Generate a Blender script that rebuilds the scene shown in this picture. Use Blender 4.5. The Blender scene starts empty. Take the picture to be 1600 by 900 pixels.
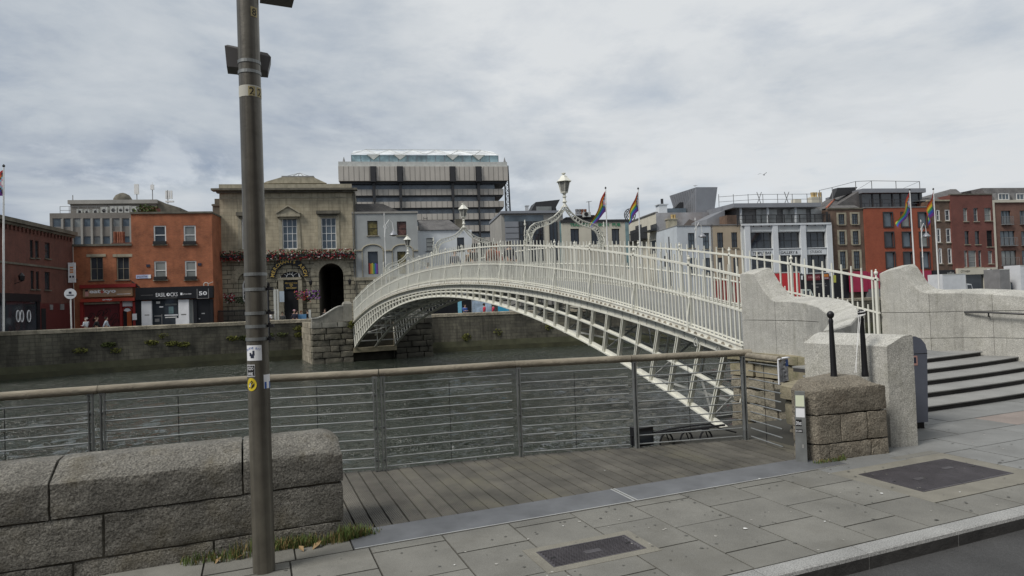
import bpy, bmesh, math, random
from mathutils import Vector, Matrix, noise
random.seed(7)
R = math.radians
SC = bpy.context.scene
COL = SC.collection

# ------------------------------------------------------------------ camera
FPX, PITCH, ROLL, YAW, EYE = 1005.0, R(1.3156), R(2.0344), R(25.0), 1.9
_f = Vector((math.sin(YAW)*math.cos(PITCH), math.cos(YAW)*math.cos(PITCH), math.sin(PITCH)))
_x = Vector((math.cos(YAW), -math.sin(YAW), 0)); _u = _x.cross(_f)
_r = _x*math.cos(ROLL) - _u*math.sin(ROLL); _v = _u*math.cos(ROLL) + _x*math.sin(ROLL)
CAM = Vector((0, 0, EYE))
cd = bpy.data.cameras.new('camera'); co = bpy.data.objects.new('camera', cd); COL.objects.link(co)
cd.sensor_width = 36; cd.lens = 36*FPX/1600; cd.clip_end = 3000; cd.clip_start = .05
co.matrix_world = Matrix(((_r.x, _v.x, -_f.x, 0), (_r.y, _v.y, -_f.y, 0), (_r.z, _v.z, -_f.z, EYE), (0, 0, 0, 1)))
SC.camera = co
def ray(px, py): return _r*((px-800)/FPX) - _v*((py-450)/FPX) + _f

# ------------------------------------------------------------------ sky, sun, exposure
SUN_EL, SUN_AZ = R(48), R(-100)          # azimuth from +Y towards +X
W = bpy.data.worlds.new('World'); SC.world = W; W.use_nodes = True
nt = W.node_tree; N = nt.nodes; L = nt.links; N.clear()
def nd(t, **k):
    n = N.new(t)
    for a, b in k.items(): setattr(n, a, b)
    return n
out = nd('ShaderNodeOutputWorld'); bg = nd('ShaderNodeBackground'); bg.inputs[1].default_value = .1
L.new(bg.outputs[0], out.inputs[0])
sky = nd('ShaderNodeTexSky', sky_type='NISHITA', sun_disc=False, sun_elevation=SUN_EL, sun_rotation=SUN_AZ)
tc = nd('ShaderNodeTexCoord'); sep = nd('ShaderNodeSeparateXYZ'); L.new(tc.outputs['Generated'], sep.inputs[0])
def mth(op, a, b=None, c=None):
    n = nd('ShaderNodeMath', operation=op)
    for i, q in enumerate((a, b, c)):
        if q is None: continue
        if isinstance(q, (int, float)): n.inputs[i].default_value = q
        else: L.new(q, n.inputs[i])
    return n.outputs[0]
zz = mth('ADD', mth('MAXIMUM', sep.outputs[2], 0.0), .10)
cx = mth('DIVIDE', sep.outputs[0], zz); cy = mth('DIVIDE', sep.outputs[1], zz)
comb = nd('ShaderNodeCombineXYZ'); L.new(cx, comb.inputs[0]); L.new(cy, comb.inputs[1])
def noi(scale, detail, rough, off=(0, 0, 0), dist=0, src=None, sc3=(1, 1, 1)):
    mp = nd('ShaderNodeMapping'); mp.inputs['Location'].default_value = off; mp.inputs['Scale'].default_value = sc3
    L.new(src or comb.outputs[0], mp.inputs[0])
    n = nd('ShaderNodeTexNoise'); n.inputs['Scale'].default_value = scale; n.inputs['Detail'].default_value = detail
    n.inputs['Roughness'].default_value = rough; n.inputs['Distortion'].default_value = dist
    L.new(mp.outputs[0], n.inputs[0]); return n.outputs[0]
def ramp(f, pts):
    n = nd('ShaderNodeValToRGB'); e = n.color_ramp.elements
    while len(e) < len(pts): e.new(.5)
    for q, (p, c) in zip(e, pts): q.position = p; q.color = (*c, 1)
    L.new(f, n.inputs[0]); return n.outputs[0]
big = noi(.55, 7, .55, (3.1, 1.7, 0), .3); fine = noi(1.7, 8, .6, (8.2, 4.4, 0), .4)
low = noi(3.2, 7, .6, (1.1, 5.3, .4), .2, tc.outputs['Generated'], (1, 1, 2.6))
grad = mth('ADD', mth('ADD', mth('MULTIPLY', sep.outputs[0], .30), mth('MULTIPLY', sep.outputs[2], .42)), -.215)
dens = mth('ADD', mth('ADD', mth('MULTIPLY', big, .85), mth('MULTIPLY', fine, .31)), mth('ADD', grad, mth('MULTIPLY', low, .30)))
cl = ramp(dens, [(.36, (.185, .23, .31)), (.52, (.285, .335, .42)), (.66, (.465, .51, .56)), (.86, (.665, .69, .71))])
puffn = noi(5.5, 8, .62, (4.7, 2.3, 1.4), .3, tc.outputs['Generated'], (1, 1, 1.9))
def sstep(v, a, b, lo=0., hi=1.):
    n = nd('ShaderNodeMapRange', interpolation_type='SMOOTHSTEP'); L.new(v, n.inputs[0])
    for i, q in enumerate((a, b, lo, hi)): n.inputs[i+1].default_value = q
    return n.outputs[0]
puff = mth('MULTIPLY', sstep(puffn, .53, .66, 0, .75), sstep(sep.outputs[2], .12, .34, 1, 0))
pm = nd('ShaderNodeMix', data_type='RGBA'); L.new(puff, pm.inputs[0]); L.new(cl, pm.inputs[6]); pm.inputs[7].default_value = (.66, .70, .74, 1)
sc10 = nd('ShaderNodeVectorMath', operation='SCALE'); L.new(pm.outputs[2], sc10.inputs[0]); sc10.inputs['Scale'].default_value = 10; cl = sc10.outputs[0]
cov = ramp(mth('ADD', mth('MULTIPLY', low, .6), mth('MULTIPLY', fine, .4)), [(.30, (.72,)*3), (.50, (1, 1, 1))])
mx = nd('ShaderNodeMix', data_type='RGBA'); L.new(cov, mx.inputs[0]); L.new(sky.outputs[0], mx.inputs[6]); L.new(cl, mx.inputs[7])
L.new(mx.outputs[2], bg.inputs[0])
sd = bpy.data.lights.new('sun', 'SUN'); sd.energy = 2.8; sd.angle = R(20); sd.color = (1, .96, .9)
so = bpy.data.objects.new('sun', sd); COL.objects.link(so)
sdir = Vector((math.sin(SUN_AZ)*math.cos(SUN_EL), math.cos(SUN_AZ)*math.cos(SUN_EL), math.sin(SUN_EL)))
so.rotation_euler = sdir.to_track_quat('Z', 'Y').to_euler(); so.location = (0, 0, 60)
SC.view_settings.view_transform = 'Standard'; SC.view_settings.look = 'None'
SC.view_settings.exposure = 0.08; SC.view_settings.gamma = 1

# ------------------------------------------------------------------ materials
def mat(name, col, rough=.8, var=.2, scale=2., detail=6, metal=0., bump=0., bscale=40., speck=0., sscale=150.,
        streak=0., scol=(.02, .02, .02), sscl=(7, 7, .5), rnd=0., moss=0., mcol=(.06, .07, .02), mscale=3., ior=1.45, bdist=.02, sthr=.5):
    m = bpy.data.materials.new(name); m.use_nodes = True
    t = m.node_tree; n = t.nodes; l = t.links; b = n['Principled BSDF']
    b.inputs['Roughness'].default_value = rough; b.inputs['Metallic'].default_value = metal; b.inputs['IOR'].default_value = ior
    tc = n.new('ShaderNodeTexCoord'); ob = tc.outputs['Object']
    def noi(s, d=4, r=.6, sc=None):
        src = ob
        if sc:
            mp = n.new('ShaderNodeMapping'); mp.inputs['Scale'].default_value = sc; l.new(ob, mp.inputs[0]); src = mp.outputs[0]
        q = n.new('ShaderNodeTexNoise'); q.inputs['Scale'].default_value = s; q.inputs['Detail'].default_value = d; q.inputs['Roughness'].default_value = r
        l.new(src, q.inputs[0]); return q.outputs[0]
    def mr(f, a, b_, c, d):
        q = n.new('ShaderNodeMapRange'); q.inputs[1].default_value = a; q.inputs[2].default_value = b_; q.inputs[3].default_value = c; q.inputs[4].default_value = d
        l.new(f, q.inputs[0]); return q.outputs[0]
    def mul(a, b_):
        q = n.new('ShaderNodeMath'); q.operation = 'MULTIPLY'; l.new(a, q.inputs[0]); l.new(b_, q.inputs[1]); return q.outputs[0]
    fac = mr(noi(scale, detail), .3, .7, 1-var, 1+var)
    if speck: fac = mul(fac, mr(noi(sscale, 2, .7), .3, .7, 1-speck, 1+speck))
    if rnd:
        oi = n.new('ShaderNodeObjectInfo'); fac = mul(fac, mr(oi.outputs['Random'], 0, 1, 1-rnd, 1+rnd))
    sc_ = n.new('ShaderNodeVectorMath'); sc_.operation = 'SCALE'; sc_.inputs[0].default_value = col; l.new(fac, sc_.inputs['Scale'])
    c = sc_.outputs[0]
    def mixc(c, f, colr):
        q = n.new('ShaderNodeMix'); q.data_type = 'RGBA'; l.new(f, q.inputs[0]); l.new(c, q.inputs[6]); q.inputs[7].default_value = (*colr, 1); return q.outputs[2]
    if streak: c = mixc(c, mr(noi(1., 5, .6, sscl), sthr, sthr+.25, 0, streak), scol)
    if moss: c = mixc(c, mr(noi(mscale, 6, .65), .52, .68, 0, moss), mcol)
    l.new(c, b.inputs['Base Color'])
    if bump:
        q = n.new('ShaderNodeBump'); q.inputs['Strength'].default_value = bump; q.inputs['Distance'].default_value = bdist
        ma = n.new('ShaderNodeMath'); ma.operation = 'MULTIPLY_ADD'; ma.inputs[1].default_value = 2.2; l.new(noi(bscale/4.5, 4, .6), ma.inputs[0]); l.new(noi(bscale, 5, .7), ma.inputs[2]); l.new(ma.outputs[0], q.inputs['Height']); l.new(q.outputs[0], b.inputs['Normal'])
    return m
def brick(name, c1, c2, mort, bw=.225, bh=.075, ms=.01, var=.3, vscale=.7, rough=.9, bump=.3, streak=0., offs=.5, tone=.5):
    m = bpy.data.materials.new(name); m.use_nodes = True
    t = m.node_tree; n = t.nodes; l = t.links; b = n['Principled BSDF']; b.inputs['Roughness'].default_value = rough
    tc = n.new('ShaderNodeTexCoord'); s = n.new('ShaderNodeSeparateXYZ'); l.new(tc.outputs['Object'], s.inputs[0])
    a = n.new('ShaderNodeMath'); a.operation = 'ADD'; l.new(s.outputs[0], a.inputs[0]); l.new(s.outputs[1], a.inputs[1])
    c = n.new('ShaderNodeCombineXYZ'); l.new(a.outputs[0], c.inputs[0]); l.new(s.outputs[2], c.inputs[1])
    k = n.new('ShaderNodeTexBrick'); k.offset = offs; l.new(c.outputs[0], k.inputs[0])
    k.inputs['Color1'].default_value = (*c1, 1); k.inputs['Color2'].default_value = (*c2, 1); k.inputs['Mortar'].default_value = (*mort, 1)
    k.inputs['Scale'].default_value = 1; k.inputs['Mortar Size'].default_value = ms; k.inputs['Brick Width'].default_value = bw; k.inputs['Row Height'].default_value = bh
    k.inputs['Bias'].default_value = 0
    q = n.new('ShaderNodeTexNoise'); q.inputs['Scale'].default_value = vscale; q.inputs['Detail'].default_value = 8; q.inputs['Roughness'].default_value = .65; l.new(tc.outputs['Object'], q.inputs[0])
    mr = n.new('ShaderNodeMapRange'); mr.inputs[1].default_value = .3; mr.inputs[2].default_value = .7; mr.inputs[3].default_value = 1-var; mr.inputs[4].default_value = 1+var; l.new(q.outputs[0], mr.inputs[0])
    sc_ = n.new('ShaderNodeVectorMath'); sc_.operation = 'SCALE'; l.new(k.outputs[0], sc_.inputs[0]); l.new(mr.outputs[0], sc_.inputs['Scale'])
    co_ = sc_.outputs[0]
    if streak:
        mp = n.new('ShaderNodeMapping'); mp.inputs['Scale'].default_value = (3, 3, .25); l.new(tc.outputs['Object'], mp.inputs[0])
        q2 = n.new('ShaderNodeTexNoise'); q2.inputs['Scale'].default_value = 1; q2.inputs['Detail'].default_value = 6; l.new(mp.outputs[0], q2.inputs[0])
        m2 = n.new('ShaderNodeMapRange'); m2.inputs[1].default_value = .48; m2.inputs[2].default_value = .72; m2.inputs[3].default_value = 0; m2.inputs[4].default_value = streak; l.new(q2.outputs[0], m2.inputs[0])
        x = n.new('ShaderNodeMix'); x.data_type = 'RGBA'; l.new(m2.outputs[0], x.inputs[0]); l.new(co_, x.inputs[6]); x.inputs[7].default_value = (.03, .028, .022, 1); co_ = x.outputs[2]
    l.new(co_, b.inputs['Base Color'])
    bp = n.new('ShaderNodeBump'); bp.inputs['Strength'].default_value = bump; bp.inputs['Distance'].default_value = .02; bp.invert = True
    l.new(k.outputs['Fac'], bp.inputs['Height']); l.new(bp.outputs[0], b.inputs['Normal'])
    return m
def plain(name, col, rough=.6, metal=0., var=.08): return mat(name, col, rough, var, 1.5, 4, metal)
def glass_mat(name, col, rough=.06):
    m = mat(name, col, rough, .5, .35, 3, 0., ior=1.6); return m

# ------------------------------------------------------------------ mesh builder
class MB:
    def __init__(s): s.v = []; s.f = []; s.m = []
    def add(s, vs, fs, mi=0):
        o = len(s.v); s.v += [tuple(q) for q in vs]; s.f += [tuple(i+o for i in f) for f in fs]; s.m += [mi]*len(fs); return s
    def box(s, x0, x1, y0, y1, z0, z1, mi=0):
        if x0 > x1: x0, x1 = x1, x0
        if y0 > y1: y0, y1 = y1, y0
        if z0 > z1: z0, z1 = z1, z0
        return s.add([(x, y, z) for z in (z0, z1) for y in (y0, y1) for x in (x0, x1)],
                     [(0, 2, 3, 1), (4, 5, 7, 6), (0, 1, 5, 4), (2, 6, 7, 3), (0, 4, 6, 2), (1, 3, 7, 5)], mi)
    def beam(s, a, b, w, h, up=(0, 0, 1), mi=0):      # rectangular bar from a to b
        a = Vector(a); b = Vector(b); d = (b-a)
        if d.length < 1e-6: return s
        d.normalize(); up = Vector(up); sd = d.cross(up)
        if sd.length < 1e-4: sd = d.cross(Vector((1, 0, 0)))
        sd.normalize(); u = sd.cross(d)
        vs = [p + sd*(w/2*i) + u*(h/2*j) for p in (a, b) for i, j in ((-1, -1), (1, -1), (1, 1), (-1, 1))]
        return s.add(vs, [(0, 1, 2, 3), (7, 6, 5, 4), (0, 4, 5, 1), (1, 5, 6, 2), (2, 6, 7, 3), (3, 7, 4, 0)], mi)
    def loft(s, secs, closed=True, cap=True, mi=0):   # list of equal-length point rings
        n = len(secs[0]); o = len(s.v)
        for q in secs: s.v += [tuple(p) for p in q]
        k = n if closed else n-1
        for i in range(len(secs)-1):
            for j in range(k):
                a = o+i*n+j; b = o+i*n+(j+1) % n
                s.f.append((a, b, b+n, a+n)); s.m.append(mi)
        if cap and closed:
            s.f.append(tuple(o+j for j in reversed(range(n)))); s.m.append(mi)
            s.f.append(tuple(o+(len(secs)-1)*n+j for j in range(n))); s.m.append(mi)
        return s
    def tube(s, pts, r, n=8, mi=0, cap=True):
        pts = [Vector(p) for p in pts]; secs = []; pu = None
        rs = r if isinstance(r, (list, tuple)) else [r]*len(pts)
        for i, p in enumerate(pts):
            d = (pts[min(i+1, len(pts)-1)] - pts[max(i-1, 0)]).normalized()
            if pu is None:
                pu = d.cross(Vector((0, 0, 1)))
                if pu.length < 1e-3: pu = Vector((1, 0, 0))
            pu = (pu - d*pu.dot(d)).normalized(); w = d.cross(pu)
            secs.append([p + (pu*math.cos(2*math.pi*k/n) + w*math.sin(2*math.pi*k/n))*rs[i] for k in range(n)])
        return s.loft(secs, True, cap, mi)
    def lathe(s, c, prof, n=10, mi=0):                # prof: (r, z) pairs about vertical axis at c
        c = Vector(c)
        return s.loft([[c + Vector((r*math.cos(2*math.pi*k/n), r*math.sin(2*math.pi*k/n), z)) for k in range(n)] for r, z in prof], True, True, mi)
    def prism(s, poly, a, b, axis='y', mi=0):         # polygon (p, q) swept along axis from a to b
        f = {'y': lambda p, q, t: (p, t, q), 'x': lambda p, q, t: (t, p, q), 'z': lambda p, q, t: (p, q, t)}[axis]
        return s.loft([[f(p, q, t) for p, q in poly] for t in (a, b)], True, True, mi)
    def quad(s, a, b, c, d, mi=0): return s.add([a, b, c, d], [(0, 1, 2, 3)], mi)
    def leaves(s, c, size, n, ls, mi=0, rng=random, flat=False):
        for _ in range(n):
            while 1:
                q = Vector((rng.uniform(-1, 1), rng.uniform(-1, 1), rng.uniform(-1, 1)))
                if q.length < 1: break
            p = Vector(c) + Vector((q.x*size[0], q.y*size[1], q.z*size[2]))
            a = Vector((rng.gauss(0, 1), rng.gauss(0, 1), rng.gauss(0, .6))).normalized()*ls*rng.uniform(.6, 1.3)
            b = a.cross(Vector((rng.gauss(0, 1), rng.gauss(0, 1), rng.gauss(0, 1)))).normalized()*ls*.6
            s.add([p-a, p+b, p+a, p-b], [(0, 1, 2, 3)], mi)
        return s
    def mesh(s, name, mats, off=(0, 0, 0), smooth=False):
        me = bpy.data.meshes.new(name)
        o = Vector(off); me.from_pydata([Vector(q)-o for q in s.v], [], s.f)
        for m in (mats if isinstance(mats, (list, tuple)) else [mats]): me.materials.append(m)
        me.polygons.foreach_set('material_index', s.m)
        bm = bmesh.new(); bm.from_mesh(me); bmesh.ops.recalc_face_normals(bm, faces=bm.faces); bm.to_mesh(me); bm.free()
        if smooth:
            me.polygons.foreach_set('use_smooth', [True]*len(me.polygons)); me.set_sharp_from_angle(angle=R(38))
        me.update(); return me
def tag(o, label=None, cat=None, group=None, kind=None):
    for k, v in (('label', label), ('category', cat), ('group', group), ('kind', kind)):
        if v: o[k] = v
    return o
def worg(p):
    v = Vector((0, 0, 0))
    while p: v += p.location; p = p.parent
    return v
def obj(name, mb, m, parent=None, smooth=False, local=False, kind=None, loc=None):
    """mesh object; vertices are world coordinates unless local=True"""
    if isinstance(mb, MB):
        off = (0, 0, 0)
        if not local: off = worg(parent) if parent else (loc or (0, 0, 0))
        me = mb.mesh(name, m, off, smooth)
    else: me = mb
    o = bpy.data.objects.new(name, me); COL.objects.link(o)
    if parent: o.parent = parent
    if loc is not None: o.location = loc
    if kind: o['kind'] = kind
    return o
def thing(name, label, cat, loc=(0, 0, 0), rotz=0., group=None, kind=None):
    o = bpy.data.objects.new(name, None); COL.objects.link(o); o.empty_display_size = .3
    o.location = loc; o.rotation_euler = (0, 0, rotz); return tag(o, label, cat, group, kind)
def copy_tree(o, parent=None):
    c = o.copy(); COL.objects.link(c)
    if parent: c.parent = parent
    for ch in list(o.children): copy_tree(ch, c)
    return c
FONT = None
def text_mb(s, h, width=None, thick=.01, bold=0., origin=(0, 0, 0), mi=0, center=True, rot=0., mb=None, toloc=None):
    """lettering as real geometry, upright in the local x-z plane facing -y"""
    cu = bpy.data.curves.new('lettering', 'FONT'); cu.body = s; cu.size = 1; cu.extrude = 0; cu.offset = bold; cu.resolution_u = 2
    if center: cu.align_x = 'CENTER'
    to = bpy.data.objects.new('lettering', cu); COL.objects.link(to)
    dg = bpy.context.evaluated_depsgraph_get(); me = bpy.data.meshes.new_from_object(to.evaluated_get(dg))
    bpy.data.objects.remove(to); bpy.data.curves.remove(cu)
    mb = mb or MB()
    if not me.vertices: return mb
    xs = [v.co.x for v in me.vertices]; ys = [v.co.y for v in me.vertices]
    sy = h/max(max(ys)-min(ys), .2); sx = sy if width is None else width/max(max(xs)-min(xs), .01)
    cr, sr = math.cos(rot), math.sin(rot); vs = []
    for v in me.vertices:
        x = v.co.x*sx; z = (v.co.y-min(ys))*sy; x, z = x*cr - z*sr, x*sr + z*cr
        q = (origin[0]+x, origin[1]-thick, origin[2]+z); vs.append(toloc(q) if toloc else q)
    mb.add(vs, [tuple(p.vertices) for p in me.polygons], mi); bpy.data.meshes.remove(me); return mb
def rough_block(x0, x1, y0, y1, z0, z1, amp=.012, edge=.03, n=.08, seed=0, top=None, mats=0):
    """quarry faced stone: subdivided box, rounded arrises, noise pushed"""
    bm = bmesh.new(); nx, ny, nz = [max(1, min(24, int(round(d/n)))) for d in (x1-x0, y1-y0, z1-z0)]
    def g(i, j, k): return Vector((x0+(x1-x0)*i/nx, y0+(y1-y0)*j/ny, z0+(z1-z0)*k/nz))
    vm = {}
    def vt(i, j, k):
        if (i, j, k) not in vm: vm[(i, j, k)] = bm.verts.new(g(i, j, k))
        return vm[(i, j, k)]
    for i in range(nx):
        for j in range(ny):
            for k in (0, nz): bm.faces.new([vt(i, j, k), vt(i+1, j, k), vt(i+1, j+1, k), vt(i, j+1, k)])
    for i in range(nx):
        for k in range(nz):
            for j in (0, ny): bm.faces.new([vt(i, j, k), vt(i+1, j, k), vt(i+1, j, k+1), vt(i, j, k+1)])
    for j in range(ny):
        for k in range(nz):
            for i in (0, nx): bm.faces.new([vt(i, j, k), vt(i, j+1, k), vt(i, j+1, k+1), vt(i, j, k+1)])
    for (i, j, k), v in vm.items():
        ends = [(1 if a == 0 else (-1 if a == m else 0)) for a, m in ((i, nx), (j, ny), (k, nz))]
        if sum(1 for e in ends if e) >= 2:
            v.co += Vector(ends)*edge*.5*(1+.6*noise.noise(v.co*7+Vector((seed, 0, 0))))
        if top: v.co = top(v.co)
        q = v.co*5+Vector((seed*3.1, seed, 0)); d = noise.noise_vector(q)*amp + noise.noise_vector(q*3.3)*amp*.5
        v.co += Vector((d.x*.6, d.y, d.z*.6))
    bmesh.ops.recalc_face_normals(bm, faces=bm.faces)
    mb = MB(); bm.verts.index_update(); mb.add([v.co.copy() for v in bm.verts], [[v.index for v in f.verts] for f in bm.faces], mats); bm.free(); return mb
# ------------------------------------------------------------------ shared materials
M = {}
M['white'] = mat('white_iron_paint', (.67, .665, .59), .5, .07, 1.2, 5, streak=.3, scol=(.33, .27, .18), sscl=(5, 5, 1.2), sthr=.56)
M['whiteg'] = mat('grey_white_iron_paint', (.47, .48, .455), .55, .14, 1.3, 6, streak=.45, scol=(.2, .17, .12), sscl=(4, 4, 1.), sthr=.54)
M['rust'] = plain('rust', (.12, .05, .02), .9)
M['dark_iron'] = plain('black_iron', (.012, .012, .014), .45)
M['granite'] = mat('pale_granite', (.42, .412, .375), .85, .2, 2.2, 8, bump=.35, bscale=60, speck=.45, sscale=75, streak=.42, scol=(.15, .145, .11), sscl=(20, 20, 1.1), sthr=.52, moss=.35, mcol=(.17, .165, .12), mscale=2.3, bdist=.012)
M['granite_dark'] = mat('weathered_granite', (.205, .195, .17), .92, .38, 2.4, 10, bump=.75, bscale=45, speck=.6, sscale=70, streak=.55, scol=(.07, .06, .045), sscl=(3, 3, 2), rnd=.16, moss=.5, mcol=(.12, .10, .055), mscale=2.6, bdist=.045)
M['sandstone'] = mat('brown_sandstone', (.25, .222, .175), .95, .3, 2.6, 9, bump=1., bscale=36, speck=.5, sscale=70, rnd=.12, moss=.4, mcol=(.10, .075, .05), mscale=3, bdist=.03)
M['ledge'] = mat('ochre_ledge_stone', (.29, .255, .175), .9, .3, 2, 8, bump=.6, bscale=30, speck=.3, sscale=90, moss=.45, mcol=(.11, .115, .045), mscale=2.5)
M['rubble'] = mat('old_quay_stone', (.285, .255, .195), .95, .4, 1.6, 9, bump=1., bscale=20, rnd=.22, moss=.5, mcol=(.09, .085, .05), mscale=2, bdist=.04, speck=.25, sscale=60)
M['slab'] = mat('paving_slab', (.168, .164, .146), .8, .2, 1.7, 10, bump=.2, bscale=110, speck=.28, sscale=170, rnd=.1, moss=.5, mcol=(.118, .113, .095), mscale=1.1, streak=.35, scol=(.11, .105, .09), sscl=(2.2, 2.2, 2.2), sthr=.55)
M['slab_blue'] = mat('grey_plaza_slab', (.185, .188, .183), .75, .2, 1.6, 9, moss=.4, mcol=(.14, .14, .13), mscale=1.2, bump=.15, bscale=120, speck=.2, sscale=170, rnd=.06)
M['slab_red'] = mat('reddish_paving', (.225, .19, .17), .8, .15, 2.4, 8, speck=.25, sscale=160, rnd=.08)
M['joint'] = plain('dark_joint', (.05, .048, .04), .95)
M['kerb'] = mat('granite_kerb', (.28, .28, .27), .75, .15, 2, 8, bump=.3, bscale=80, speck=.5, sscale=110, rnd=.08)
M['kerb_face'] = mat('dark_kerb_face', (.055, .053, .05), .9, .3, 5, 7, bump=.3, bscale=60)  # front face of each kerb stone, much darker than its top
M['asphalt'] = mat('asphalt', (.062, .062, .062), .85, .25, 1.5, 9, bump=.6, bscale=140, speck=.5, sscale=220)
M['mortar'] = mat('mortar', (.19, .18, .15), .9, .15, 4, 7, speck=.2, sscale=140)
M['white_fascia'] = mat('weathered_white_paint', (.66, .655, .585), .55, .12, 2.2, 7, streak=.6, scol=(.30, .22, .13), sscl=(6, 6, 2.2), sthr=.5, moss=.3, mcol=(.38, .35, .27), mscale=5)
M['plate'] = mat('dull_steel_plate', (.135, .14, .148), .55, .25, 3, 8, .2, streak=.3, scol=(.1, .1, .1), sscl=(6, .8, 3))
M['alu'] = plain('bright_aluminium', (.62, .62, .6), .35, .8)
M['cover'] = mat('cast_iron_cover', (.095, .088, .095), .55, .25, 4, 7, .55, speck=.15)
M['steel'] = mat('galvanised_steel', (.37, .38, .37), .42, .2, 4, 6, .75, streak=.4, scol=(.12, .115, .1), sscl=(9, 9, .8))
M['steel_post'] = mat('grey_steel_post', (.24, .25, .245), .5, .25, 4, 6, .55, streak=.5, scol=(.1, .1, .09), sscl=(12, 12, .8))
M['pole'] = mat('weathered_steel_pole', (.17, .158, .13), .36, .22, 6, 7, .5, streak=.8, scol=(.055, .05, .045), sscl=(16, 16, .22), sthr=.44, bump=.06, bscale=60)
M['wood_rail'] = mat('weathered_handrail_timber', (.27, .24, .185), .85, .3, 2, 8, bump=.5, bscale=25, rnd=.1, streak=.5, scol=(.1, .085, .06), sscl=(1.2, 14, 14), sthr=.48)
def deck_mat():
    m = mat('grooved_deck_timber', (.105, .098, .082), .9, .4, 2.2, 8, rnd=.13, moss=.25, mcol=(.12, .11, .045), mscale=1.1)
    t = m.node_tree; n = t.nodes; l = t.links; tc = n.new('ShaderNodeTexCoord'); w = n.new('ShaderNodeTexWave'); w.wave_type = 'BANDS'; w.bands_direction = 'X'
    w.inputs['Scale'].default_value = 17; w.inputs['Distortion'].default_value = .15; l.new(tc.outputs['Object'], w.inputs[0])
    b = n.new('ShaderNodeBump'); b.inputs['Strength'].default_value = .85; b.inputs['Distance'].default_value = .006; l.new(w.outputs['Fac'], b.inputs['Height']); l.new(b.outputs[0], n['Principled BSDF'].inputs['Normal'])
    return m
M['deck'] = deck_mat()
M['deck_dark'] = plain('wet_timber', (.05, .047, .04), .9)
M['grass'] = mat('grass', (.085, .125, .03), .8, .4, 9, 4)
M['straw'] = mat('dry_grass', (.21, .15, .06), .85, .4, 9, 4)
M['leaf'] = mat('dry_leaf', (.3, .2, .1), .8, .2)
M['black'] = plain('matt_black', (.014, .014, .015), .6)
M['rubber'] = plain('black_rubber', (.02, .02, .022), .7)
M['bin'] = mat('blue_grey_plastic', (.105, .115, .145), .42, .1, 3, 5)
M['paper'] = plain('white_paper', (.75, .76, .78), .6)
M['ink'] = plain('dark_ink', (.02, .025, .05), .6)
M['blue'] = plain('blue_print', (.03, .10, .36), .6)
M['yellow'] = plain('yellow_print', (.62, .48, .03), .5)
M['red'] = plain('red_print', (.45, .03, .03), .5)
M['glass'] = glass_mat('dark_window_glass', (.035, .042, .05))
M['glass_b'] = glass_mat('blue_window_glass', (.09, .115, .135))
M['glass_c'] = glass_mat('curtained_window_glass', (.2, .21, .2), .15)
M['glass_t'] = glass_mat('teal_glass', (.16, .25, .26), .12)
M['whitewood'] = plain('white_window_paint', (.72, .72, .7), .5)
M['slate'] = brick('grey_slate', (.105, .1, .1), (.13, .125, .12), (.05, .05, .05), .3, .16, .012, .3, 1)
M['gold'] = plain('gold_leaf', (.62, .43, .12), .4, .4)
M['lead'] = mat('grey_lead', (.2, .2, .2), .7, .2, 1)
M['dark_opening'] = plain('dark_interior', (.01, .01, .012), .9)
M['spot'] = plain('bird_dropping', (.7, .7, .68), .8)

# ------------------------------------------------------------------ water
def water_mat():
    m = bpy.data.materials.new('river_water'); m.use_nodes = True; t = m.node_tree; n = t.nodes; l = t.links; b = n['Principled BSDF']
    b.inputs['Base Color'].default_value = (.024, .030, .020, 1); b.inputs['Roughness'].default_value = .035; b.inputs['IOR'].default_value = 1.5
    tc = n.new('ShaderNodeTexCoord')
    def noi(s, d, sc, rot):
        mp = n.new('ShaderNodeMapping'); mp.inputs['Scale'].default_value = sc; mp.inputs['Rotation'].default_value = (0, 0, rot); l.new(tc.outputs['Object'], mp.inputs[0])
        q = n.new('ShaderNodeTexNoise'); q.inputs['Scale'].default_value = s; q.inputs['Detail'].default_value = d; q.inputs['Roughness'].default_value = .55; q.inputs['Distortion'].default_value = .5; l.new(mp.outputs[0], q.inputs[0]); return q.outputs[0]
    a = noi(1., 3, (2.6, 5, 1), R(20)); c = noi(1., 2, (7, 14, 1), R(20)); d_ = noi(.16, 3, (1, 1, 1), 0)
    mr = n.new('ShaderNodeMapRange'); mr.inputs[1].default_value = .38; mr.inputs[2].default_value = .62; mr.inputs[3].default_value = .35; mr.inputs[4].default_value = 1.15; l.new(d_, mr.inputs[0])
    s1 = n.new('ShaderNodeMath'); s1.operation = 'MULTIPLY_ADD'; l.new(c, s1.inputs[0]); s1.inputs[1].default_value = .38; l.new(a, s1.inputs[2])
    s2 = n.new('ShaderNodeMath'); s2.operation = 'MULTIPLY'; l.new(s1.outputs[0], s2.inputs[0]); l.new(mr.outputs[0], s2.inputs[1])
    bp = n.new('ShaderNodeBump'); bp.inputs['Strength'].default_value = 1.; bp.inputs['Distance'].default_value = .35; l.new(s2.outputs[0], bp.inputs['Height']); l.new(bp.outputs[0], b.inputs['Normal'])
    return m
M['water'] = water_mat()
ZW = -2.55
wm = MB(); na, nr = 330, 430; r0, r1 = 7.2, 95.
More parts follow.
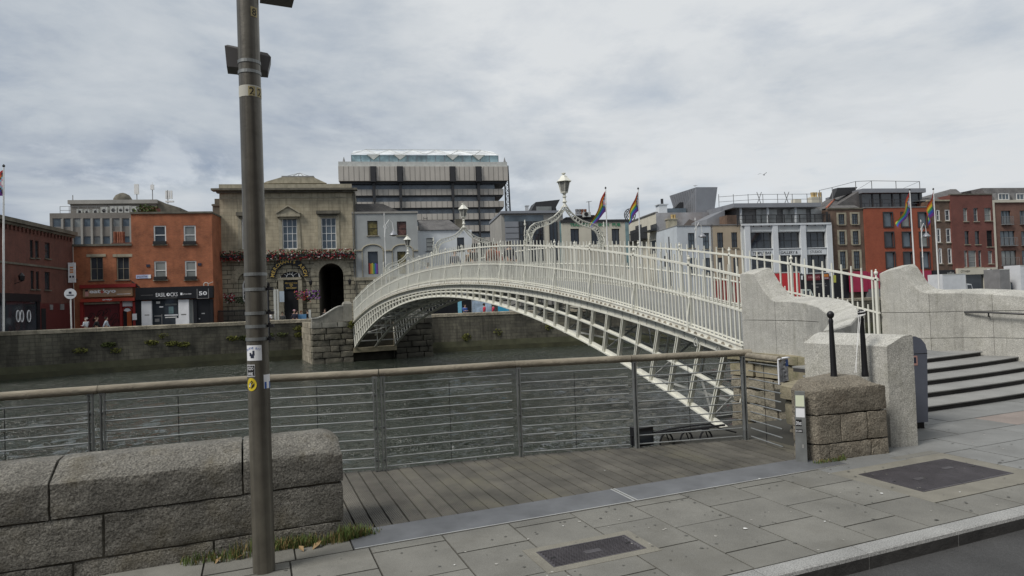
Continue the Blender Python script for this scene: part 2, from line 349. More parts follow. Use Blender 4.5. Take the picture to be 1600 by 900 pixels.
for i in range(nr+1):
    r = r0*(r1/r0)**(i/nr); fade = max(0., 1-i/nr)**.35
    for j in range(na+1):
        a = R(-38+(j/na)*128); x, y = r*math.sin(a), r*math.cos(a)
        u, v = x*.94+y*.34, -x*.34+y*.94
        h = noise.noise((u*.9, v*2.6, .3))*.085+noise.noise((u*2.2, v*6.2, 4.1))*.036+noise.noise((u*.3, v*.5, 9.))*.05
        g = .55+.9*max(0, min(1, .5+1.3*noise.noise((x*.11, y*.13, 2.))))
        wm.v.append((x, y, ZW+h*g*fade))
for i in range(nr):
    for j in range(na):
        a = i*(na+1)+j; wm.f.append((a, a+1, a+na+2, a+na+1)); wm.m.append(0)
obj('water', wm, M['water'], kind='structure', smooth=True)
obj('water', MB().quad((-400, 5, ZW-.12), (400, -20, ZW-.12), (400, 75, ZW-.12), (-400, 75, ZW-.12)), M['water'], kind='structure')

# ------------------------------------------------------------------ near bank: kerb frame (u along the kerb, v towards the river)
KA = R(3.1); KU = Vector((math.cos(KA), -math.sin(KA), 0)); KV = Vector((math.sin(KA), math.cos(KA), 0))
def K(u, v, z=0.): return KU*u + KV*v + Vector((0, 0, z))
class KM(MB):                                         # builder whose box corners are given in the kerb frame
    def kbox(s, u0, u1, v0, v1, z0, z1, mi=0):
        b = MB().box(u0, u1, v0, v1, z0, z1); return s.add([K(*q) for q in b.v], b.f, mi)
obj('ground', MB().quad(K(-300, -300, -.3), K(300, -300, -.3), K(300, 5.5, -.3), K(-300, 5.5, -.3)), M['asphalt'], kind='structure')
obj('road', MB().quad(K(-300, -9, -.12), K(300, -9, -.12), K(300, 3.5, -.12), K(-300, 3.5, -.12)), M['asphalt'], kind='structure')
foot = KM(); foot.kbox(-300, 300, 3.5, 5.66, -.28, -.012); foot.kbox(5.2, 60, 5.66, 7.6, -.28, -.0125)
pave = obj('pavement', foot, M['joint'], kind='structure')
rg = random.Random(3)
def slab(u0, u1, v0, v1, m, z=0.):
    g = .007; b = KM(); dz = rg.uniform(-.0015, .0015); b.kbox(u0+g, u1-g, v0+g, v1-g, -.05, z+dz); obj('paving_slab', b, m, pave)
# strips of staggered slabs running towards the river
for k in range(-3, 9):
    u0 = .8+.594*k; u1 = u0+.594; ev = (k % 2 == 0)
    v = 5.225; nxt = 5.09 if ev else 4.785
    if u0 > 5.5: v, nxt = 3.95, 3.572
    while v > 3.58:
        lo = max(nxt, 3.572)
        if not (u0 > 5.5 and lo < 5.1 and v > 3.95): slab(u0, u1, lo, v, M['slab'])
        v = lo; nxt -= .605
for k in range(9, 24):
    u0 = .8+.594*k; v = 3.95; nxt = 3.79 if k % 2 else 3.95
    for lo, hi in (((3.572, 3.95),) if k % 2 else ((3.572, 3.75), (3.75, 3.95))): slab(u0, u0+.594, lo, hi, M['slab'])
for i, (lo, hi) in enumerate(((3.95, 4.5), (4.5, 5.07), (5.07, 5.62), (5.62, 6.2), (6.2, 6.9))):
    u = 7.3+(.45 if i % 2 else 0) if i < 2 else 5.55+(.5 if i % 2 else 0)
    if i == 0 or i == 1: slab(7.3, u, lo, hi, M['slab_blue']) if u > 7.31 else None
    while u < 15:
        red = u > 9.2 and i in (2, 3) and u > 9.3
        if i >= 3 and u < 7.2: u += 1.18; continue
        slab(u, u+1.18, lo, hi, M['slab_red'] if red else M['slab_blue']); u += 1.18
for a, b in ((5.54, 6.6), (6.6, 7.3)): slab(a, b, 5.1, 5.225, M['slab'])
slab(5.54, 7.3, 3.95, 5.1, M['mortar'])
for a, b, lo, hi in ((-2.6, -1.4, 5.23, 5.6), (-1.4, -.4, 5.23, 5.6), (-.4, .25, 5.23, 5.6), (.25, .685, 5.23, 5.6)): slab(a, b, lo, hi, M['slab'])
# kerb stones
kerb = obj('kerb', KM().kbox(-300, 300, 3.44, 3.56, -.27, -.02), M['joint'], kind='structure')
u = -4.4
while u < 16:
    w = rg.uniform(.85, 1.05); b = MB(); g = .003
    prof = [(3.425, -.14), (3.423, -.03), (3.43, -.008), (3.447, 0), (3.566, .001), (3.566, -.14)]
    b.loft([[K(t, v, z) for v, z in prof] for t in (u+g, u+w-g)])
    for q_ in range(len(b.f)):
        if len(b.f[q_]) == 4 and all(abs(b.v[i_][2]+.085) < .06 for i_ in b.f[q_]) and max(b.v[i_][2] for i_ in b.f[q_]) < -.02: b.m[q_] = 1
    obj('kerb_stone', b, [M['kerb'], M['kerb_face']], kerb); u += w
# quay wall under the boardwalk and steps
obj('quay_wall', KM().kbox(-300, 7.2, 5.6, 5.68, -3.2, -.06), M['rubble'], kind='structure')

# ------------------------------------------------------------------ boardwalk deck
RAILP = [(-6.2, 8.3), (-4.4, 8.25), (-2.75, 8.17), (-1.12, 8.07), (.39, 7.9), (1.74, 7.5), (3.38, 7.25), (4.82, 6.83), (6.3, 6.42)]
def rail_y(x):
    for (a, b), (c, d) in zip(RAILP, RAILP[1:]):
        if a <= x <= c: return b+(d-b)*(x-a)/(c-a)
    return RAILP[0][1] if x < 0 else RAILP[-1][1]
deck = obj('boardwalk', KM().kbox(-7, 6.1, 5.66, 6.1, -.3, -.07), M['deck_dark'], kind='structure')
dj = MB()
for i in range(-40, 42):
    x = i*.15; dj.beam((x, 6, -.16), (x, rail_y(x)-.02, -.16), .05, .14)
pl = []
for i in range(-14, 37):
    u0 = .78+.15*i; g = .0075; c0 = K(u0+g, 5.665); c1 = K(u0+.15-g, 5.665)
    def end(u_):
        v = 5.7
        for _ in range(400):
            p = K(u_, v)
            if p.y > rail_y(p.x)+.05: break
            v += .01
        return v
    v1 = end(u0+.075)
    if u0 > 6.05: break
    b = KM(); dz = rg.uniform(-.002, .002); b.kbox(u0+g, u0+.15-g, 5.665, v1, -.045, -.004+dz)
    for vv in (5.85, 6.35, 6.85, 7.35):
        if vv < v1:
            for du in (.035, .115):
                q = K(u0+du, vv+rg.uniform(-.01, .01), -.003+dz); b.lathe(q, [(.006, 0), (.005, .0015)], 6, 1)
    obj('deck_board', b, [M['deck'], M['dark_iron']], deck)
obj('deck_joist', dj, M['deck_dark'], deck, kind='stuff')
obj('deck_edge_beam', MB().loft([[(x, rail_y(x)+o, z) for o, z in ((.06, -.02), (.12, -.02), (.12, -.26), (.06, -.26))] for x, _ in RAILP]), M['deck_dark'], deck)

# steel threshold plates
for i, (a, b_) in enumerate(((.69, 3.268), (3.29, 6.0))):
    b = KM(); b.kbox(a, b_, 5.24, 5.66, -.02, .0055); b.kbox(a, b_, 5.226, 5.239, -.02, .008, 1)
    b.kbox(b_ - (.016 if i == 0 else .0), b_+.003, 5.24, 5.66, -.02, .008, 1) if i == 0 else b.kbox(a-.003, a+.016, 5.24, 5.66, -.02, .008, 1)
    tag(obj('threshold_plate', b, [M['plate'], M['alu']], loc=K(a, 5.4)), ('long grey steel plate at the wall end of the boardwalk edge', 'long grey steel plate at the stone pier end of the boardwalk edge')[i], 'metal plate', 'steel plates between boardwalk and pavement')

# manhole covers
def cover(name, label, u0, u1, v0, v1, style):
    t = thing(name, label, 'manhole cover', K((u0+u1)/2, (v0+v1)/2), -KA)
    w, d = (u1-u0)/2, (v1-v0)/2; f = MB()
    for a in ((-w, w, -d, -d+.012), (-w, w, d-.012, d), (-w, -w+.012, -d+.012, d-.012), (w-.012, w, -d+.012, d-.012)): f.box(*a, -.02, .0045)
    obj('frame', f, M['cover'], t, local=True)
    p = MB(); p.box(-w+.015, w-.015, -d+.015, d-.015, -.02, .0025)
    obj('lid', p, M['cover'], t, local=True)
    s = MB()
    if style == 0:
        nx, ny = 34, 13
        for i in range(nx):
            for j in range(ny):
                x = -w+.03+(2*w-.06)*(i+.5*(j % 2))/nx; y = -d+.025+(2*d-.05)*j/(ny-1)
                if abs(x) < .07 and abs(y+.02) < .035: continue
                s.box(x-.008, x+.008, y-.0035, y+.0035, .0024, .0065)
        s.box(-.07, .07, -.05, .012, .0022, .0058)
    else:
        n = 52
        for i in range(n):
            x = -w+.03+(2*w-.06)*i/(n-1); s.box(x-.004, x+.004, -d+.03, d-.03, .0024, .0055)
        for x, y in ((-.3, -.05), (.3, .08)): s.box(x-.07, x+.07, y-.03, y+.03, .0024, .007)
    obj('tread_pattern', s, M['cover'], t, local=True, kind='stuff')
    for x in (-w+.07, w-.07): obj('key_hole', MB().box(x-.018, x+.018, -.008, .008, .002, .0069), M['black'], t, local=True)
    return t
cover('manhole_cover', 'narrow studded iron manhole cover in the front paving slabs', 1.94, 2.72, 4.215, 4.53, 0)
tm = KM()
for a in ((1.86, 2.8, 4.53, 4.61), (1.86, 2.8, 4.135, 4.215), (1.86, 1.94, 4.215, 4.53), (2.72, 2.8, 4.215, 4.53)): tm.kbox(*a, -.02, .0028)
obj('cover_surround', tm, M['mortar'], pave)
cover('manhole_cover', 'large square ribbed iron manhole cover beside the stone pier', 5.75, 7.07, 4.2, 4.9, 1)

# litter and droppings on the ground
sp = MB()
for px, py, r in ((1165, 827, .02), (1378, 772, .018), (880, 823, .008), (710, 884, .01), (945, 736, .01), (1289, 816, .012), (1187, 749, .014), (1500, 770, .01)):
    d = ray(px, py); p = CAM + d*(-EYE/d.z)
    n = 9; ring = [p+Vector((math.cos(k*6.283/n)*r*rg.uniform(.5, 1.1), math.sin(k*6.283/n)*r*rg.uniform(.5, 1.1), .0085)) for k in range(n)]
    sp.v += [tuple(q) for q in ring]; o = len(sp.v)-n; sp.f.append(tuple(range(o, o+n))); sp.m.append(0)
obj('bird_droppings', sp, M['spot'], kind='stuff'); tag(bpy.data.objects['bird_droppings'], 'white bird droppings and gum spots on the paving', 'droppings')

gm_ = MB()
for i in range(420):
    u = rg.uniform(-1.5, 13); v = rg.uniform(3.6, 5.2 if u < 6 else 6.3); r = rg.uniform(.006, .016); c = K(u, v, .0042 if not (5.54 < u < 7.3) else .0095); n = 7
    gm_.v += [tuple(c+Vector((math.cos(k*6.283/n)*r*rg.uniform(.7, 1.1), math.sin(k*6.283/n)*r*rg.uniform(.7, 1.1), 0))) for k in range(n)]; o = len(gm_.v)-n; gm_.f.append(tuple(range(o, o+n))); gm_.m.append(0 if rg.random() < .75 else 1)
tag(obj('gum_spots', gm_, [plain('old_gum', (.1, .1, .09), .8), plain('pale_gum', (.36, .35, .32), .8)], kind='stuff'), 'dark and pale chewing gum spots on the paving', 'gum spots')
# unseen terrace across the street behind the viewpoint, added to block sky light
tb = thing('shading_terrace', 'unseen brick terrace behind the viewpoint, added to shade the faces towards it', 'building', K(0, -14)); w_ = KM(); w_.kbox(-60, 60, -26, -14, -.12, 13.5); obj('wall', w_, mat('terrace_brick', (.16, .09, .065), .9, .2), tb)
w_ = KM()
for i in range(-19, 20):
    for k_ in range(3): w_.kbox(i*3-.55, i*3+.55, -13.99, -13.97, 4.2+3.1*k_, 6+3.1*k_)
obj('window_panes', w_, M['glass'], tb, kind='stuff')
# ------------------------------------------------------------------ the footbridge (deck axis along Y)
BX0, BX1, BY0, BY1, BYC = 10.7, 14.2, 11.15, 54.45, 32.8
def tt(y): return (y-BYC)/20
def z_top(y): t = tt(y); return 4.57-1.667*t*t-.165*t**4
def z_mid(y): t = tt(y); return 3.835-1.73*t*t-.148*t**4
def z_ft(y): t = tt(y); return 3.15-1.75*t*t-.19*t**4
def z_fb(y): t = tt(y); return 2.95-1.58*t*t-.28*t**4
def z_lt(y): t = tt(y); return 2.733-1.758*t*t-.114*t**4
def z_lm(y): t = tt(y); return 2.586-2.196*t*t-.314*t**4
def z_lb(y): t = tt(y); return 2.34-2.954*t*t-.208*t**4
bridge = thing('footbridge', 'white painted cast iron arched footbridge spanning the river', 'bridge', (12.45, BYC, ZW))
def ys(n=90, a=BY0, b=BY1): return [a+(b-a)*i/n for i in range(n+1)]
def strip(mb, x0, x1, f0, f1, yl, mi=0): return mb.loft([[(x0, y, f0(y)), (x1, y, f0(y)), (x1, y, f1(y)), (x0, y, f1(y))] for y in yl], True, True, mi)
NP = 57; PYS = [BY0+.12+(BY1-BY0-.24)*i/NP for i in range(NP+1)]
def slope(f, y): return (f(y+.05)-f(y-.05))/.1
for xi, X in enumerate((BX0+.06, 12.45, BX1-.06)):
    r = MB()
    strip(r, X-.1, X+.1, lambda y: z_lb(y)-.005, lambda y: z_lb(y)+.035, ys()); strip(r, X-.03, X+.03, lambda y: z_lb(y)+.036, lambda y: z_lb(y)+.12, ys())
    strip(r, X-.075, X+.075, lambda y: z_lm(y)-.02, lambda y: z_lm(y)+.02, ys()); strip(r, X-.028, X+.028, lambda y: z_lm(y)-.06, lambda y: z_lm(y)-.021, ys()); strip(r, X-.028, X+.028, lambda y: z_lm(y)+.021, lambda y: z_lm(y)+.05, ys())
    strip(r, X-.03, X+.03, lambda y: z_lt(y)-.02, lambda y: z_fb(y)-.012, ys()); strip(r, X-.07, X+.07, lambda y: z_lt(y)-.03, lambda y: z_lt(y)+.012, ys())
    rib = obj('arch_rib', r, M['white'], bridge)
    if xi == 0:
        st = MB()
        for i in range(NP*2):
            y = BY0+.2+(BY1-BY0-.4)*i/(NP*2-1); st.box(X-.042, X-.031, y-.012, y+.012, z_lt(y)+.014, z_fb(y)-.03)
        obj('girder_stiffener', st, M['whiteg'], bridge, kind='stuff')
    for i, y in enumerate(PYS):
        if xi == 1 and i % 2: continue
        s = slope(z_lb, y); h = z_lt(y)-z_lb(y); k = 1/(1+s*s); dy = -s*h*k; yt = y+dy; p = MB()
        a = Vector((X, y, z_lb(y)+.03)); b = Vector((X, yt, z_lt(yt)))
        if xi == 0:
            e = Vector((0, 1, 0))*.038; o_ = Vector((-.03, 0, 0))
            p.beam(a-e+o_, b-e+o_, .11, .026, (0, 1, 0)); p.beam(a+e+o_, b+e+o_, .11, .026, (0, 1, 0)); p.beam(a, b, .03, .066, (0, 1, 0))
        else: p.beam(a, b, .06, .06, (0, 1, 0))
        obj('lattice_post', p, M['white'], rib)
# bolts along the lower chord joints
bl = MB()
for i in range(0, NP, 2):
    y = PYS[i]; bl.lathe((BX0+.06, y, z_lb(y)-.045), [(.04, 0), (.05, .02), (.04, .045)], 8)
    bl.beam((BX0-.05, y, z_lb(y)+.02), (BX0+.17, y, z_lb(y)+.02), .07, .07)
obj('chord_joint', bl, M['white'], bridge, kind='stuff')
for i in range(1, NP, 3):                          # cross beams and bracing under the deck
    y = PYS[i]; s = slope(z_lb, y); yt = y-s*(z_lt(y)-z_lb(y))/(1+s*s)
    for k in range(2):
        xa, xb = (BX0+.1, 12.4) if k == 0 else (12.5, BX1-.1)
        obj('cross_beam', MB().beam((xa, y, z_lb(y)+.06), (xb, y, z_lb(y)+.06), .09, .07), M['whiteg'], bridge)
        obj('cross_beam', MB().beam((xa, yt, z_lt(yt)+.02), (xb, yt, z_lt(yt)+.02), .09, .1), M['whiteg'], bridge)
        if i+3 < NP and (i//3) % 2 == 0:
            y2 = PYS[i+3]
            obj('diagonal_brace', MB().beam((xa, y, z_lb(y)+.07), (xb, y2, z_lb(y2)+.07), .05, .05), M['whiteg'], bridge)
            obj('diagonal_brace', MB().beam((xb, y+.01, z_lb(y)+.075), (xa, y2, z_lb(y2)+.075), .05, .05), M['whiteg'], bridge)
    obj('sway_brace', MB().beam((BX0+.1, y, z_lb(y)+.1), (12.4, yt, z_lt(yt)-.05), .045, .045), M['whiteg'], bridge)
dk = MB(); yl = [8.3, 9.3, 10.2]+ys()
strip(dk, BX0+.12, BX1-.12, lambda y: z_ft(y)-.2 if y > 11 else .3, lambda y: z_ft(y)-.06 if y > 11 else .5+(y-8.3)/2.7*.25, yl)
obj('walkway_deck', dk, M['slab_blue'], bridge)
RB = 0
for side, X in ((-1, BX0), (1, BX1)):
    fa = MB(); ya, yb = (BY0-.35, BY1+.1)
    strip(fa, X+side*.02, X+side*.09, lambda y: z_fb(y)+.01, lambda y: z_ft(y)-.012, ys(90, ya, yb)); strip(fa, X-side*.05, X+side*.14, lambda y: z_fb(y)-.022, lambda y: z_fb(y)+.009, ys(90, ya, yb))
    strip(fa, X-side*.0, X+side*.11, lambda y: z_ft(y)-.011, lambda y: z_ft(y)+.012, ys(90, ya, yb))
    obj('fascia', fa, M['white_fascia'], bridge)
    bk = MB()
    n = 190
    for i in range(n):
        y = BY0+(BY1-BY0)*i/(n-1)
        bk.prism([(y-.05, z_fb(y-.05)+.012), (y+.05, z_fb(y+.05)+.012), (y+.012, z_fb(y)+.065), (y-.012, z_fb(y)+.065)], X+side*.091, X+side*.125, 'x')
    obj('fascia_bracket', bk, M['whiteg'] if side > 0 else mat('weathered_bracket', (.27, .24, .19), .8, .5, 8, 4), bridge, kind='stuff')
    ya = 10.78 if side < 0 else 10.06
    rl = MB(); yr = ys(100, ya, BY1+.15)
    zt = lambda y: z_top(y); zm = lambda y: z_mid(y)
    strip(rl, X-.03, X+.03, lambda y: zt(y)-.03, lambda y: zt(y)+.008, yr); strip(rl, X-.02, X+.02, lambda y: zt(y)+.009, lambda y: zt(y)+.026, yr)
    strip(rl, X-.025, X+.025, lambda y: zm(y)-.022, lambda y: zm(y)+.018, yr)
    strip(rl, X-.02, X+.02, lambda y: z_ft(y)+.05, lambda y: z_ft(y)+.08, yr)
    rail = obj('railing', rl, M['white'], bridge)
    db = MB(); y = ya+.16; i = 0; posts = [12.55+2.272*k for k in range(19)]
    if side > 0: posts = [10.12]+posts
    while y < BY1+.05:
        tall = i % 2 == 0
        near_post = any(abs(y-q) < .07 for q in posts)
        zb = z_ft(y)+.01 if y > 11 else .45
        if tall and not near_post:
            b = MB(); w = .017
            b.box(X-w, X+w, y-w, y+w, zb, zt(y)+.04)
            b.loft([[(X+a*.017, y+c*.017, zt(y)+.041) for a, c in ((-1, -1), (1, -1), (1, 1), (-1, 1))], [(X+a*.013, y+c*.013, zt(y)+.2) for a, c in ((-1, -1), (1, -1), (1, 1), (-1, 1))]])
            obj('baluster', b, M['white'], rail)
        elif not tall:
            w = .0165; db.box(X-w, X+w, y-w, y+w, zb, zm(y)+.03); db.box(X-.013, X+.013, y-.013, y+.013, zm(y)+.031, zm(y)+.14)
        y += .1352; i += 1
    obj('dog_bar', db, M['white'], bridge, kind='stuff')
    for q in posts:
        if q > BY1: continue
        b = MB(); zb = z_ft(q)+.01 if q > 11 else .45
        b.box(X-.03, X+.03, q-.03, q+.03, zb, zt(q)+.03)
        b.lathe((X, q, zt(q)+.03), [(.034, 0), (.022, .02), (.022, .06), (.04, .085), (.047, .115), (.038, .145), (.017, .16), (.024, .185), (.008, .205)], 10)
        obj('rail_post', b, M['white'], rail)
        if q > 11.5:
            b = MB(); o = X+side*.12
            b.tube([(o, q, z_fb(q)+.01), (o, q, z_ft(q)+.22), (X+side*.1, q, z_ft(q)+.33), (X+side*.035, q, zm(q)-.12), (X+side*.05, q, zm(q)-.04), (X+side*.02, q, zm(q)-.02)], .022, 8)
            obj('rail_brace', b, M['white'], rail, smooth=True)
# lamp arches across the walkway
def arch_pts(n=40):                                # outer curve of half an arch (distance from foot, height above rail)
    A = [(.05, .0), (.04, .30), (.10, .56), (.22, .76), (.42, .90), (.70, .97), (1.0, 1.05), (1.27, 1.19), (1.48, 1.36), (1.63, 1.52), (1.72, 1.66)]
    B = [(.24, .0), (.25, .32), (.33, .52), (.45, .66), (.62, .74), (.85, .80), (1.12, .90), (1.36, 1.05), (1.52, 1.20), (1.63, 1.33), (1.70, 1.42)]
    return A, B
def lamp_arch(yc, k):
    A, B = arch_pts(); zr = z_top(yc)-.05; m = MB(); mid = (BX0+BX1)/2; rings = MB()
    for sgn, xf in ((1, BX0), (-1, BX1)):
        sc_ = (mid-BX0)/1.75
        def P(q): return (xf+sgn*q[0]*sc_, yc, zr+q[1])
        for crv in (A, B):
            for p, q in zip(crv, crv[1:]): m.beam(P(p), P(q), .07, .032, (0, 0, 1))
        # solid web strips beside round perforations
        for i in range(1, len(A)-1):
            for f in (0, .5):
                pa = [A[i][c]*(1-f)+A[i+1][c]*f for c in (0, 1)]; pb = [B[i][c]*(1-f)+B[i+1][c]*f for c in (0, 1)]
                c = Vector(P(((pa[0]+pb[0])/2, (pa[1]+pb[1])/2))); r = math.hypot(pa[0]-pb[0], pa[1]-pb[1])/2
                d = Vector(P(pa))-Vector(P(pb)); d.normalize(); e = Vector((0, 1, 0)).cross(d)
                rings.tube([c+(d*math.cos(a)+e*math.sin(a))*r*.82 for a in [j*math.pi/6 for j in range(13)]], .016, 5, cap=False)
        # scrolled foot
        for z0, r, dx in ((.13, .10, .14), (.36, .085, .15), (.56, .07, .1)):
            c = Vector(P((dx, z0))); rings.tube([c+Vector((math.cos(a)*r*(1-j*.018), 0, math.sin(a)*r*(1-j*.018))) for j, a in [(j, j*math.pi/6) for j in range(17)]], .016, 5)
        for z0 in (.05, .22, .42): m.beam(P((-.06, z0)), P((.3, z0+.1)), .05, .02)
        m.tube([P((-.02, -.1)), P((-.03, .55)), P((.02, .8))], .018, 6)
        rings.lathe(P((-.0, .8)), [(.03, 0), (.045, .06), (.02, .12), (.03, .16), (.008, .22)], 8)
        for s2 in (-1, 1): rings.tube([P((.1, .0)), (P((.1, 0))[0], yc+s2*.2, zr+.05), (P((.1, 0))[0], yc+s2*.16, zr+.3), (P((.12, 0))[0], yc+s2*.02, zr+.5)], .014, 5)
    rings.tube([(mid-.2, yc, zr+1.36), (mid, yc, zr+1.5), (mid+.2, yc, zr+1.36)], .02, 6)
    la = obj('lamp_arch', m, M['white'], bridge)
    la['label'] = ('nearest scrolled lamp arch with tall lantern', 'middle scrolled lamp arch at the crown', 'far scrolled lamp arch')[k]
    obj('arch_tracery', rings, M['white'], la, smooth=True, kind='stuff')
    zc = zr+1.55; s = MB()
    s.lathe((mid, yc, zc), [(.1, 0), (.06, .06), (.05, .16), (.1, .2), (.06, .25), (.05, .36), (.085, .4), (.05, .44), (.06, .5), (.11, .56), (.05, .58)], 12)
    obj('lantern_stem', s, M['white'], la, smooth=True)
    z1 = zc+.58; g = MB(); f = MB(); n = 6
    def hexr(r, z): return [(mid+r*math.cos(R(60*j+10)), yc+r*math.sin(R(60*j+10)), z) for j in range(n)]
    g.loft([hexr(.13, z1), hexr(.225, z1+.4)]); obj('lantern_pane', g, M['lantern'], la)
    for j in range(n): f.beam(hexr(.14, z1-.005)[j], hexr(.238, z1+.4)[j], .022, .022)
    f.loft([hexr(.15, z1-.03), hexr(.15, z1)]); f.loft([hexr(.31, z1+.40), hexr(.30, z1+.425), hexr(.16, z1+.56), hexr(.13, z1+.62), hexr(.05, z1+.66)])
    f.lathe((mid, yc, z1+.66), [(.05, 0), (.04, .03), (.08, .05), (.085, .08), (.03, .1)], 10)
    obj('lantern_frame', f, M['white'], la)
M['lantern'] = glass_mat('lantern_glass', (.2, .2, .185), .2)
for k, yc in enumerate((21.6, 32.6, 43.7)): lamp_arch(yc, k)
# a coil of hoist ring hanging from the girder at the near end
cr = MB()
for y in (12.35, 11.6):
    c = Vector((BX0-.06, y, z_lt(y)+.02)); cr.tube([c+Vector((0, math.cos(a)*.06, math.sin(a)*.1)) for a in [j*math.pi/8 for j in range(17)]], .012, 6)
obj('hoist_ring', cr, M['whiteg'], bridge, smooth=True)
# ------------------------------------------------------------------ bridge head: steps, wing walls, abutment
M['tread'] = mat('worn_step_stone', (.25, .25, .24), .8, .15, 1.6, 8, bump=.1, bscale=90, speck=.25, sscale=140, rnd=.04); M['riser'] = mat('dark_step_riser', (.045, .043, .042), .8, .3, 3, 7)  # riser colour takes in the nosing's shadow as well as dirt
steps = thing('stone_steps', 'five shallow curved stone steps rising between the granite wing walls', 'steps', (12.4, 7.3, 0))
SY = [6.28, 6.76, 7.22, 7.72, 8.28]
for i, y in enumerate(SY):
    b = MB(); z0, z1 = .1*i, .1*(i+1); xs = [8.6+i*.35+(16.2-i*.3-(8.6+i*.35))*k/14 for k in range(15)]
    def yc(x, y=y): return y+.028*(x-12.4)**2*(.6 if x > 12.4 else .45)-.05
    b.loft([[(x, yc(x)-.02, z1-.028), (x, yc(x)-.025, z1-.01), (x, yc(x)-.01, z1), (x, yc(x)+.62, z1), (x, yc(x)+.62, z1-.03)] for x in xs])
    st_ = obj('step', b, M['tread'], steps); b = MB(); b.loft([[(x, yc(x)+.02, z1-.031), (x, yc(x)+.6, z1-.031), (x, yc(x)+.6, z1-.1), (x, yc(x)+.02, z1-.1)] for x in xs]); obj('riser', b, M['riser'], st_)
obj('landing', MB().box(10.9, 15.2, 8.85, 11.2, -.2, .497), M['slab_blue'], steps)
obj('step_core', MB().box(9.6, 15.8, 7.3, 9.0, -.3, .085), M['joint'], steps)

def wing(name, label, st, zb, joints, levels=(-.2, .78, 1.36, 9)):
    """st: stations (outer x, y, z) (inner x, y, z); the coping slopes to the outer face"""
    t = thing(name, label, 'wall', (st[0][0][0], st[0][0][1], 0)); segs = []
    cur = 0
    for j in list(joints)+[len(st)-1]:
        segs.append((cur, j)); cur = j
    for a, e in segs:
        b = MB(); secs = []
        for k in range(a, e+1):
            (xo, yo, zo), (xi, yi, zi) = st[k]; o = Vector((xo, yo, 0)); i = Vector((xi, yi, 0))
            if k == a and a > 0:
                n_ = Vector(st[k+1][0][:2]+(0,))-o; n_.normalize(); o = o+n_*.012; i = i+n_*.012
            pts = [o+Vector((0, 0, zb)), o+Vector((0, 0, zo-.015))]
            for f, h in ((.02, 0), (.25, .3), (.5, .62), (.75, .9), (.97, 1.)):
                q = o.lerp(i, f); pts.append(Vector((q.x, q.y, zo+(zi-zo)*h)))
            pts += [i+Vector((0, 0, zi-.02)), i+Vector((0, 0, zb))]
            secs.append(pts)
        lowest = min(max(p.z for p in s_) for s_ in secs); lv = [q_ for q_ in levels if q_ < lowest-.15]+[9]
        for lo, hi in zip(lv, lv[1:]):
            c = MB(); c.loft([[Vector((p.x, p.y, min(max(p.z, lo+.006), hi-.005))) for p in s_] for s_ in secs]); obj('wall_stone', c, M['granite'], t)
    return t
wl = [((10.6, 10.76, 2.36), (11.1, 10.76, 2.46)), ((10.6, 10.55, 2.36), (11.1, 10.55, 2.48)), ((10.6, 10.36, 2.34), (11.1, 10.36, 2.46)), ((10.6, 10.30, 2.24), (11.1, 10.28, 2.36)), ((10.6, 10.2, 2.08), (11.1, 10.16, 2.18)), ((10.6, 10.08, 1.93), (11.1, 10.02, 2.02)), ((10.6, 9.95, 1.80), (11.1, 9.88, 1.88)), ((10.6, 9.84, 1.74), (11.1, 9.74, 1.82)),
      ((10.585, 9.4, 1.73), (11.08, 9.35, 1.81)), ((10.46, 8.95, 1.69), (10.93, 8.78, 1.785)), ((10.2, 8.45, 1.62), (10.6, 8.15, 1.72)), ((9.8, 7.95, 1.52), (10.1, 7.58, 1.62)), ((9.25, 7.45, 1.4), (9.45, 7.05, 1.51)), ((8.5, 6.98, 1.29), (8.65, 6.6, 1.4)), ((7.8, 6.72, 1.24), (7.95, 6.36, 1.36))]
wing('wing_wall', 'pale granite wing wall with tall pier at the left of the bridge steps', wl, .63, (7, 10), (-.2, 1.36 if 0 else 1.34, 9))
wr = [((14.3, 10.1, 2.28), (14.8, 10.1, 2.40)), ((14.3, 9.8, 2.36), (14.8, 9.8, 2.46)), ((14.3, 9.58, 2.38), (14.8, 9.58, 2.47)), ((14.31, 9.52, 2.28), (14.81, 9.5, 2.38)), ((14.33, 9.43, 2.1), (14.84, 9.4, 2.18)), ((14.36, 9.32, 1.94), (14.86, 9.3, 2.0)), ((14.4, 9.2, 1.82), (14.9, 9.16, 1.88)), ((14.46, 9.08, 1.78), (14.96, 9.0, 1.85)),
      ((14.95, 8.66, 1.765), (15.4, 8.5, 1.845)), ((15.2, 8.2, 1.72), (15.68, 8.02, 1.80)), ((15.32, 7.6, 1.65), (15.84, 7.55, 1.73)), ((15.5, 7.0, 1.56), (16.0, 6.85, 1.64)), ((15.9, 6.4, 1.46), (16.3, 6.1, 1.54)), ((16.6, 5.9, 1.34), (16.85, 5.5, 1.42)), ((17.5, 5.6, 1.24), (17.6, 5.15, 1.34))]
wing('wing_wall', 'pale granite wing wall with black handrail at the right of the steps', wr, -.1, (7, 9, 11))
hb = MB(); hp = [(14.93, 8.62, 1.34), (15.06, 8.2, 1.335), (15.18, 7.6, 1.29), (15.33, 7.05, 1.22), (15.7, 6.4, 1.12)]
hb.tube(hp, .021, 8)
for p in (hp[1], hp[3]): hb.tube([p, (p[0]+.03, p[1]+.02, p[2]-.09), (p[0]+.16, p[1]+.06, p[2]-.09)], .014, 6)
tag(obj('handrail', hb, M['dark_iron'], smooth=True, loc=hp[2]), 'thin black handrail fixed to the right granite wing wall', 'handrail')

